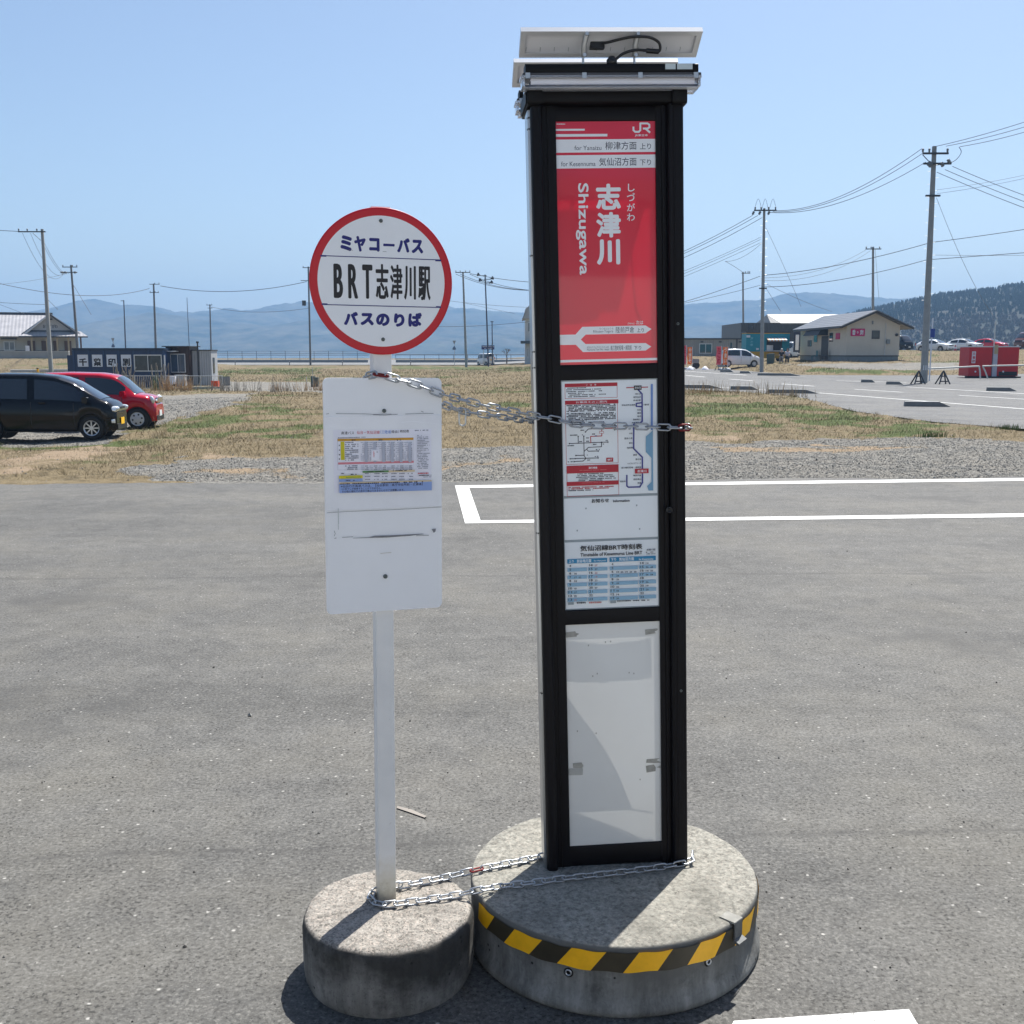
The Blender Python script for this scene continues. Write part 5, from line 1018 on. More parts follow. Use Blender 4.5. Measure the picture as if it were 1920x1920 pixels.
car('parked_van', 'black van facing the road beside the beige shop', 'van', nose_at(1705, 658, 138, math.radians(-68), 4.7), math.radians(-68), m_blackcar, L=4.7, W=1.7, H=1.98, wb=2.57, fo=1.0, R=.32, side=((.05, .35), (.38, .62), (.65, .84)), wsx=(.79, .935), lampz=.33, lampw=(.07, .16, .11), roofw=.86, group=None, **VAN)
MINI = dict(prof=[(0, .6), (.005, .85), (.02, .95), (.06, .99), (.5, 1.0), (.80, .98), (.87, .90), (.955, .58), (.985, .5), (1, .34)], belt=[(0, .56), (.92, .54), (.97, .5), (1, .33)])
w_ = on_ground(921, 686, 168); hm = math.radians(122)
car('driving_van', 'small white van seen from behind on the far road left of the pillar', 'van', w_, hm, m_whitecar, L=3.395, W=1.475, H=1.89, wb=2.45, fo=.5, R=.27, side=((.05, .40), (.44, .68), (.70, .88)), wsx=(.83, .95), lampz=.34, roofw=.88, plate=m_plate_y, **MINI)
TRK = dict(prof=[(0, .36), (.005, .40), (.55, .40), (.585, .42), (.60, .93), (.64, .985), (.72, 1.0), (.82, .98), (.88, .90), (.955, .58), (.985, .5), (1, .34)], belt=[(0, .37), (.59, .38), (.60, .56), (.92, .54), (.97, .5), (1, .33)])
car('kei_truck', 'white kei truck parked between the teal stall and the beige shop', 'truck', nose_at(1500, 662, 118, math.radians(-50), 3.4), math.radians(-50), m_whitecar, H=1.77, wb=1.9, fo=.9, R=.27, side=((.64, .86),), wsx=(.83, .95), lampz=.34, roofw=.86, plate=None, tail=False, **TRK)
m_brownveh = carpaint('truck_brown', (.10, .035, .025))
car('parked_truck', 'dark brownish red truck cab cut off by the right edge of the photo', 'truck', nose_at(1908, 655, 128, math.radians(200), 4.2), math.radians(200), m_brownveh, L=4.2, W=1.8, H=2.1, wb=2.5, fo=.9, R=.36, side=((.10, .40), (.5, .80)), wsx=(.80, .93), roofw=.86, **VAN)

# ================================================================ BUILDINGS
def building(name, label, cat, px, py, z, rz=0, group=None): return thing(name, label, cat, on_ground(px, py, z), rz, group)
def corr(name, rgb, pitch=.2, horiz=False, rough=.5, var=.12, metal=0):
    """ribbed sheet"""
    m, n, l, b = node_mat(name); tc = N(n, 'ShaderNodeTexCoord'); co = tc.outputs['Object']
    wv = N(n, 'ShaderNodeTexWave'); wv.inputs['Scale'].default_value = .314/pitch; wv.bands_direction = 'Z' if horiz else 'X'; l.new(co, wv.inputs['Vector'])
    nz = noise(n, l, co, .8, 8, .65); c = mixc(n, l, tuple(x*(1-var) for x in rgb), tuple(x*(1+var) for x in rgb), rng_node(n, l, nz, .3, .7)); l.new(c, b.inputs['Base Color'])
    b.inputs['Roughness'].default_value = rough; b.inputs['Metallic'].default_value = metal
    bp = N(n, 'ShaderNodeBump'); bp.inputs['Strength'].default_value = .7; bp.inputs['Distance'].default_value = .03; l.new(wv.outputs[1], bp.inputs['Height']); l.new(bp.outputs[0], b.inputs['Normal']); return m
m_bluewall = corr('container_blue', lin(28, 52, 88), .6, rough=.4); m_winfr = mat('window_aluminium', (.62, .63, .64), .4, .3, var=.05); m_pane = mat('window_pane', (.05, .06, .065), .08, var=.5, vs=1.2, coat=.6); m_signw = mat('sign_board_white', (.68, .70, .76), .5, var=.04)
def window(par, x0, x1, z0, z1, y, mull=1, fr=.06, pane=m_pane, frm=m_winfr):
    mb = MB()
    for (a, b_, c_, d_) in ((x0, x1, z0, z0+fr), (x0, x1, z1-fr, z1), (x0, x0+fr, z0+fr, z1-fr), (x1-fr, x1, z0+fr, z1-fr)): mb.box(a, b_, y-.05, y+.01, c_, d_, frm)
    for k in range(mull): xm = x0+(x1-x0)*(k+1)/(mull+1); mb.box(xm-fr*.4, xm+fr*.4, y-.045, y+.01, z0+fr, z1-fr, frm)
    wn = mb.build('window', par); mb = MB(); mb.box(x0+fr, x1-fr, y-.02, y-.008, z0+fr, z1-fr, pane); mb.build('pane', wn); return wn
# blue site office with the printer's sign
D = 70.; k_ = D/FOC
t = building('site_office', 'dark blue prefab office with four white character boards and a sliding window', 'building', 141.6, 727, D)
W_ = (309-141.6)*k_; Hh = (727-652.5)*k_
mb = MB(); mb.box(0, W_, 0, 2.3, 0, Hh-.14, m_bluewall)
for xx in np.arange(0, W_+.01, W_/6): mb.box(xx-.05, xx+.05, -.03, -.002, 0, Hh-.14, mat('container_rib', lin(34, 62, 100), .4, var=.1))
mb.build('wall', t)
MB().box(-.06, W_+.06, -.08, 2.35, Hh-.14, Hh, mat('container_roof', lin(26, 44, 66), .5, var=.15)).build('roof', t)
MB().box(-(141.6-128)*k_, -.062, .1, 1.9, 0, Hh-.46, m_bluewall).build('side_unit', t)
m_skanji = mat('sign_board_black', (.012, .012, .015), .6)
for i, (s, x0, x1) in enumerate((('千', 895, 1012), ('葉', 1058, 1172), ('印', 1220, 1334), ('刷', 1382, 1495))):
    a = (x0/6-141.6)*k_; b_ = (x1/6-141.6)*k_; zt_ = (727-(420+1468/6))*k_; zb_ = (727-(420+1602/6))*k_
    mb = MB(); mb.box(a, b_, -.06, -.033, zb_, zt_, m_signw); sq = Sheet(mb, lambda x, y: (x, y), -.0605); dx = b_-a; dz = zt_-zb_
    v, fs, _ = glyphs(s, .045, 3); mb.add([(a+dx*.12+p[0]*dx*.76, -.063, zb_+dz*.06+p[1]*dz*.64) for p in v], fs, m_skanji)
    mb.build('character_board', t)
window(t, (1525/6-141.6)*k_, (1838/6-141.6)*k_, (727-(420+1655/6))*k_, (727-(420+1468/6))*k_, -.01)
MB().tube([(W_+.12, -.15, .3), (W_+.12, -.15, Hh-.45)], .05, m_winfr, 8).build('downpipe', t)
# annex and store sheds beside it
t = building('site_annex', 'brown annex with a glass door between the blue office and the grey shed', 'building', 314, 727, 71.5)
k_ = 71.5/FOC; Hh = (727-653)*k_; W_ = (358-314)*k_; mbr = corr('annex_brown', (.045, .022, .016), .3)
MB().box(0, W_, 0, 2, 0, Hh, mbr).build('wall', t); MB().box(-.1, W_+.15, -.5, 2.1, Hh, Hh+.06, m_dark_steel).build('roof', t); window(t, W_*.18, W_*.82, .95, Hh-.45, -.01, 1, .05, mat('annex_glass', (.05, .08, .13), .08, var=.4, vs=2, coat=.5)); MB().box(-.05, W_*.55, -.75, -.05, Hh-.32, Hh-.26, m_winfr).build('awning', t); MB().box(.03, .12, -.3, -.2, 0, Hh-.35, m_winfr).build('post', t)
t = building('storage_shed', 'tall grey and white metal shed with a thin flue pipe beside the brown annex', 'shed', 357, 723, 72)
k_ = 72/FOC; Hh = (723-659)*k_; W_ = (398-357)*k_
mb = MB(); mb.box(0, W_, 0, 1.5, 0, Hh, corr('shed_sheet', (.40, .41, .42), .16)); mb.build('wall', t); MB().box(-.04, W_+.05, -.06, 1.55, Hh, Hh+.07, m_dark_steel).build('roof', t)
mb = MB(); mb.box(W_+.001, W_+.03, .35, .75, Hh*.35, Hh*.8, m_pane); mb.build('window', t)
mb = MB(); mb.tube([(W_*.42, -.08, .15), (W_*.42, -.08, Hh+.5)], .05, m_dark_steel, 8); mb.tube([(W_*.42, -.08, Hh+.5), (W_*.42, -.08, Hh+.62)], .09, m_dark_steel, 8); mb.build('flue_pipe', t)
k_ = 69/FOC
t = building('equipment_cabinet', 'light grey equipment cabinet standing before the brown annex', 'cabinet', 329, 726, 69)
mb = MB(); mb.rbox(0, 18*k_, 0, .5, 0, 21*k_, mat('cabinet_grey', (.36, .38, .40), .5, var=.08), .02); mb.build('casing', t); MB().box(-.03, 18*k_+.03, -.03, .53, 21*k_, 21*k_+.04, MATS['cabinet_grey']).build('lid', t)
t = building('water_tank', 'small white tank with a bent pipe at the end of the low fence', 'tank', 316, 721, 68.5)
mb = MB(); mb.rbox(0, .4, 0, .4, .25, .75, m_signw, .05); mb.tube(bez([(.45, -.1, .45), (.3, -.15, .3), (.1, -.15, .1)], 5), .06, m_signw, 8); mb.build('tank_body', t)
t = building('plastic_crate', 'orange plastic crate standing by the foot of the grey shed', 'crate', 397, 735, 66)
mb = MB(); m_or = mat('crate_orange', lin(240, 84, 20), .5, var=.1); k2 = 66/FOC
mb.box(0, 12*k2, 0, .35, 0, .03, m_or)
for (a, b_, c_, d_) in ((0, 12*k2, 0, .03), (0, 12*k2, .32, .35), (0, .03, .03, .32), (12*k2-.03, 12*k2, .03, .32)): mb.box(a, b_, c_, d_, .03, .42, m_or)
for zz in (.2, .38): mb.box(-.02, 12*k2+.02, -.02, -.001, zz, zz+.05, m_or)
mb.build('crate_box', t)
t = building('metal_sheet', 'leaning grey metal sheet standing in weeds right of the orange crate', 'panel', 411, 722, 70)
mb = MB(); mb.box(0, 21*.035, 0, .04, 0, 17*.035, mat('sheet_grey', (.22, .22, .215), .6, var=.15), Matrix.Rotation(-.04, 4, 'Y')); mb.build('sheet', t)
t = building('sheet_stand', 'dark green utility box with a thin rod left of the white notice board', 'utility box', 586, 716, 62)
mb = MB(); mb.box(-.1, .12, 0, .3, 0, .62, mat('box_green', (.07, .10, .09), .6, var=.1)); mb.box(.14, .32, .05, .3, 0, .55, MATS['box_green']); mb.build('casing', t); MB().cyl((.03, -.03, 0), (.03, -.03, 1.15), .016, m_galv, 6).build('rod', t)
t = building('marker_stake', 'thin white marker stake in the field left of the notice board', 'stake', 575, 728, 56); MB().cyl((0, 0, 0), (0, 0, .75), .022, m_signw, 6).build('stake', t); MB().cyl((0, 0, .75), (0, 0, .80), .024, m_tail, 6).build('tip', t)
# low fence before the office
t = building('pipe_fence', 'low grey pipe fence with thin upright bars before the blue office', 'fence', 212, 729, 66)
k2 = 66/FOC; Wf = (418-212)*k2; mb = MB(); Hf = .86
for zz in (.10, Hf): mb.cyl((0, 0, zz), (Wf, 0, zz), .02, m_galv, 6)
mb.build('rails', t); mb = MB()
for x in np.arange(.06, Wf, .115): mb.cyl((x, 0, .1), (x, 0, Hf), .009, m_galv, 5)
o = mb.build('bars', t); mb = MB()
for x in np.linspace(0, Wf, 6): MB().cyl((x, -.005, 0), (x, -.005, Hf+.03), .028, m_galv, 6).build('post', t)
t = building('site_wall', 'low pale concrete edging under the orange crate and the shed', 'low wall', 360, 738, 65); MB().box(0, 95*.0325, 0, .2, 0, .14, mat('edging_concrete', (.36, .35, .32), .9, var=.15)).build('edging', t)

# shop with the tiled hip and gable roof
D = 143.; k_ = D/FOC; kx = lambda px: (px-42)*k_*.94
t = building('tiled_roof_shop', 'white walled shop under a grey tiled roof with lettering on its gable', 'building', 42, 671, D, .36)
m_tile = corr('roof_tile', (.34, .335, .345), .45, rough=.35, var=.18); m_wallw = mat('plaster_cream', (.56, .55, .50), .8, var=.05, vs=2); m_dado = mat('dado_dark', (.03, .035, .045), .6, var=.15); m_wood = mat('door_wood', (.13, .07, .04), .6, var=.3, vs=9); m_post = mat('post_wood', (.42, .33, .2), .7, var=.15)
hz_ = lambda py: (671-py)*k_
He, Hr = hz_(631), hz_(587)
mb = MB(); mb.box(kx(-90), kx(142), 2.2, 11, 0, He, m_wallw); mb.build('wall', t); MB().box(kx(-90), kx(142), 2.12, 2.19, 0, hz_(657), m_dado).build('dado', t)
def slab(par, pts, mt, th=.12, nm='roof'):  # sloped roof slab from its outline
    nrm = (Vector(pts[1])-Vector(pts[0])).cross(Vector(pts[2])-Vector(pts[0])).normalized(); 
    if nrm.z < 0: nrm = -nrm
    m2 = MB(); n_ = len(pts); vs = [Vector(p)-nrm*th for p in pts]+[Vector(p) for p in pts]
    m2.add(vs, [tuple(range(n_))[::-1], tuple(range(n_, 2*n_))]+[(i, (i+1) % n_, n_+(i+1) % n_, n_+i) for i in range(n_)], mt); return m2.build(nm, par)
xr = kx(97); gx0, gx1 = kx(48), kx(166)
slab(t, [(kx(-90), .2, He), (kx(60), .2, He), (kx(97), 6.5, Hr), (kx(-90), 6.5, Hr)], m_tile); slab(t, [(kx(-90), 12.8, He), (kx(140), 12.8, He), (kx(97), 6.5, Hr), (kx(-90), 6.5, Hr)], m_tile)
MB().rbox(kx(-90), xr+.1, 6.3, 6.7, Hr-.05, Hr+.22, m_dado, .05, 'x').build('roof_ridge', t)
# gable towards the road
ga = (kx(97), hz_(589)); gl = (kx(50), hz_(622)); grr = (kx(146), hz_(622))
mb = MB(); mb.prism([gl, grr, ga], 1.0, 1.3, mat('gable_plaster', (.5, .5, .5), .8, var=.05)); mb.build('gable_wall', t)
slab(t, [(gl[0]-.5, .3, gl[1]-.28), (ga[0], .3, ga[1]+.05), (ga[0], 6.5, ga[1]+.05), (gl[0]-.5, 6.5, gl[1]-.28)], m_tile, .3); slab(t, [(grr[0]+.5, .3, grr[1]-.28), (ga[0], .3, ga[1]+.05), (ga[0], 6.5, ga[1]+.05), (grr[0]+.5, 6.5, grr[1]-.28)], m_tile, .3)
for (a, b_) in ((gl, ga), (grr, ga)): MB().tube([(a[0]*1.0, .25, a[1]-.28), (b_[0], .25, b_[1]-.05)], .16, m_dado if a is grr else m_winfr, 4).build('bargeboard', t)
slab(t, [(gl[0]-.8, -.6, hz_(630.5)), (kx(166), -.6, hz_(630.5)), (grr[0]+.4, 1.0, hz_(621)), (gl[0]+.6, 1.0, hz_(621))], m_tile, .18, 'skirt_roof'); MB().box(gl[0]-.8, kx(166), -.66, -.55, hz_(633), hz_(630.8), m_dado).build('eave_board', t); MB().box(gl[0]+.3, grr[0]-.1, .8, .98, hz_(622), hz_(619.5), m_dado).build('gable_beam', t)
mb = MB()
mb2 = MB(); v, fs, _ = glyphs('おしずがわ', .02, 2); a, b_ = kx(82.5), kx(110); mb2.add([(a+p[0]*(b_-a), .985, hz_(615.5)+p[1]*(hz_(608.5)-hz_(615.5))) for p in v], fs, m_skanji)
mb2.build('gable_lettering', t); MB().box(kx(95), kx(101), .9, .99, hz_(600), hz_(597.5), m_dado).build('gable_vent', t)
for px in (61, 89, 108, 129, 152): MB().box(kx(px)-.11, kx(px)+.11, -.3, -.08, 0, hz_(632), m_post if px < 150 else m_wood).build('porch_post', t)
for (a, b_) in ((51, 57), (60.5, 65), (77, 86), (99, 107), (120, 126), (129, 133)): MB().box(kx(a), kx(b_), 2.02, 2.11, hz_(670) if a > 98 else hz_(657), hz_(639), m_wood).build('door', t)
window(t, kx(7), kx(28), hz_(657.5), hz_(640), 2.1, 1, .12, mat('pale_pane', (.25, .28, .3), .1, var=.3, vs=1)); MB().box(kx(3), kx(32), 1.5, 2.1, hz_(636.5), hz_(634.5), m_dado).build('window_hood', t)
t = building('menu_banner', 'white upright banner with a red foot standing on the porch of the tiled shop', 'banner', 52, 670.5, 140); MB().box(-.2, .28, 0, .04, .35, 1.6, m_signw).build('cloth', t); MB().box(-.2, .28, -.01, .05, .2, .42, m_tail).build('foot_stripe', t); MB().cyl((-.22, .02, 0), (-.22, .02, 1.7), .025, m_galv, 6).build('pole', t)
for (px, r_, lb) in ((29, .42, 'round grey green shrub at the shop wall left of the porch'), (36, .48, 'larger pale shrub at the shop wall next to the banner'), (106, .36, 'small dark potted shrub behind the thick utility pole'), (117, .33, 'small potted shrub between two porch posts of the tiled shop')):
    p = on_ground(px, 671, 141); rr = np.random.default_rng(px); nL = 260; vs = []; fs = []
    for q in range(nL):
        d_ = rr.normal(size=3); d_ /= np.linalg.norm(d_); c_ = d_*r_*rr.uniform(.5, 1.05); c_[2] = abs(c_[2])*1.1+.08; s_ = rr.uniform(.05, .1); e1 = rr.normal(size=3)*s_; e2 = rr.normal(size=3)*s_; o_ = len(vs); vs += [c_, c_+e1, c_+e2]; fs.append((o_, o_+1, o_+2))
    o = MB().add(vs, fs, mat('shrub_leaf', (.10, .12, .07), .8, var=.4, vs=20)).build('shrub'); o.location = tuple(p); tag(o, lb, 'shrub', 'shrubs along the front of the tiled shop')
t = building('retaining_wall', 'long pale concrete retaining wall under the tiled roof shop', 'wall', -120, 686, 132); kk = 132/FOC
mb = MB(); mb.box(0, 250*kk, 0, .3, -.3, 12.5*kk, mat('wall_concrete', (.33, .33, .315), .9, var=.12, vs=1)); mb.box(0, 250*kk, -.05, .35, 12.5*kk, 14*kk, mat('wall_coping', (.42, .42, .4), .9, var=.1)); mb.build('wall_body', t)
for (px, wpx, lb) in ((19, 50, 'white concrete barrier block left of the yellow post'), (74, 68, 'white concrete barrier block behind the thick utility pole')):
    t = building('barrier_block', lb, 'barrier', px, 699.5, 100, group='concrete barrier blocks by the road'); kk = 100/FOC; mb = MB(); mb.prism([(0, 0), (wpx*kk, 0), (wpx*kk, 6*kk), (0, 6*kk)], 0, .35, mat('block_concrete', (.48, .48, .46), .85, var=.1)); mb.build('block', t, .03)
t = building('marker_post', 'short yellow and black post between the white barrier blocks', 'bollard', 71, 700, 99.5); MB().cyl((0, 0, 0), (0, 0, .32), .1, m_yel, 10).build('yellow_part', t); MB().cyl((0, 0, .32), (0, 0, .42), .1, m_blk, 10).build('black_cap', t)

# beige shop at the right
D = 95.; k_ = D/FOC
t = building('shop_house', 'beige single storey shop with a dark gable roof and a magenta sign', 'building', 1585, 677, D, .015)
Wg = (1685-1585)*k_; Ld = 14.5; He = 66*k_; Hp = He+1.12; m_bg = mat('siding_beige', (.56, .51, .425), .7, var=.07, vs=1.2, bump=.15, bs=5); m_fnd = mat('foundation_grey', (.24, .26, .255), .85, var=.1); m_rf = corr('roof_slate', (.105, .11, .12), .45, rough=.45)
mb = MB(); mb.prism([(0, .45), (Wg, .45), (Wg, He), (Wg/2, Hp), (0, He)], 0, Ld, m_bg); mb.build('wall', t); MB().box(.03, Wg-.03, .03, Ld-.03, -.4, .45, m_fnd).build('foundation', t); MB().box(-.03, Wg+.03, -.03, Ld, .42, .50, m_dark_steel).build('base_flashing', t)
for s_ in (0, 1):
    xe = -.75 if s_ == 0 else Wg+.95; ze_ = He-.18 if s_ == 0 else He-.28
    slab(t, [(xe, -.65, ze_+.12), (Wg/2, -.65, Hp+.2), (Wg/2, Ld+.3, Hp+.2), (xe, Ld+.3, ze_+.12)], m_rf, .2)
    MB().tube([(xe, -.7, ze_), (Wg/2, -.7, Hp+.08)], .13, m_dark_steel, 4).build('bargeboard', t)
MB().box(-.82, -.70, -.6, Ld, He-.24, He-.1, m_dark_steel).build('gutter', t)
for q in range(8): pass
def gz(py): return (677-py)*k_
gx = lambda px: (px-1585)*k_
m_mag = mat('sign_magenta', lin(190, 16, 100), .5, var=.03)
mb = MB(); mb.box(gx(1592.6), gx(1618.8), -.06, -.002, gz(630.8), gz(617), m_mag)
for (s, a, b_, y0, y1) in (('香', 1595, 1601.5, 629, 619), ('り', 1604, 1606.8, 626, 622), ('恋', 1609.5, 1616.5, 629, 619)):
    v, fs, _ = glyphs(s, .04, 2); mb.add([(gx(a)+p[0]*(gx(b_)-gx(a)), -.064, gz(y0)+p[1]*(gz(y1)-gz(y0))) for p in v], fs, m_signw)
mb.build('sign_board', t)
window(t, gx(1632.5), gx(1647), gz(636), gz(620.5), -.005, 0, .08, m_pane, m_dark_steel)
MB().box(gx(1660), gx(1666), -.2, -.002, gz(645), gz(637), m_fnd).build('meter_box', t); MB().lathe([(.13, 0), (.13, .12), (0, .14)], m_dark_steel, 12, M=Matrix.Translation((gx(1679), 0, gz(628.5)))@Matrix.Rotation(math.pi/2, 4, 'X')).build('vent', t); MB().tube([(gx(1658), -.05, .5), (gx(1658), -.05, He+.2)], .025, m_winfr, 6).build('conduit', t); MB().rbox(gx(1631.5), gx(1634), -.12, 0, gz(609), gz(603), m_fnd, .03).build('wall_lamp', t)
def sideY(px):  # depth along the left wall for a photo column
    xl = (1585-CEN)*k_; zz = xl/((px-CEN)/FOC); return zz-D
def lw(nm, a, b_, z0, z1, x0, mt): m2 = MB(); m2.box(x0, -.003, sideY(b_), sideY(a), z0, z1, mt); return m2.build(nm, t)
lw('door', 1541, 1553, .1, 2.3, -.04, m_dark_steel); lw('window', 1516.5, 1523, 1.35, 1.95, -.05, m_pane); lw('window', 1527.5, 1533, 1.75, 2.45, -.05, m_pane); lw('window', 1555, 1561, 1.75, 2.55, -.05, m_pane)
q = lw('notice', 1566.5, 1573.5, 1.95, 2.5, -.06, m_mag)
mb = MB(); ya, yb_ = sideY(1552), sideY(1525); mb.tube([(-.05, ya, 2.75), (-.05, yb_, 2.75)], .02, m_dark_steel, 6); mb.add([(-.02, ya, 2.95), (-.02, yb_, 2.95), (-.7, yb_, 2.85), (-.7, ya, 2.85), (-1.0, ya, 2.35), (-1.0, yb_, 2.35)], [(0, 1, 2, 3), (3, 2, 5, 4)], mat('awning_black', (.02, .02, .022), .7)); mb.add([(-.02, ya, 2.95), (-.7, ya, 2.85), (-1.0, ya, 2.35), (-.02, ya, 2.35)], [(0, 1, 2, 3)], MATS['awning_black']); mb.build('door_awning', t)
p0 = t.location
for (dy, mt_, lb) in ((sideY(1538), mat('chair_teal', (.05, .2, .22), .5), 'teal chair standing beside the dark door of the beige shop'), (sideY(1556), m_dark_steel, 'dark cart of flower pots right of the door of the beige shop')):
    c = thing('garden_chair' if 'chair' in lb else 'plant_cart', lb, 'chair' if 'chair' in lb else 'cart', (p0[0]-.6, p0[1]+dy, p0[2])); m2 = MB(); m2.box(-.25, .25, -.25, .25, .4, .46, mt_); m2.build('seat' if 'chair' in lb else 'tray', c); m2 = MB(); m2.box(.2, .25, -.25, .25, .46, .95, mt_); m2.build('backrest' if 'chair' in lb else 'rack', c)
    for (x, y) in ((-.22, -.22), (.22, -.22), (-.22, .22), (.22, .22)): MB().cyl((x, y, 0), (x, y, .4), .025, mt_, 6).build('leg', c)
# grey prefab row
D = 125.; k_ = D/FOC
t = building('prefab_row', 'long grey ribbed prefab building behind the flags, right of the tall pillar', 'building', 1180, 669, D, -.02)
W_ = (1425-1180)*k_; m_pg = corr('prefab_grey', (.27, .265, .245), .25); Hh = 47*k_
MB().box(0, W_, 0, 6, .35, Hh, m_pg).build('wall', t); MB().box(.02, W_-.02, .05, 5.9, -.3, .35, m_fnd).build('foundation', t); MB().box(-.1, W_+.1, -.15, 6.1, Hh, Hh+.16, m_dark_steel).build('roof', t)
gx = lambda px: (px-1180)*k_
window(t, gx(1310), gx(1334), (669-648)*k_, (669-629.5)*k_, -.02, 1, .08); MB().tube([(gx(1380), -.08, .3), (gx(1380), -.08, Hh)], .06, m_dark_steel, 6).build('downpipe', t)
for px in (1315, 1349, 1386): MB().box(gx(px)-.15, gx(px)+.15, -.1, 0, Hh-.35, Hh-.2, m_dark_steel).build('vent', t)
MB().box(gx(1368), gx(1371), -.03, 0, (669-643)*k_, (669-628)*k_, m_pane).build('window', t)
# large dark hall with white roof behind
D = 150.; k_ = D/FOC
t = building('dark_hall', 'large dark brown flat walled hall with a white pitched roof, behind the teal stall', 'building', 1388, 664, D)
gx = lambda px: (px-1388)*k_; gz = lambda py: (664-py)*k_
m_hall = corr('hall_cladding', (.045, .042, .038), .5); MB().box(0, gx(1620), 0, 14, -1, gz(600), m_hall).build('wall', t)
m_wr = corr('roof_white', (.70, .70, .68), .9, rough=.4)
slab(t, [(gx(1461), -.2, gz(600)), (gx(1606), -.2, gz(600)), (gx(1597), 5, gz(582)), (gx(1451), 5, gz(582))], m_wr, .15); slab(t, [(gx(1461), 10, gz(600)), (gx(1606), 10, gz(600)), (gx(1597), 5, gz(582)), (gx(1451), 5, gz(582))], m_wr, .15)
mb = MB(); mb.add([(gx(1442), -.2, gz(600)), (gx(1461), -.2, gz(600.2)), (gx(1451), 5, gz(582.5)), (gx(1442), 10, gz(600))], [(0, 1, 2), (0, 2, 3)], m_hall); mb.build('gable', t); MB().cyl((gx(1379)+2, -.1, gz(612)), (gx(1379)+2, -.1, gz(606)), .25, m_dark_steel, 8).build('flue', t)
# teal food stall
D = 108.; k_ = D/FOC
t = building('food_stall', 'teal and yellow food trailer with a striped awning over its hatch', 'food stall', 1398, 677, D)
gx = lambda px: (px-1398)*k_; gz = lambda py: (677-py)*k_; m_teal = mat('stall_teal', lin(10, 138, 156), .45, var=.05); m_sy = mat('stall_yellow', lin(196, 150, 8), .5, var=.05)
W_ = gx(1479); mb = MB(); mb.box(0, W_, 0, 2.2, gz(658), gz(625), m_teal); mb.box(-.01, W_+.01, -.012, 2.2, .35, gz(658), m_sy); mb.box(-.02, W_+.02, -.02, 2.2, gz(625), gz(623.5), m_sy); mb.build('body', t)
MB().box(-.06, W_+.06, -.08, 2.3, gz(623.5), gz(621), m_dark_steel).build('roof', t); MB().box(gx(1436), gx(1465), -.03, -.005, gz(656), gz(637), mat('hatch_dark', (.02, .02, .022), .6)).build('hatch', t); MB().box(gx(1434), gx(1467), -.45, -.03, gz(657.5), gz(656), m_winfr).build('counter', t); mb = MB()
for q in range(12):
    a = gx(1435)+(gx(1471)-gx(1435))*q/12; b_ = gx(1435)+(gx(1471)-gx(1435))*(q+1)/12; mt_ = m_signw if q % 2 else mat('awning_tan', lin(214, 170, 130), .7); mb.add([(a, -.02, gz(632.5)), (b_, -.02, gz(632.5)), (b_, -.85, gz(636.5)), (a, -.85, gz(636.5)), (a, -.86, gz(639)), (b_, -.86, gz(639))], [(0, 1, 2, 3), (3, 2, 5, 4)], mt_)
mb.build('awning', t)
mb = MB()
for (s, y0, y1) in (('海', 637, 631), ('の', 642, 638), ('幸', 648, 643)):
    v, fs, _ = glyphs(s, .02, 1); a, b_ = gx(1405.5), gx(1411); mb.add([(a+p[0]*(b_-a), -.008, gz(y0)+p[1]*(gz(y1)-gz(y0))) for p in v], fs, mat('stall_pale', lin(120, 190, 205), .5))
mb.box(gx(1417), gx(1422), -.012, -.004, gz(655), gz(651.5), m_signw); mb.build('lettering', t); MB().rbox(gx(1436), gx(1448), -.2, -.06, gz(655.8), gz(646), m_winfr, .03).build('display_case', t); MB().rbox(.0, .35, -.25, 0, gz(632), gz(628), m_signw, .05).build('wall_lamp', t)
for x in (.8, W_-.9): MB().cyl((x, .3, .3), (x, .55, .3), .3, m_tyre, 16).build('wheel', t)
# benches, people, board
D = 104.; k_ = D/FOC
t = building('picnic_table', 'low wooden table before the yellow food stall', 'table', 1450, 679, D)
m2 = MB(); m2.box(0, 1.5, 0, .7, .66, .72, m_post); m2.build('tabletop', t)
for x in (.1, 1.4):
    for y in (.08, .62): MB().box(x-.04, x+.04, y-.04, y+.04, 0, .66, m_post).build('leg', t)
t = building('menu_easel', 'dark folding menu board standing at the left end of the low table', 'menu board', 1445, 680, 103)
mb = MB(); mb.box(-.3, .3, -.02, .02, 0, .95, mat('easel_green', (.06, .10, .10), .7), Matrix.Rotation(.18, 4, 'X')); mb.build('front_panel', t); mb = MB(); mb.box(-.3, .3, .30, .34, 0, .95, MATS['easel_green'], Matrix.Rotation(-.18, 4, 'X')); mb.build('rear_panel', t)
m_skin = mat('skin', (.5, .32, .24), .6); m_dkcl = mat('cloth_black', (.02, .02, .022), .9); m_ltcl = mat('cloth_white', (.6, .58, .62), .9, var=.15, vs=12); m_hair = mat('hair_grey', (.5, .5, .5), .8); m_hairb = mat('hair_black', (.02, .018, .016), .8)
def skinned(name, verts, edges, radii, mt, parent, root=0):
    me = bpy.data.meshes.new(name); me.from_pydata(verts, edges, []); me.update(); o = bpy.data.objects.new(name, me); COL.objects.link(o); o.parent = parent
    md = o.modifiers.new('skin', 'SKIN'); md.use_smooth_shade = True
    for i, r_ in enumerate(radii): q = me.skin_vertices[0].data[i]; q.radius = (r_, r_); q.use_root = (i == root)
    sb_ = o.modifiers.new('sub', 'SUBSURF'); sb_.levels = 1; sb_.render_levels = 2; me.materials.append(mt); return o
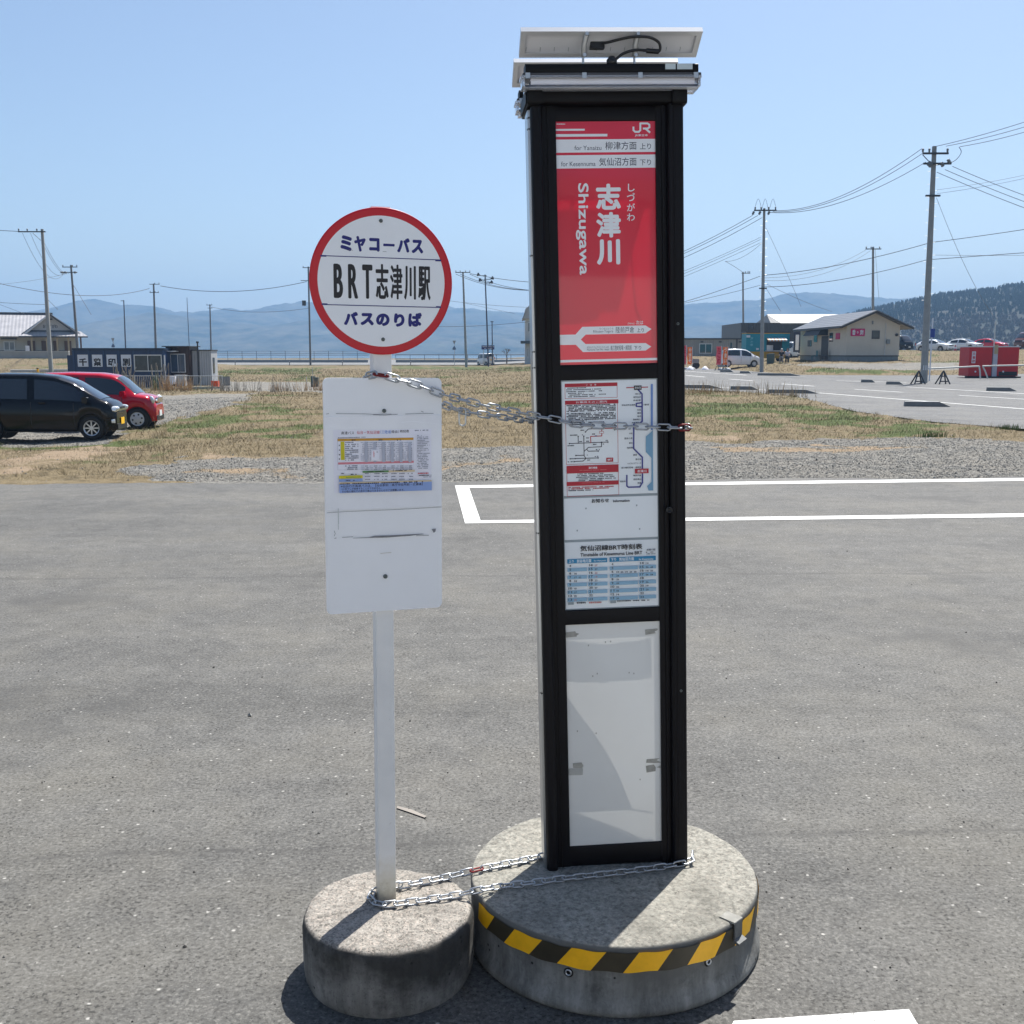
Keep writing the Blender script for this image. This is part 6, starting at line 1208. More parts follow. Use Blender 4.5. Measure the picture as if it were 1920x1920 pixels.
def seated(label, loc, rz, top, legs, hair):
    t = thing('person', label, 'person', loc, rz)
    V = [(0, 0, .50), (0, .02, .72), (0, .0, .98), (0, -.01, 1.10), (0, -.02, 1.20), (0, -.01, 1.30), (.18, 0, 1.0), (.23, -.1, .76), (.14, -.32, .68), (-.18, 0, 1.0), (-.23, -.1, .76), (-.14, -.32, .68), (.1, -.05, .5), (.12, -.42, .50), (.12, -.40, .10), (.12, -.52, .05), (-.1, -.05, .5), (-.12, -.42, .50), (-.12, -.40, .10), (-.12, -.52, .05)]
    E_ = [(0, 1), (1, 2), (2, 3), (3, 4), (4, 5), (2, 6), (6, 7), (7, 8), (2, 9), (9, 10), (10, 11), (0, 12), (12, 13), (13, 14), (14, 15), (0, 16), (16, 17), (17, 18), (18, 19)]
    Rd = [.13, .14, .13, .055, .09, .09, .06, .045, .035, .06, .045, .035, .08, .07, .045, .04, .08, .07, .045, .04]
    skinned('body', V, E_, Rd, m_skin, t)
    skinned('jacket', [V[i] for i in (0, 1, 2, 6, 7, 9, 10)], [(0, 1), (1, 2), (2, 3), (3, 4), (2, 5), (5, 6)], [.165, .17, .155, .085, .062, .085, .062], top, t)
    skinned('trousers', [V[i] for i in (0, 12, 13, 14, 15, 16, 17, 18, 19)], [(0, 1), (1, 2), (2, 3), (3, 4), (0, 5), (5, 6), (6, 7), (7, 8)], [.14, .10, .085, .06, .055, .10, .085, .06, .055], legs, t)
    MB().lathe([(0, .115), (.07, .09), (.105, .03), (.108, -.02), (.1, -.05)], hair, 16, (0, .015, 1.265)).build('hair', t)
    m2 = MB(); m2.box(-.22, .22, -.2, .22, .36, .42, m_dark_steel); return t
D = 103.
for (px, lb, tp, lg, hr) in ((1465, 'person in a black jacket sitting at the table before the yellow stall', m_dkcl, mat('cloth_grey', (.25, .24, .23), .9), m_hair), (1476, 'person in a white patterned top sitting right of the one in black', m_ltcl, m_dkcl, m_hairb)):
    p = on_ground(px, 680, D); seated(lb, p, -.3, tp, lg, hr)
    c = thing('stool', 'small dark stool under the person in '+('black' if tp is m_dkcl else 'white'), 'stool', p, -.3); MB().rbox(-.2, .2, -.18, .2, .33, .39, m_dark_steel, .03).build('seat', c)
    for (x, y) in ((-.16, -.15), (.16, -.15), (-.16, .15), (.16, .15)): MB().cyl((x, y, 0), (x*.9, y*.9, .33), .02, m_dark_steel, 6).build('leg', c)
# banners
def nobori(px, py, z, hpx, wpx, col, label, txt, lean=0.0):
    t = building('promotional_banner', label, 'banner', px, py, z, group='upright cloth banners by the roadside'); kk = z/FOC; h_ = hpx*kk; w_ = wpx*kk
    MB().cyl((0, 0, 0), (0, 0, h_+.5), .03, m_winfr, 6).build('pole', t); mb = MB(); vs = []; fs = []
    for i in range(13):
        for j in range(3): vs.append((-w_*j/2+.03*math.sin(i*.9), .05*math.sin(i*.8+j), .45+h_*i/12))
    for i in range(12):
        for j in range(2): fs.append((i*3+j, i*3+j+1, (i+1)*3+j+1, (i+1)*3+j))
    mb.add(vs, fs, mat('banner_'+col[0], col[1], .7, var=.06), True)
    for k, s in enumerate(txt):
        v, fs, _ = glyphs(s, .03, 1); z0 = .45+h_*(1-(k+1)/len(txt)*.92); z1_ = z0+h_*.8/len(txt); mb.add([(-w_*.8+p[0]*w_*.6, -.075, z0+p[1]*(z1_-z0)) for p in v], fs, mat('banner_ink_'+col[0], col[2], .7))
    mb.build('cloth', t); m2 = MB(); m2.lathe([(.32, 0), (.30, .12), (.1, .18), (0, .18)], mat('banner_foot', (.45, .46, .46), .6), 16); m2.build('foot', t)
pk = ('pink', lin(240, 100, 110), lin(200, 14, 40)); og = ('orange', lin(246, 120, 30), lin(250, 225, 200))
nobori(1352, 687, 97, 34, 9.5, pk, 'pink banner with red characters left of the white kei hatchback', 'たこ焼')
nobori(1364, 686.5, 97, 33, 9, og, 'orange banner with white characters just behind the white kei hatchback', 'うまい')
nobori(1297.5, 687.5, 99, 32, 9, og, 'orange banner close to the right edge of the tall pillar', 'やきそ')
nobori(1286.5, 688, 99, 35, 7, pk, 'pink banner half hidden by the right edge of the tall pillar', 'たこ焼')
t = building('roadside_flag', 'dark feather flag with white lettering at the left end of the beige shop', 'flag', 1501, 671, 112); MB().cyl((0, 0, 0), (0, 0, 3), .03, m_winfr, 6).build('pole', t); mb = MB(); mb.box(-.8, -.02, -.01, .01, .8, 2.9, mat('flag_navy', (.02, .025, .05), .7)); mb.box(-.6, -.25, -.02, -.012, 1.0, 2.6, m_signw); mb.build('cloth', t)
t = building('hand_cart', 'small grey wheeled machine between the orange banner and the prefab', 'cart', 1305, 686, 101)
mb = MB(); mb.cyl((0, -.12, .33), (0, .12, .33), .33, m_tyre, 20); mb.build('wheel', t); mb = MB(); mb.rbox(-.5, .25, -.2, .2, .55, .95, m_fnd, .06, 'y'); mb.build('casing', t); mb = MB(); mb.tube([(-.4, 0, .8), (-.75, 0, 1.05)], .03, m_dark_steel, 6); mb.build('handle', t)
for (px, lb) in ((1322, 'small white weight on the ground left of the pink banner'), (1294, 'flat white weight at the foot of the left orange banner')):
    t = building('banner_weight', lb, 'weight', px, 684.5 if px > 1300 else 689, 98, group='banner weights'); MB().lathe([(.35, 0), (.3, .1), (.08, .3), (0, .32)], m_signw, 14).build('weight_body', t)
for (px, py) in ((1352, 691),):
    t = building('folding_barrier', 'low dark folding barrier at the corner of the grass by the banners', 'barrier', px, py, 94); m2 = MB()
    for x in (-.35, .3): m2.tube([(x-.2, 0, 0), (x, 0, .5), (x+.2, 0, 0)], .04, m_dark_steel, 6)
    m2.build('frame', t); MB().rbox(-.3, .3, -.05, .05, .3, .5, m_conc, .03).build('board', t)
# red drop boxes
D = 72.; k_ = D/FOC
t0 = on_ground(1816, 708, D)
m_rb = mat('box_crimson', lin(186, 8, 22), .5, var=.12, vs=1.5); m_rbs = mat('skid_black', (.02, .02, .02), .7)
for (a, b_, lb) in ((1815, 1858, 'left red metal container with a white vertical sign, by the car park'), (1868, 1908, 'right red metal container beyond the white column')):
    p = t0+np.array([(a-1816)*k_, 0, 0]); t = thing('metal_container', lb, 'container', p, 0, 'pair of red containers on skids'); w_ = (b_-a)*k_; h_ = 57*k_
    mb = MB(); mb.box(0, w_, 0, 1.6, .12, h_, m_rb); mb.build('casing', t, .02); MB().box(-.05, w_+.05, -.05, 1.65, h_, h_+.06, m_winfr).build('roof', t); MB().box(-.25, w_+.1, -.25, -.05, 0, .1, m_rbs).build('skid', t); MB().box(0, w_, .3, .5, 0, .12, m_rbs).build('skid', t); MB().cyl((w_*.3, -.03, .42), (w_*.3, 0, .42), .06, m_signw, 12).build('badge', t)
    if a == 1815:
        mb = MB(); mb.box(.17, .42, -.02, -.002, h_*.48, h_*.86, m_signw)
        for k, s in enumerate('古着箱'): v, fs, _ = glyphs(s, .02, 1); mb.add([(.2+p_[0]*.19, -.024, h_*.86-(k+1)*h_*.122+p_[1]*h_*.1) for p_ in v], fs, m_rb)
        mb.build('sign_plate', t)
    else: MB().box(w_*.1, w_*.95, -.02, -.002, .15, .42, m_rbs).build('opening', t)
t = thing('service_column', 'white metal column standing between the two red containers', 'column', t0+np.array([(1859-1816)*k_, -.05, 0])); MB().box(0, 8.5*k_, 0, .5, 0, 58*k_, mat('column_white', (.45, .45, .52), .5, var=.06)).build('column_body', t); MB().box(.05, .3, -.02, -.001, 1.6, 2.2, m_post).build('panel', t)
# swing gates and trestles
def gate(label, pts, z):
    t = building('pipe_barrier', label, 'barrier', pts[0][0], pts[0][1], z, group='white pipe barriers'); q = [Vector(P(x, y, z))-Vector(t.location) for x, y in pts]; MB().tube(bez(q, 5), .05, mat('pipe_white', (.5, .52, .5), .5, var=.1), 8).build('pipe', t)
gate('white pipe barrier from the big pole to the left red container', [(1741, 690), (1745, 691), (1800, 688.5), (1833, 687), (1836, 689), (1837.5, 697), (1838, 710)], 69)
gate('white pipe barrier running right across the red containers', [(1852, 710), (1848, 698), (1843.5, 688), (1846, 686.5), (1880, 685.5), (1935, 684.5)], 69)
def trestle(px, py, label):
    t = building('trestle', label, 'trestle', px, py, 60, group='dark folding trestles by the big pole'); kk = 60/FOC; h_ = 25*kk
    for s_ in (-1, 1): MB().tube([(s_*10*kk, -.25, 0), (s_*1.5*kk, 0, h_*.9), (0, 0, h_)], .04, m_dark_steel, 6).build('leg', t)
    for s_ in (-1, 1): MB().tube([(s_*10*kk, .35, 0), (s_*1.5*kk, .02, h_*.9)], .04, m_dark_steel, 6).build('leg', t)
    for zz in (.22, .6): MB().cyl((-10*kk*(1-zz*.95), -.25*(1-zz), h_*zz), (10*kk*(1-zz*.95), -.25*(1-zz), h_*zz), .035, m_dark_steel, 6).build('crossbar', t)
trestle(1768, 720, 'dark trestle right of the big pole'); trestle(1722, 716, 'dark trestle half hidden behind the big pole')
t = building('sign_mast', 'slim white mast with a blue sign right behind the big pole', 'sign post', 1742.5, 712, 66); kk = 66/FOC; MB().cyl((0, 0, 0), (0, 0, 116*kk), .045, m_signw, 8).build('mast', t); MB().box(-.12, .16, -.06, -.045, 80*kk, 96*kk, mat('sign_blue', lin(30, 60, 140), .5)).build('sign_plate', t)
t = building('thin_mast', 'slim pale mast rising behind the white column of the red containers', 'mast', 1861, 690, 80); MB().cyl((0, 0, 0), (0, 0, 100*80/FOC), .045, m_galv, 8).build('mast', t)
t = building('traffic_cone', 'red cone with a white band before the white hatchback', 'cone', 1791, 660, 128); MB().lathe([(.2, .04), (.14, .3), (.05, .7), (0, .72)], m_tail, 14).build('cone_body', t); MB().box(-.25, .25, -.25, .25, 0, .04, m_tail).build('foot', t); MB().lathe([(.145, .3), (.10, .5)], m_signw, 14).build('band', t)
# kerb blocks: precast wheel stops, one shape, copied
def kerb(px0, px1, py, label, first=[None]):
    a = gndb(px0, py); b_ = gndb(px1, py+1.0*(px1-px0)/90*1.0); d_ = b_-a; ln = np.linalg.norm(d_[:2]); rz = math.atan2(d_[1], d_[0])
    mb = MB(); h_ = .17; e = min(.9, ln*.25)
    mb.prism([(0, 0), (ln, 0), (ln-e, h_), (.02, h_)], -.0, .28, mat('kerb_concrete', (.20, .20, .195), .9, var=.2, vs=4)); mb.box(.02, ln-e, .002, .279, h_, h_+.006, mat('kerb_top', (.42, .42, .40), .9, var=.1))
    o = mb.build('kerb_block'); o.location = (a[0], a[1], a[2]); o.rotation_euler = (0, 0, rz); tag(o, label, 'kerb block', 'precast kerb blocks along the road')
kerb(1255, 1355, 727.5, 'near kerb block touching the right edge of the tall pillar'); kerb(1369, 1422, 730.5, 'second near kerb block right of the tall pillar'); kerb(1439, 1535, 737, 'long near kerb block with a pale sloped end before the grass'); kerb(1696, 1783, 762, 'nearest kerb block at the lower right, alone on the road edge')
kerb(1350, 1376, 697.5, 'short far kerb block left of the second utility pole'); kerb(1387, 1409, 700, 'shortest far kerb block just left of the second utility pole'); kerb(1420, 1502, 704, 'long far kerb block at the foot of the second utility pole'); kerb(1614, 1641, 717, 'short far kerb block left of the big pole'); kerb(1661, 1694, 721, 'far kerb block with a ramp end touching the big pole'); kerb(1850, 1907, 733, 'dark kerb block below the red containers')

# ================================================================ POLES, LAMPS, WIRES
m_ins = mat('insulator', (.16, .17, .18), .4)
def pole(label, bx, by, tx_, ty, z, rb, rt, arms=(), extras=(), name='utility_pole', mt=None, steps=False, cat='utility pole', group='utility poles around the lot'):
    b_ = on_ground(bx, by, z); top = P(tx_, ty, z+(tx_-bx)*0); t = thing(name, label, cat, b_, 0, group); v = Vector(top)-Vector(b_); mt = mt or m_conc
    MB().tube([(0, 0, -.3), v*.5, v], [rb, (rb+rt)/2, rt], mt, 14).build('shaft', t); kk = z/FOC
    for (fy, l_, r_, ins) in arms:      # arm rows in photo pixels below the top
        c_ = v*(1-fy/max(abs(by-ty), 1)); mb = MB(); mb.box(c_.x-l_*kk, c_.x+r_*kk, c_.y-.16-rt, c_.y-.04-rt, c_.z-.05, c_.z+.05, m_dark_steel); ar_ = mb.build('crossarm', t)
        for q in ins:
            x = c_.x+q*kk; mb = MB(); mb.lathe([(.03, 0), (.06, .05), (.05, .1), (.075, .14), (.06, .2), (.02, .24), (0, .24)], m_ins, 10, (x, c_.y-.1-rt, c_.z+.05)); mb.build('insulator', ar_)
    if steps:
        mb = MB()
        for i in range(22):
            zz = v.z*(.35+.6*i/22); s_ = 1 if i % 2 else -1; mb.cyl((v.x*zz/v.z, v.y*zz/v.z, zz), (v.x*zz/v.z+s_*(rb+.12), v.y*zz/v.z, zz), .012, m_galv, 5)
        mb.build('climbing_steps', t)
    return t, kk, v
t, kk, v = pole('thick concrete utility pole right of the beige shop, tallest in the photo', 1732, 718, 1752, 275, 62, .21, .13, [(14, 24, 24, (-24, -12, 22)), (33, 22, 30, ()), (93, 15, 12, ())], steps=True)
mb = MB()
for (x, y, z_, rx) in ((-14, 37, 0, .5), (-11, 40, 0, .5), (15, 39, 0, -.5), (28, 33, 0, -.6)):
    p = v*(1-y/443)+Vector((x*kk, -.25, 0)); mb.lathe([(.05, 0), (.12, .05), (.07, .1), (.12, .15), (.07, .2), (.11, .25), (0, .3)], m_ins, 12, M=Matrix.Translation(p)@Matrix.Rotation(rx, 4, 'Y'))
mb.build('strain_insulators', t); mb = MB()
for px in (1728, 1732, 1736): mb.box((px-1732-1)*kk, (px-1732)*kk+.01, -.235, -.215, 24*kk, 33*kk, m_signw)
mb.build('number_marks', t); mb = MB(); mb.tube(bez([v+Vector((0, -.3, -1.1)), v+Vector((1.0, -.35, -.9)), v+Vector((1.45, -.3, -.4)), v+Vector((1.35, -.2, -.05))], 6), .018, m_wire, 6); mb.build('jumper_wire', t)
mb = MB(); mb.cyl(v+Vector((0, -.2, -1.2)), v+Vector((-.75, -.25, -.5)), .025, m_dark_steel, 6); mb.build('arm_brace', t)
t, kk, v = pole('concrete utility pole standing at the road edge left of the beige shop', 1428, 698, 1433, 391, 88, .17, .10, [(4, 20, 22, (-18, -7, 7, 20)), (150, 8, 6, ())], steps=True)
mb = MB()
for x in (-20, -8, 9):
    mb.lathe([(.05, 0), (.12, .08), (.07, .14), (.12, .2), (0, .34)], m_ins, 12, M=Matrix.Translation(v+Vector((x*kk, -.2, -.25)))@Matrix.Rotation(math.pi+.4, 4, 'Y'))
mb.build('strain_insulators', t); mb = MB()
for a, b_ in ((-20, -6), (-6, 6), (8, 21)): mb.tube(bez([v+Vector((a*kk, -.2, -.2)), v+Vector(((a+b_)/2*kk, -.2, .75)), v+Vector((b_*kk, -.2, .0))], 6), .014, m_wire, 5)
mb.build('jumper_wire', t)
pole('slim utility pole rising behind the grey prefab', 1395, 640, 1393, 510, 150, .16, .11, [(2, 3, 13, (4, 9, 12))])
t, kk, v = pole('slim utility pole rising behind the roof of the beige shop', 1637, 655, 1637, 463, 122, .18, .12, [(4, 15, 14, (-14, -5, 11))])
t, kk, v = pole('leaning utility pole with a long left arm, in front of the tiled shop', 96, 699, 79, 430, 97, .20, .13, [(5, 43, 8, (-42, -26, -8))]); mb = MB(); mb.cyl(v+Vector((-.1, -.2, -1.0)), v+Vector((-16*kk, -.22, -.35)), .025, m_dark_steel, 6); mb.build('arm_brace', t)
t, kk, v = pole('dark utility pole between the tiled shop and the blue office', 147, 672, 133, 497, 140, .19, .12, [(4, 15, 13, (-14, 4, 12)), (14, 16, 12, ())], mt=mat('pole_dark', (.15, .15, .15), .8, var=.15)); mb = MB()
for x in (-14, -8, 5): mb.lathe([(.08, 0), (.18, .1), (.1, .2), (.16, .3), (0, .45)], m_ins, 10, M=Matrix.Translation(v*(1-14/175)+Vector((x*kk, -.2, 0)))@Matrix.Rotation(math.pi/2*(1 if x > 0 else -1), 4, 'Y'))
mb.build('strain_insulators', t)
pole('utility pole rising behind the roof of the blue office', 292.5, 668, 288, 532, 185, .22, .14, [(1, 7, 12, (3, 11)), (15, 7, 10, (-6, 3, 9))], mt=MATS['pole_dark'])
pole('thin utility pole rising behind the grey shed', 396, 668, 393.5, 571, 230, .20, .13, [(1, 6, 5, (-5, 4)), (6, 4, 5, (4,))], mt=MATS['pole_dark'])
t, kk, v = pole('utility pole with a transformer hidden half by the round red ringed disc', 582, 676, 578, 500, 170, .17, .12, [(2, 10, 8, (-9, 5)), (25, 14, 6, ())], mt=MATS['pole_dark']); MB().cyl(v*(1-65/176)+Vector((-.75, -.3, -.4)), v*(1-65/176)+Vector((-.75, -.3, .4)), .32, m_dark_steel, 12).build('transformer', t)
pole('utility pole with a wide four insulator arm just right of the round disc', 874.5, 678, 868, 510, 150, .19, .12, [(1, 14, 14, (-13, -5, 5, 13))])
t, kk, v = pole('mast with four loudspeaker horns between the disc and the tall pillar', 916, 672, 909.5, 515, 155, .12, .09, [(2, 8, 3, ()), (8, 2, 9, ()), (11, 6, 2, ()), (14, 2, 8, ())], mt=mat('mast_dark', (.05, .055, .08), .5), name='loudspeaker_mast', cat='loudspeaker mast', group=None)
for (x, y, s_) in ((-8, 2, -1), (9, 8, 1), (-5, 11, -1), (7, 15, 1)):
    c_ = v*(1-y/157)+Vector((x*kk, -.25, 0)); MB().lathe([(.06, 0), (.09, .2), (.26, .5), (.28, .52), (.1, .3)], m_dark_steel, 14, M=Matrix.Translation(c_)@Matrix.Rotation(s_*1.2, 4, 'Y')@Matrix.Rotation(.5, 4, 'X')).build('horn', t)
pole('thin dark lamp post right of the loudspeaker mast', 923.5, 668, 922.5, 602, 165, .10, .07, [(1, 3, 3, ())], name='street_lamp', mt=MATS['mast_dark'], cat='street lamp', group='dark street lamps')
pole('dark street lamp with a short left arm above the blue office', 236, 668, 232, 563, 175, .12, .08, [(1, 5, 1, ())], name='street_lamp', mt=MATS['mast_dark'], cat='street lamp', group='dark street lamps')
pole('thin leaning blue grey mast rising behind the brown annex', 355, 652, 350.5, 558, 120, .05, .03, name='thin_mast', mt=mat('mast_blue', (.10, .14, .2), .6), cat='mast', group=None)
for (px, z_, lb) in ((214, 120, 'give way sign with a blue triangle plate above the blue office'), (852, 165, 'give way sign with a blue triangle plate just right of the round disc')):
    t = building('road_sign', lb, 'road sign', px, 676, z_, group='give way signs seen from behind'); kk = z_/FOC; h_ = (676-629)*kk; MB().cyl((0, 0, 0), (0, 0, h_), .04, m_galv, 8).build('post', t)
    a = 3.2*kk; MB().prism([(0, h_-8*kk), (a, h_), (-a, h_)], -.06, -.04, mat('sign_back', (.30, .31, .33), .5)).build('sign_plate', t); MB().prism([(-a, h_-17*kk), (a, h_-17*kk), (a, h_-14*kk), (0, h_-9.5*kk), (-a, h_-14*kk)], -.06, -.04, mat('plate_blue', (.10, .16, .28), .5)).build('lower_plate', t)
t = building('guide_sign', 'blue road guide board with white lettering above the white van', 'road sign', 907, 676, 168); kk = 168/FOC
MB().box(-4*kk, 20*kk, -.05, .02, 30*kk, 37.5*kk, mat('guide_blue', lin(24, 34, 110), .5)).build('sign_plate', t)
mb = MB()
for z0, z1_, x0, x1 in ((34.4, 36, -2.5, 18.5), (31.3, 32.6, 1, 4), (31.3, 32.6, 6, 10), (31.3, 32.6, 11, 15)):
    for x in np.arange(x0, x1, 1.1): mb.box(kk*x, kk*(x+.85), -.058, -.052, kk*z0, kk*z1_, m_signw)
mb.build('lettering', t)
for x in (0, 16): MB().cyl((x*kk, .06, 0), (x*kk, .06, 37*kk), .06, m_galv, 8).build('post', t)

WIRES = []
def wire(label, a, b_, sag, r=.016, group='overhead wires'):
    A, B_ = Vector(P(*a)), Vector(P(*b_)); n_ = 28; pts = []; zm = (a[2]+b_[2])/2; s_ = sag*zm/FOC
    for i in range(n_+1): f = i/n_; q = A.lerp(B_, f); q.z -= 4*s_*f*(1-f); pts.append(q)
    o = MB().tube(pts, [r*((1-i/n_)*a[2]+i/n_*b_[2])/75 for i in range(n_+1)], m_wire, 5, False).build('power_line'); tag(o, label, 'power line', group)
big, sec_ = 'the tallest pole', 'the pole at the road edge'
for (s, a, b_) in (('topmost', (1728, 279), (1454, 395)), ('middle', (1729, 288), (1449, 397)), ('lowest', (1736, 304), (1441, 398))): wire(f'{s} of three wires slung between {big} and {sec_}', (*a, 62), (*b_, 88), 24, .02)
for (s, a, b_) in (('topmost', (1752, 275), (1960, 216)), ('middle', (1774, 274), (1960, 226)), ('lowest', (1800, 275), (1960, 236))): wire(f'{s} of three wires rising right from the top of {big}', (*a, 62), (*b_, 50), 3, .02)
for (s, a, b_) in (('topmost', (1786, 312), (1960, 380)), ('middle', (1772, 318), (1960, 392)), ('lowest', (1757, 323), (1960, 404))): wire(f'{s} of three wires falling right from the lower arm of {big}', (*a, 62), (*b_, 80), 2, .02)
for (s, a, b_) in (('upper', (1757, 356), (1960, 319)), ('lower', (1757, 363), (1960, 325))): wire(f'{s} of two thin wires going right from the side of {big}', (*a, 62), (*b_, 90), 3, .012)
for (s, a, b_) in (('topmost', (1411, 404), (855, 514)), ('middle', (1421, 404), (863, 514)), ('lowest', (1429, 408), (881, 514))): wire(f'{s} of three wires from {sec_} leftwards behind the tall pillar', (*a, 88), (*b_, 150), 66, .018)
for (s, a, b_) in (('upper', (1426, 445), (1150, 555)), ('middle', (1426, 449), (1150, 560)), ('lower', (1426, 455), (1150, 566))): wire(f'{s} of three thin wires going left below the arm of the road edge pole', (*a, 88), (*b_, 130), 6, .012)
wire('service wire dropping from the road edge pole to the pole behind the prefab', (1428, 456, 88), (1360, 490, 110), 8, .012); wire('service wire end reaching the slim pole behind the prefab', (1360, 490, 110), (1393, 511, 150), -1, .014)
wire('long wire from the right edge crossing the tallest pole to the road edge pole', (1960, 424, 58), (1742, 455, 67), 1, .022); wire('long wire between the tallest pole and the road edge pole, at mid height', (1741, 456, 67), (1433, 516, 88), 8, .022); wire('continuation of the mid height wire left of the road edge pole', (1425, 518, 88), (1140, 600, 140), 7, .018)
wire('lower long wire from the right edge to the tallest pole', (1960, 471, 58), (1739, 487, 67), 0, .022); wire('lower long wire between the tallest pole and the road edge pole', (1738, 487, 67), (1433, 538, 88), 10, .02); wire('faint straight wire from the right edge ending at the tallest pole', (1960, 478, 70), (1745, 478, 67), 1, .012)
wire('lower wire continuing left of the road edge pole', (1425, 535, 88), (1140, 590, 140), 6, .014)
wire('upper of two wires from the pole behind the beige shop', (1624, 468, 122), (1433, 521, 90), 14, .012); wire('lower of two wires from the pole behind the beige shop', (1632, 470, 122), (1433, 526, 90), 18, .012)
wire('guy wire dropping right from the road edge pole', (1436, 427, 88), (1502, 575, 84), -3, .012); wire('short guy wire low on the road edge pole', (1436, 540, 88), (1464, 584, 110), 0, .012); wire('slack wire from the road edge pole to the white roofed hall', (1436, 532, 88), (1560, 584, 140), 3, .012)
wire('stay wire dropping right from the tallest pole towards the slim pale mast', (1756, 371, 66), (1861, 590, 88), 14, .013); wire('stay wire from the pole behind the beige shop', (1641, 468, 122), (1648, 560, 122), 0, .01)
wire('wire leaving left from the long arm of the leaning pole', (-40, 430, 100), (37, 434, 97), 0, .02); wire('slack wire from the leaning pole arm to the dark pole, left one', (42, 437, 97), (118, 515, 140), 32, .012); wire('slack wire from the leaning pole arm to the dark pole, right one', (57, 437, 97), (120, 512, 140), 26, .012)
wire('upper of two wires between the leaning pole and the dark pole', (83, 455, 97), (118, 510, 140), 6, .012); wire('lower of two wires between the leaning pole and the dark pole', (83, 462, 97), (120, 513, 140), 8, .012)
wire('long sagging wire from the left edge to the pole behind the blue office', (-40, 522, 110), (280, 541, 185), 20, .02); wire('sagging wire from the pole behind the blue office to the transformer pole', (301, 536, 185), (575, 528, 170), 14, .02)
wire('pale upper wire from the left edge to the dark pole', (-40, 536, 110), (130, 512, 140), 4, .01); wire('wire low on the leaning pole going left', (-40, 564, 95), (84, 571, 97), 1, .014); wire('wire sloping down left of the leaning pole', (-40, 556, 95), (45, 588, 140), 0, .012); wire('guy wire to the right of the dark pole', (138, 535, 140), (171, 590, 138), 0, .016); wire('short guy wire right of the leaning pole', (91, 563, 97), (108, 580, 110), 0, .014)
wire('wire from the pole with the wide arm to the right, behind the tall pillar', (882, 513, 150), (1150, 527, 130), 10, .02)
wire('upper faint wire crossing low from the disc to the white house', (842, 564, 160), (1010, 577, 160), 2, .012); wire('low wire across the mountains, from disc to tall pillar', (800, 612, 170), (1040, 597, 150), 5, .014); wire('faint wire from the far left pole to the transformer pole', (398, 576, 230), (578, 578, 170), 8, .014); wire('thin wire from the wide arm pole down to the right', (870, 568, 150), (965, 588, 155), 0, .01)

# white house behind the pillar
D = 160.; k_ = D/FOC
t = building('white_house', 'white two storey house mostly hidden behind the left edge of the pillar', 'house', 985, 668, D); m_hw = mat('house_white', (.56, .56, .55), .7, var=.05); gz = lambda py: (668-py)*k_
MB().box(0, 90*k_, 0, 8, 0, gz(582), m_hw).build('wall', t); mb = MB(); mb.prism([(-6*k_, gz(584)), (-5.5*k_, gz(585.5)), (0, gz(566)), (9*k_, gz(559)), (90*k_, gz(559)), (96*k_, gz(583))], -.6, 8.6, mat('house_roof', (.42, .41, .40), .6, var=.1)); mb.build('roof', t)
MB().box(-9*k_, 96*k_, -1.4, -.002, gz(630), gz(625), mat('porch_roof', (.05, .065, .075), .6)).build('porch_roof', t)
for (a, b_, c_, d_) in ((4.5, 8.5, 608.5, 591), (3, 6.3, 655, 638), (8.3, 11, 655, 638)): window(t, a*k_, b_*k_, gz(c_), gz(d_), -.01, 0, .08)
# sea wall with railing along the far road
D = 215.; kk = D/FOC
for (a, b_, lb) in ((400, 690, 'dark railing on the low wall along the far road, left of the post'), (742, 1010, 'dark railing on the low wall along the far road, right of the post')):
    p = P(a, 674, D); p[2] = 0; t = thing('guard_rail', lb, 'railing', p, 0, 'railings along the far road'); W_ = (b_-a)*kk; z0 = 1.9-11.5*kk
    MB().box(0, W_, 0, .3, -.2, z0, mat('seawall_concrete', (.22, .22, .215), .9, var=.15)).build('kerb_wall', t); mb = MB(); zt_ = 1.9+(663-(658.5 if a < 500 else 665))*kk
    for f in (0, .33, .66, 1) if a < 500 else (0, 1): mb.cyl((0, .1, zt_-(zt_-z0)*f*.8), (W_, .1, zt_-(zt_-z0)*f*.8), .026 if a < 500 else .06, m_dark_steel, 5)
    mb.build('rails', t)
    for x in np.arange(0, W_, 27*kk): MB().cyl((x, .1, z0), (x, .1, zt_+.03), .05, m_dark_steel, 6).build('post', t)
for i, px in enumerate((441, 543, 642, 770, 985)):
    t = building('delineator_post', ('short dark marker post at the far road edge, '+('first from the left', 'second from the left', 'left of the white post', 'right of the white post', 'beside the white house')[i]), 'marker post', px, 684 if px < 700 else 686, 168, group='marker posts along the far road'); MB().cyl((0, 0, 0), (0, 0, .6), .06, m_dark_steel, 6).build('post', t); MB().cyl((0, 0, .6), (0, 0, .72), .065, m_signw, 6).build('cap', t)
# bare tree by the house
t = building('bare_tree', 'small bare tree left of the white house', 'tree', 950, 670, 175); m_bark = mat('bark', (.12, .09, .07), .9, var=.2); mb = MB(); mb.tube([(0, 0, 0), (.05, 0, .9), (0, .05, 1.4)], [.13, .1, .08], m_bark, 7); mb.build('trunk', t); mb = MB(); rr = random.Random(5)
def twig(p, d, l_, r_, dep):
    q = p+d*l_; mb.tube([p, q], [r_, r_*.6], m_bark, 4, False)
    if dep: 
        for _ in range(3): twig(q, (d+Vector((rr.uniform(-.7, .7), rr.uniform(-.7, .7), rr.uniform(-.1, .5)))).normalized(), l_*.68, r_*.6, dep-1)
for _ in range(5): twig(Vector((0, .02, 1.2)), Vector((rr.uniform(-.8, .8), rr.uniform(-.8, .8), 1)).normalized(), .6, .05, 3)
mb.build('crown', t)

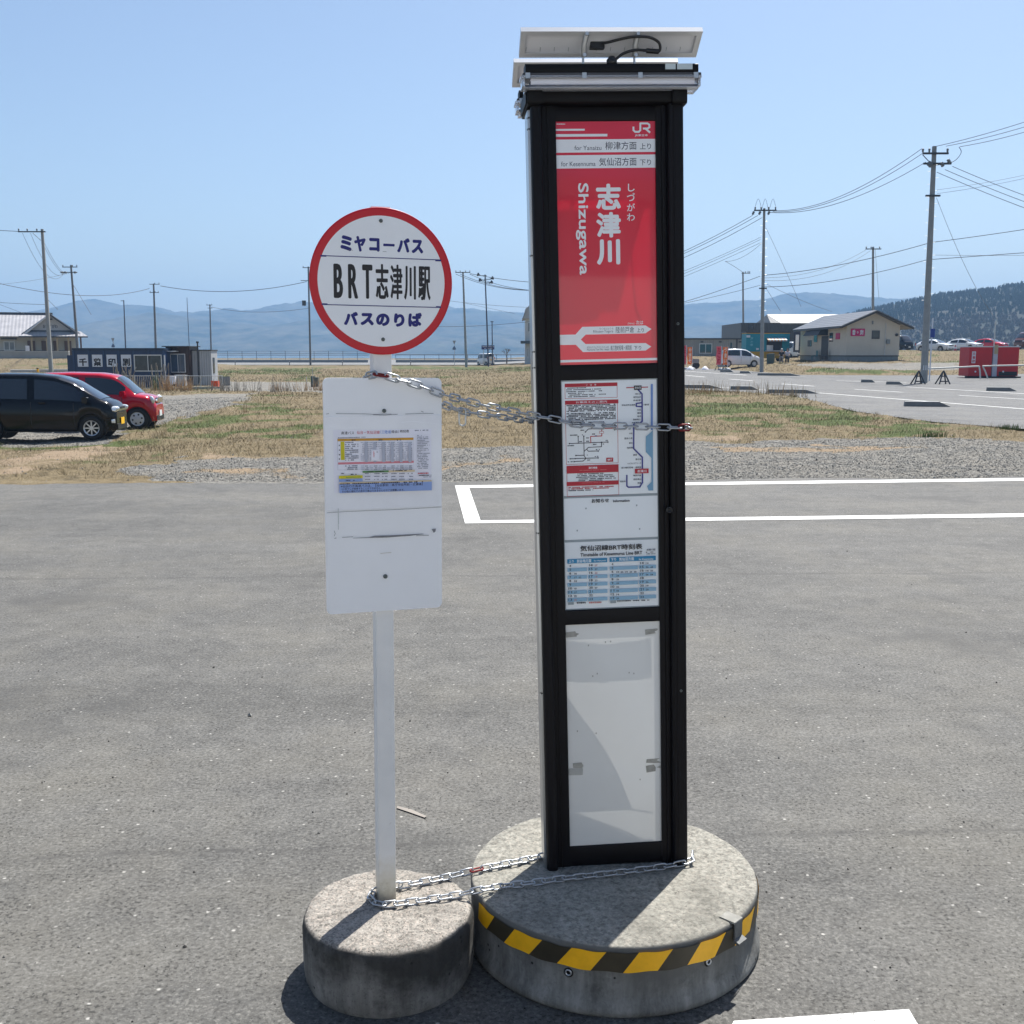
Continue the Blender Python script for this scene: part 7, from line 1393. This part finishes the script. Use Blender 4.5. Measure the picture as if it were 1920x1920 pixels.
# ================================================================ MOUNTAINS AND WOOD
m_mtn, n, l, b = node_mat('forested_slope'); tc = N(n, 'ShaderNodeTexCoord'); co = tc.outputs['Object']
c = mixc(n, l, (.018, .03, .018), (.11, .105, .075), rng_node(n, l, noise(n, l, co, .012, 8, .7), .35, .68)); c = mixc(n, l, c, (.10, .12, .06), rng_node(n, l, noise(n, l, co, .004, 4), .62, .72, 0, .5)); l.new(c, b.inputs['Base Color']); b.inputs['Roughness'].default_value = 1; b.inputs['Specular IOR Level'].default_value = 0
def ridge(name, prof, dist, depth, seed, rough, mt, foot=-2.0, ncol=420, nrow=46, back=.6):
    """a mountain: its crest runs at the given distance, spurs come down towards the viewer"""
    pts = sorted(prof); xs = np.linspace(pts[0][0], pts[-1][0], ncol); py = np.interp(xs, [p[0] for p in pts], [p[1] for p in pts])
    py = np.convolve(np.pad(py, 3, 'edge'), np.ones(7)/7, 'valid')
    crest = CH+(HZ-py)/FOC*dist; X = (xs-CEN)/FOC*dist; rows = []
    ts = np.concatenate([np.linspace(0, 1, nrow), 1+np.linspace(0, 1, 10)[1:]*back])
    for t_ in ts:
        y = dist-depth+depth*t_; xx = X*(1+(t_-1)*.0)
        sp_ = fbm(X*.9+t_*dist*.02, np.full(ncol, t_*depth*.5), depth*.42, seed, 5)-.5; fine = fbm(X, np.full(ncol, y), depth*.05, seed+9, 3)-.5+.55*(fbm(X, np.full(ncol, y), 13., seed+5, 2)-.5)
        if t_ <= 1: z = foot+(crest-foot)*np.clip(t_**.85+sp_*1.5*t_*(1-t_)*2.2, 0, 1.0)**1.0
        else: z = foot+(crest-foot)*np.clip(1-(t_-1)*1.1, 0, 1)
        z = z+fine*rough*min(t_*4, 1); rows.append(np.stack([xx, np.full(ncol, y), z], -1))
    g = np.array(rows); r_, c_ = g.shape[:2]; ii = np.arange(r_*c_).reshape(r_, c_)
    o = big_mesh(name, g.reshape(-1, 3), np.stack([ii[:-1, :-1], ii[:-1, 1:], ii[1:, 1:], ii[1:, :-1]], -1).reshape(-1, 4), [mt]); tag(o, kind='structure'); return g
mp1 = [(-700, 610), (-400, 590), (-200, 598), (0, 600), (60, 592), (97, 584), (141, 572), (160, 566), (178, 563), (200, 567), (225, 572), (269, 574), (300, 577), (331, 584), (366, 588), (406, 584), (437, 581), (466, 584), (500, 580), (544, 570), (572, 569), (620, 571), (680, 576), (740, 570), (800, 572), (840, 576), (855, 580), (890, 582), (920, 587.5), (955, 587), (1000, 587), (1100, 582), (1200, 577), (1283, 572), (1338, 569), (1419, 564), (1460, 555), (1500, 552), (1548, 554), (1608, 560.5), (1659, 563), (1717, 561.5), (1800, 566), (2000, 575), (2300, 560), (2700, 600)]
ridge('mountains', mp1, 2600, 620, 41, 6., m_mtn, ncol=1300)
mp0 = [(-700, 640), (-300, 636), (0, 628), (150, 612), (240, 596), (300, 588), (360, 598), (430, 606), (520, 612), (600, 600), (700, 604), (840, 606), (920, 612), (1000, 618), (1200, 622), (1290, 612), (1400, 610), (1500, 616), (1700, 630), (2200, 640), (2700, 650)]
ridge('mountains', mp0, 2000, 420, 57, 5., m_mtn, ncol=1300)
m_hill, n, l, b = node_mat('wooded_hill'); tc = N(n, 'ShaderNodeTexCoord'); co = tc.outputs['Object']
c = mixc(n, l, (.013, .021, .014), (.024, .024, .017), rng_node(n, l, noise(n, l, co, .012, 6, .6), .5, .6)); l.new(c, b.inputs['Base Color']); b.inputs['Roughness'].default_value = 1
mp2 = [(1480, 664), (1540, 612), (1598, 587), (1642, 577), (1693, 568), (1727, 561.5), (1744, 556), (1798, 551), (1839, 548), (1872, 541), (1920, 535), (2050, 524), (2300, 515), (2700, 530)]
HG = ridge('hill', mp2, 760, 320, 77, 2.5, m_hill, 1.0, 300, 46)
# trees standing on the hill: far wood that reads as one mass
def wood():
    rr = np.random.default_rng(3); V = []; F = []; C = []; o_ = 0; R_, Cc = HG.shape[:2]
    for k in range(17000):
        i = rr.integers(2, 46) if k > 1500 else rr.integers(43, 46); j = rr.integers(0, Cc-1); a, b_ = rr.random(2); i2 = min(i+1, R_-1)
        p = HG[i, j]*(1-a)*(1-b_)+HG[i, j+1]*a*(1-b_)+HG[i2, j]*(1-a)*b_+HG[i2, j+1]*a*b_
        nz = float(fbm(np.array([p[0]]), np.array([p[1]*1.0+p[2]*3])  , 110., 91, 3)[0]); con = nz > .47 or i >= 43
        h = .8*(rr.uniform(3, 5.5) if con else rr.uniform(2.6, 4.2))*(.62 if i >= 43 else .9); rad = h*(.3 if con else .5); tint = (rr.uniform(.85, 1.15))
        col = np.array([.022, .037, .022]) if con else np.array([.06, .05, .038])
        if not con and rr.random() < .15: col = np.array([.09, .075, .06])
        lay = 3 if con else 2
        for q in range(lay):
            z0 = h*(.12+.28*q) if con else h*(.2+.3*q); z1 = h*(.55+.23*q) if con else h*(.75+.25*q); r0 = rad*(1-.26*q)*(1 if con else .9)
            n_ = 7; ring = []
            for s_ in range(n_): an = 2*math.pi*s_/n_+rr.uniform(-.3, .3); rj = r0*rr.uniform(.65, 1.2); ring.append(p+np.array([rj*math.cos(an), rj*math.sin(an), z0+rr.uniform(-.3, .3)]))
            V += ring+[p+np.array([rr.uniform(-.1, .1), 0, z1])]; C += [np.append(col*tint*rr.uniform(.8, 1.2), 1) for _ in range(n_+1)]
            F += [(o_+s_, o_+(s_+1) % n_, o_+n_) for s_ in range(n_)]; o_ += n_+1
    m, n, l, b = node_mat('hill_foliage'); at = N(n, 'ShaderNodeAttribute', attribute_name='tint'); l.new(at.outputs['Color'], b.inputs['Base Color']); b.inputs['Roughness'].default_value = 1; b.inputs['Specular IOR Level'].default_value = 0
    return big_mesh('woodland', np.array(V), np.array(F), [m], False, np.array(C))
tag(wood(), 'dark conifers and bare pinkish broadleaf trees covering the hill', 'woodland', kind='stuff')

# ================================================================ GRASS, GRAVEL
def tint_mat(name, rough=.9, trans=.0):
    m, n, l, b = node_mat(name); at = N(n, 'ShaderNodeAttribute', attribute_name='tint'); l.new(at.outputs['Color'], b.inputs['Base Color']); b.inputs['Roughness'].default_value = rough; b.inputs['Specular IOR Level'].default_value = .2; return m
def scatter(nt_, ymin, ymax, seed, pw=1.0):
    """points over the field, thinning out with distance"""
    rr = np.random.default_rng(seed); u = rr.random(nt_); y = np.exp(np.log(ymin)+u**pw*(np.log(ymax)-np.log(ymin))); s_ = rr.uniform(-.56, .56, nt_); x = s_*y
    k = (y > lot_edge(x)+.02); x, y = x[k], y[k]
    rd = inside(road_poly, x, y); x, y = x[~rd], y[~rd]; return x, y, rr
gi = None
def ground_z(x, y):   # height of the ground sheet itself, by its grid
    ry = np.interp(y, ys, np.arange(len(ys))); sx = np.interp(x/np.maximum(y, 18), ss, np.arange(len(ss))); i = np.clip(ry.astype(int), 0, nr-2); j = np.clip(sx.astype(int), 0, nc-2); a = ry-i; b_ = sx-j
    f = lambda A: (A[i, j]*(1-a)*(1-b_)+A[i+1, j]*a*(1-b_)+A[i, j+1]*(1-a)*b_+A[i+1, j+1]*a*b_); return f(ZZ), f(ZG), f(ZGR), f(ZS)
def blades(name, nt_, ymin, ymax, seed, kind):
    x, y, rr = scatter(nt_, ymin, ymax, seed); z, g, gr, so_ = ground_z(x, y); r = rr.random(len(x)); clump = fbm(x, y, .9, 61, 3)
    if kind == 'straw': keep = (r > g*1.25) & (r > so_*.9) & (r > gr*.5) & (clump > .30)
    else: keep = (gr > r*.9+.05) & (g < .5)
    x, y, z, gr = x[keep], y[keep], z[keep], gr[keep]; n_ = len(x); cl = clump[keep]
    far = np.clip(y/22, .9, 4.0); L = (rr.uniform(.06, .17, n_) if kind == 'straw' else rr.uniform(.05, .13, n_))*far**.55*(.5+cl*1.1); wd = rr.uniform(.004, .009, n_)*far
    az = rr.uniform(0, 2*np.pi, n_); ti = (rr.uniform(.1, 1.0, n_) if kind == 'straw' else rr.uniform(.6, 1.4, n_)); d = np.stack([np.cos(az)*np.cos(ti), np.sin(az)*np.cos(ti), np.sin(ti)], -1); sd = np.stack([-np.sin(az), np.cos(az), np.zeros(n_)], -1)
    fa = rr.random(n_) < .6; sd[fa] = np.array([1, 0, 0]); p = np.stack([x, y, z-.008], -1)
    V = np.stack([p-sd*wd[:, None]/2, p+sd*wd[:, None]/2, p+d*L[:, None]+sd*rr.normal(0, .02, (n_, 1))], 1).reshape(-1, 3)
    if kind == 'straw': a_, b_ = np.array([.10, .075, .04]), np.array([.36, .30, .195])
    else: a_, b_ = np.array([.035, .065, .014]), np.array([.13, .15, .048])
    pat = (.55+.9*np.clip((fbm(x, y, 3.1, 71, 4)-.3)*2.2, 0, 1))[:, None]; c = (a_+(b_-a_)*rr.random((n_, 1)))*pat; C = np.repeat(np.concatenate([c, np.ones((n_, 1))], 1), 3, 0)
    return big_mesh(name, V, np.arange(n_*3).reshape(-1, 3), [tint_mat(name+'_blades')], False, C)
tag(blades('dry_grass', 190000, 16.2, 130, 11, 'straw'), 'matted straw coloured dry grass of the field', 'grass', kind='stuff')
def tall_straw():
    x, y, rr = scatter(30000, 16.6, 70, 15); z, g, gr, so_ = ground_z(x, y); cl = fbm(x, y, 1.3, 83, 3); keep = (g < .3) & (cl > .56) & (so_ < .4); x, y, z = x[keep], y[keep], z[keep]; n_ = len(x)
    L = rr.uniform(.08, .24, n_); wd = .004*np.clip(y/20, 1, 3); az = rr.uniform(0, 6.28, n_); ti = rr.uniform(.2, 1.2, n_); d = np.stack([np.cos(az)*np.cos(ti), np.sin(az)*np.cos(ti)*.5, np.sin(ti)], -1)*L[:, None]; p = np.stack([x, y, z-.01], -1); s_ = np.stack([wd, 0*wd, 0*wd], -1); bend = np.stack([rr.normal(0, .05, n_), rr.normal(0, .03, n_), -L*.15], -1)
    V = np.stack([p-s_, p+s_, p+d*.6+s_*.7, p+d*.6-s_*.7, p+d+bend], 1).reshape(-1, 3); F = np.concatenate([np.stack([np.arange(n_)*5+i for i in q], -1) for q in ((0, 1, 2), (0, 2, 3), (3, 2, 4))]); c = np.array([.14, .11, .06])+np.array([.30, .25, .17])*rr.random((n_, 1)); C = np.repeat(np.concatenate([c, np.ones((n_, 1))], 1), 5, 0)
    return big_mesh('tall_dry_grass', V, F, [tint_mat('tall_straw')], False, C)
tag(tall_straw(), 'taller dead straw stalks standing among the matted grass', 'grass', kind='stuff')
tag(blades('green_grass', 130000, 16.2, 130, 12, 'green'), 'fresh green grass patches among the straw', 'grass', kind='stuff')
def gravel():
    x, y, rr = scatter(250000, 16.0, 48, 13); z, g, gr, so_ = ground_z(x, y); keep = (rr.random(len(x)) < g*.95+.012+so_*.03); x, y, z = x[keep], y[keep], z[keep]
    ng = 1500; gy = np.exp(rr.uniform(math.log(2.4), math.log(15), ng)); gx = rr.uniform(-.55, .55, ng)*gy   # grit scattered over the lot
    for (cx, cy), cr in ((small_c, .27), (big_c, .485)): k_ = (gx-cx)**2+(gy-cy)**2 > cr**2; gx, gy = gx[k_], gy[k_]
    n0 = len(x); x = np.concatenate([x, gx]); y = np.concatenate([y, gy]); z = np.concatenate([z, gx*0]); n_ = len(x)
    base = np.array([(1, 0, 0), (0, 1, 0), (-1, 0, 0), (0, -1, 0), (0, 0, 1), (0, 0, -.6)], float); fc = np.array([(0, 1, 4), (1, 2, 4), (2, 3, 4), (3, 0, 4), (1, 0, 5), (2, 1, 5), (3, 2, 5), (0, 3, 5)])
    s_ = rr.lognormal(-4.8, .42, n_)*np.clip(y/22, 1, 1.7); s_[n0:] = rr.lognormal(-5.75, .4, n_-n0); jit = rr.uniform(.65, 1.3, (n_, 6, 3)); an = rr.uniform(0, 6.28, n_); ca, sa = np.cos(an), np.sin(an)
    v = base[None]*jit*np.stack([s_, s_*.8, s_*.7], -1)[:, None, :]; vx = v[..., 0]*ca[:, None]-v[..., 1]*sa[:, None]; vy = v[..., 0]*sa[:, None]+v[..., 1]*ca[:, None]
    V = np.stack([vx+x[:, None], vy+y[:, None], v[..., 2]+(z+s_*.3)[:, None]], -1).reshape(-1, 3); F = (fc[None]+(np.arange(n_)*6)[:, None, None]).reshape(-1, 3)
    q = rr.uniform(.10, .30, (n_, 1)); q[n0:, 0] = rr.choice([.03, .06, .14, .24], n_-n0); C = np.repeat(np.concatenate([q*np.array([[1, .98, .91]]), np.ones((n_, 1))], 1), 6, 0)
    return big_mesh('gravel', V, F, [tint_mat('gravel_stones')], False, C)
tag(gravel(), 'loose grey crushed stone along the edge of the lot', 'gravel', kind='stuff')
# taller dead stalks and reeds: each clump a plant
def clump(px, py, z_, h, nst, label, col, spread=.35, plume=False):
    p = on_ground(px, py, z_); rr = np.random.default_rng(int(px*7+py)); mb = MB(); mt = mat('stalk_'+col, {'tan': (.36, .27, .15), 'grey': (.26, .23, .19), 'orange': (.42, .27, .13), 'green': (.08, .13, .03)}[col], .9, var=.3, vs=30)
    for _ in range(nst):
        a = rr.uniform(0, 6.28); q = np.array([rr.normal(0, spread), rr.normal(0, spread*.5), 0]); hh = h*rr.uniform(.5, 1.1); d = np.array([math.cos(a)*hh*rr.uniform(.05, .35), math.sin(a)*hh*.2, hh]); w_ = .006*z_/30
        m_ = q+d*.5+np.array([0, 0, hh*.06]); mb.tube([q, m_, q+d], [w_, w_*.8, w_*(2.2 if plume else .3)], mt, 4, False)
        if not plume or rr.random() < .6: mb.add([q, q+np.array([w_*2, 0, 0]), q+d*.55+np.array([rr.normal(0, .12), 0, -.05])], [(0, 1, 2)], mt)
    o = mb.build('dry_weed'); o.location = tuple(p); tag(o, label, 'weed', 'tall dry weeds at the edge of the field')
for a in [(228, 722, 64, 1.5, 26, 'pale plumed reeds behind the red car before the blue office', 'grey', .35, True), (240, 716, 66, 1.3, 16, 'second tuft of pale reeds right of the plumed ones', 'grey', .25, True), (296, 726, 64, 1.5, 22, 'greyish reeds reaching up to the office window', 'grey', .3, True), (312, 727, 62, .95, 50, 'thick orange straw tuft before the fence end', 'orange', .35), (349, 729, 62, .9, 46, 'orange straw tuft before the grey cabinet', 'orange', .3), (262, 730, 63, .9, 26, 'tan weeds along the foot of the low fence', 'tan', .5), (291, 728, 63.5, 1.1, 14, 'green upright weed before the low fence', 'green', .12),
          (432, 735, 58, .8, 34, 'grey leafless weeds right of the leaning grey sheet', 'grey', .6), (405, 738, 60, .7, 22, 'grey weeds by the orange crate', 'grey', .4), (480, 736, 56, .9, 16, 'tall grey stalks in the field left of the notice board', 'grey', .5), (514, 738, 55, 1.0, 14, 'tallest grey stalk in the middle of the left field', 'grey', .2), (540, 735, 56, .7, 16, 'low grey stalks left of the stake', 'grey', .3), (596, 735, 56, .75, 60, 'orange straw tuft touching the notice board', 'orange', .5), (524, 735, 57, .5, 30, 'small orange straw tuft in the left field', 'orange', .3),
          (304, 812, 26.5, .62, 14, 'lone dark weed before the bumper of the red car', 'tan', .12), (457, 776, 35, .4, 10, 'short reddish stalk in the grass left of the notice board', 'tan', .08),
          (1300, 742, 47, .55, 60, 'orange dry weeds just right of the tall pillar', 'orange', .7), (1345, 740, 48, .6, 50, 'tan dry weeds along the near kerb blocks', 'tan', .8), (1440, 748, 46, .65, 40, 'tan weeds at the end of the long near kerb block', 'tan', .6), (1480, 752, 45, .45, 40, 'low tan weeds at the tip of the grass', 'tan', .5), (1439, 745, 47, .75, 5, 'single dark stalk by the long near kerb block', 'grey', .05),
          (1750, 817, 24.5, .13, 160, 'dense green tuft at the edge of the lot, the greenest at the right', 'green', .22), (1894, 803, 27, .14, 90, 'small green tuft by the right edge of the photo', 'green', .16)]: clump(*a)

# ================================================================ AIR
hzm, n, l, b = node_mat('haze_air'); n.remove(b); pv = N(n, 'ShaderNodeVolumePrincipled'); pv.inputs['Color'].default_value = (.27, .45, .71, 1); pv.inputs['Density'].default_value = 3.7e-4; pv.inputs['Anisotropy'].default_value = .2
l.new(pv.outputs[0], n['Material Output'].inputs['Volume'])
mb = MB(); mb.box(-4200, 4200, -60, 3400, -6, 200, hzm); hz_o = mb.build('haze'); tag(hz_o, kind='stuff')
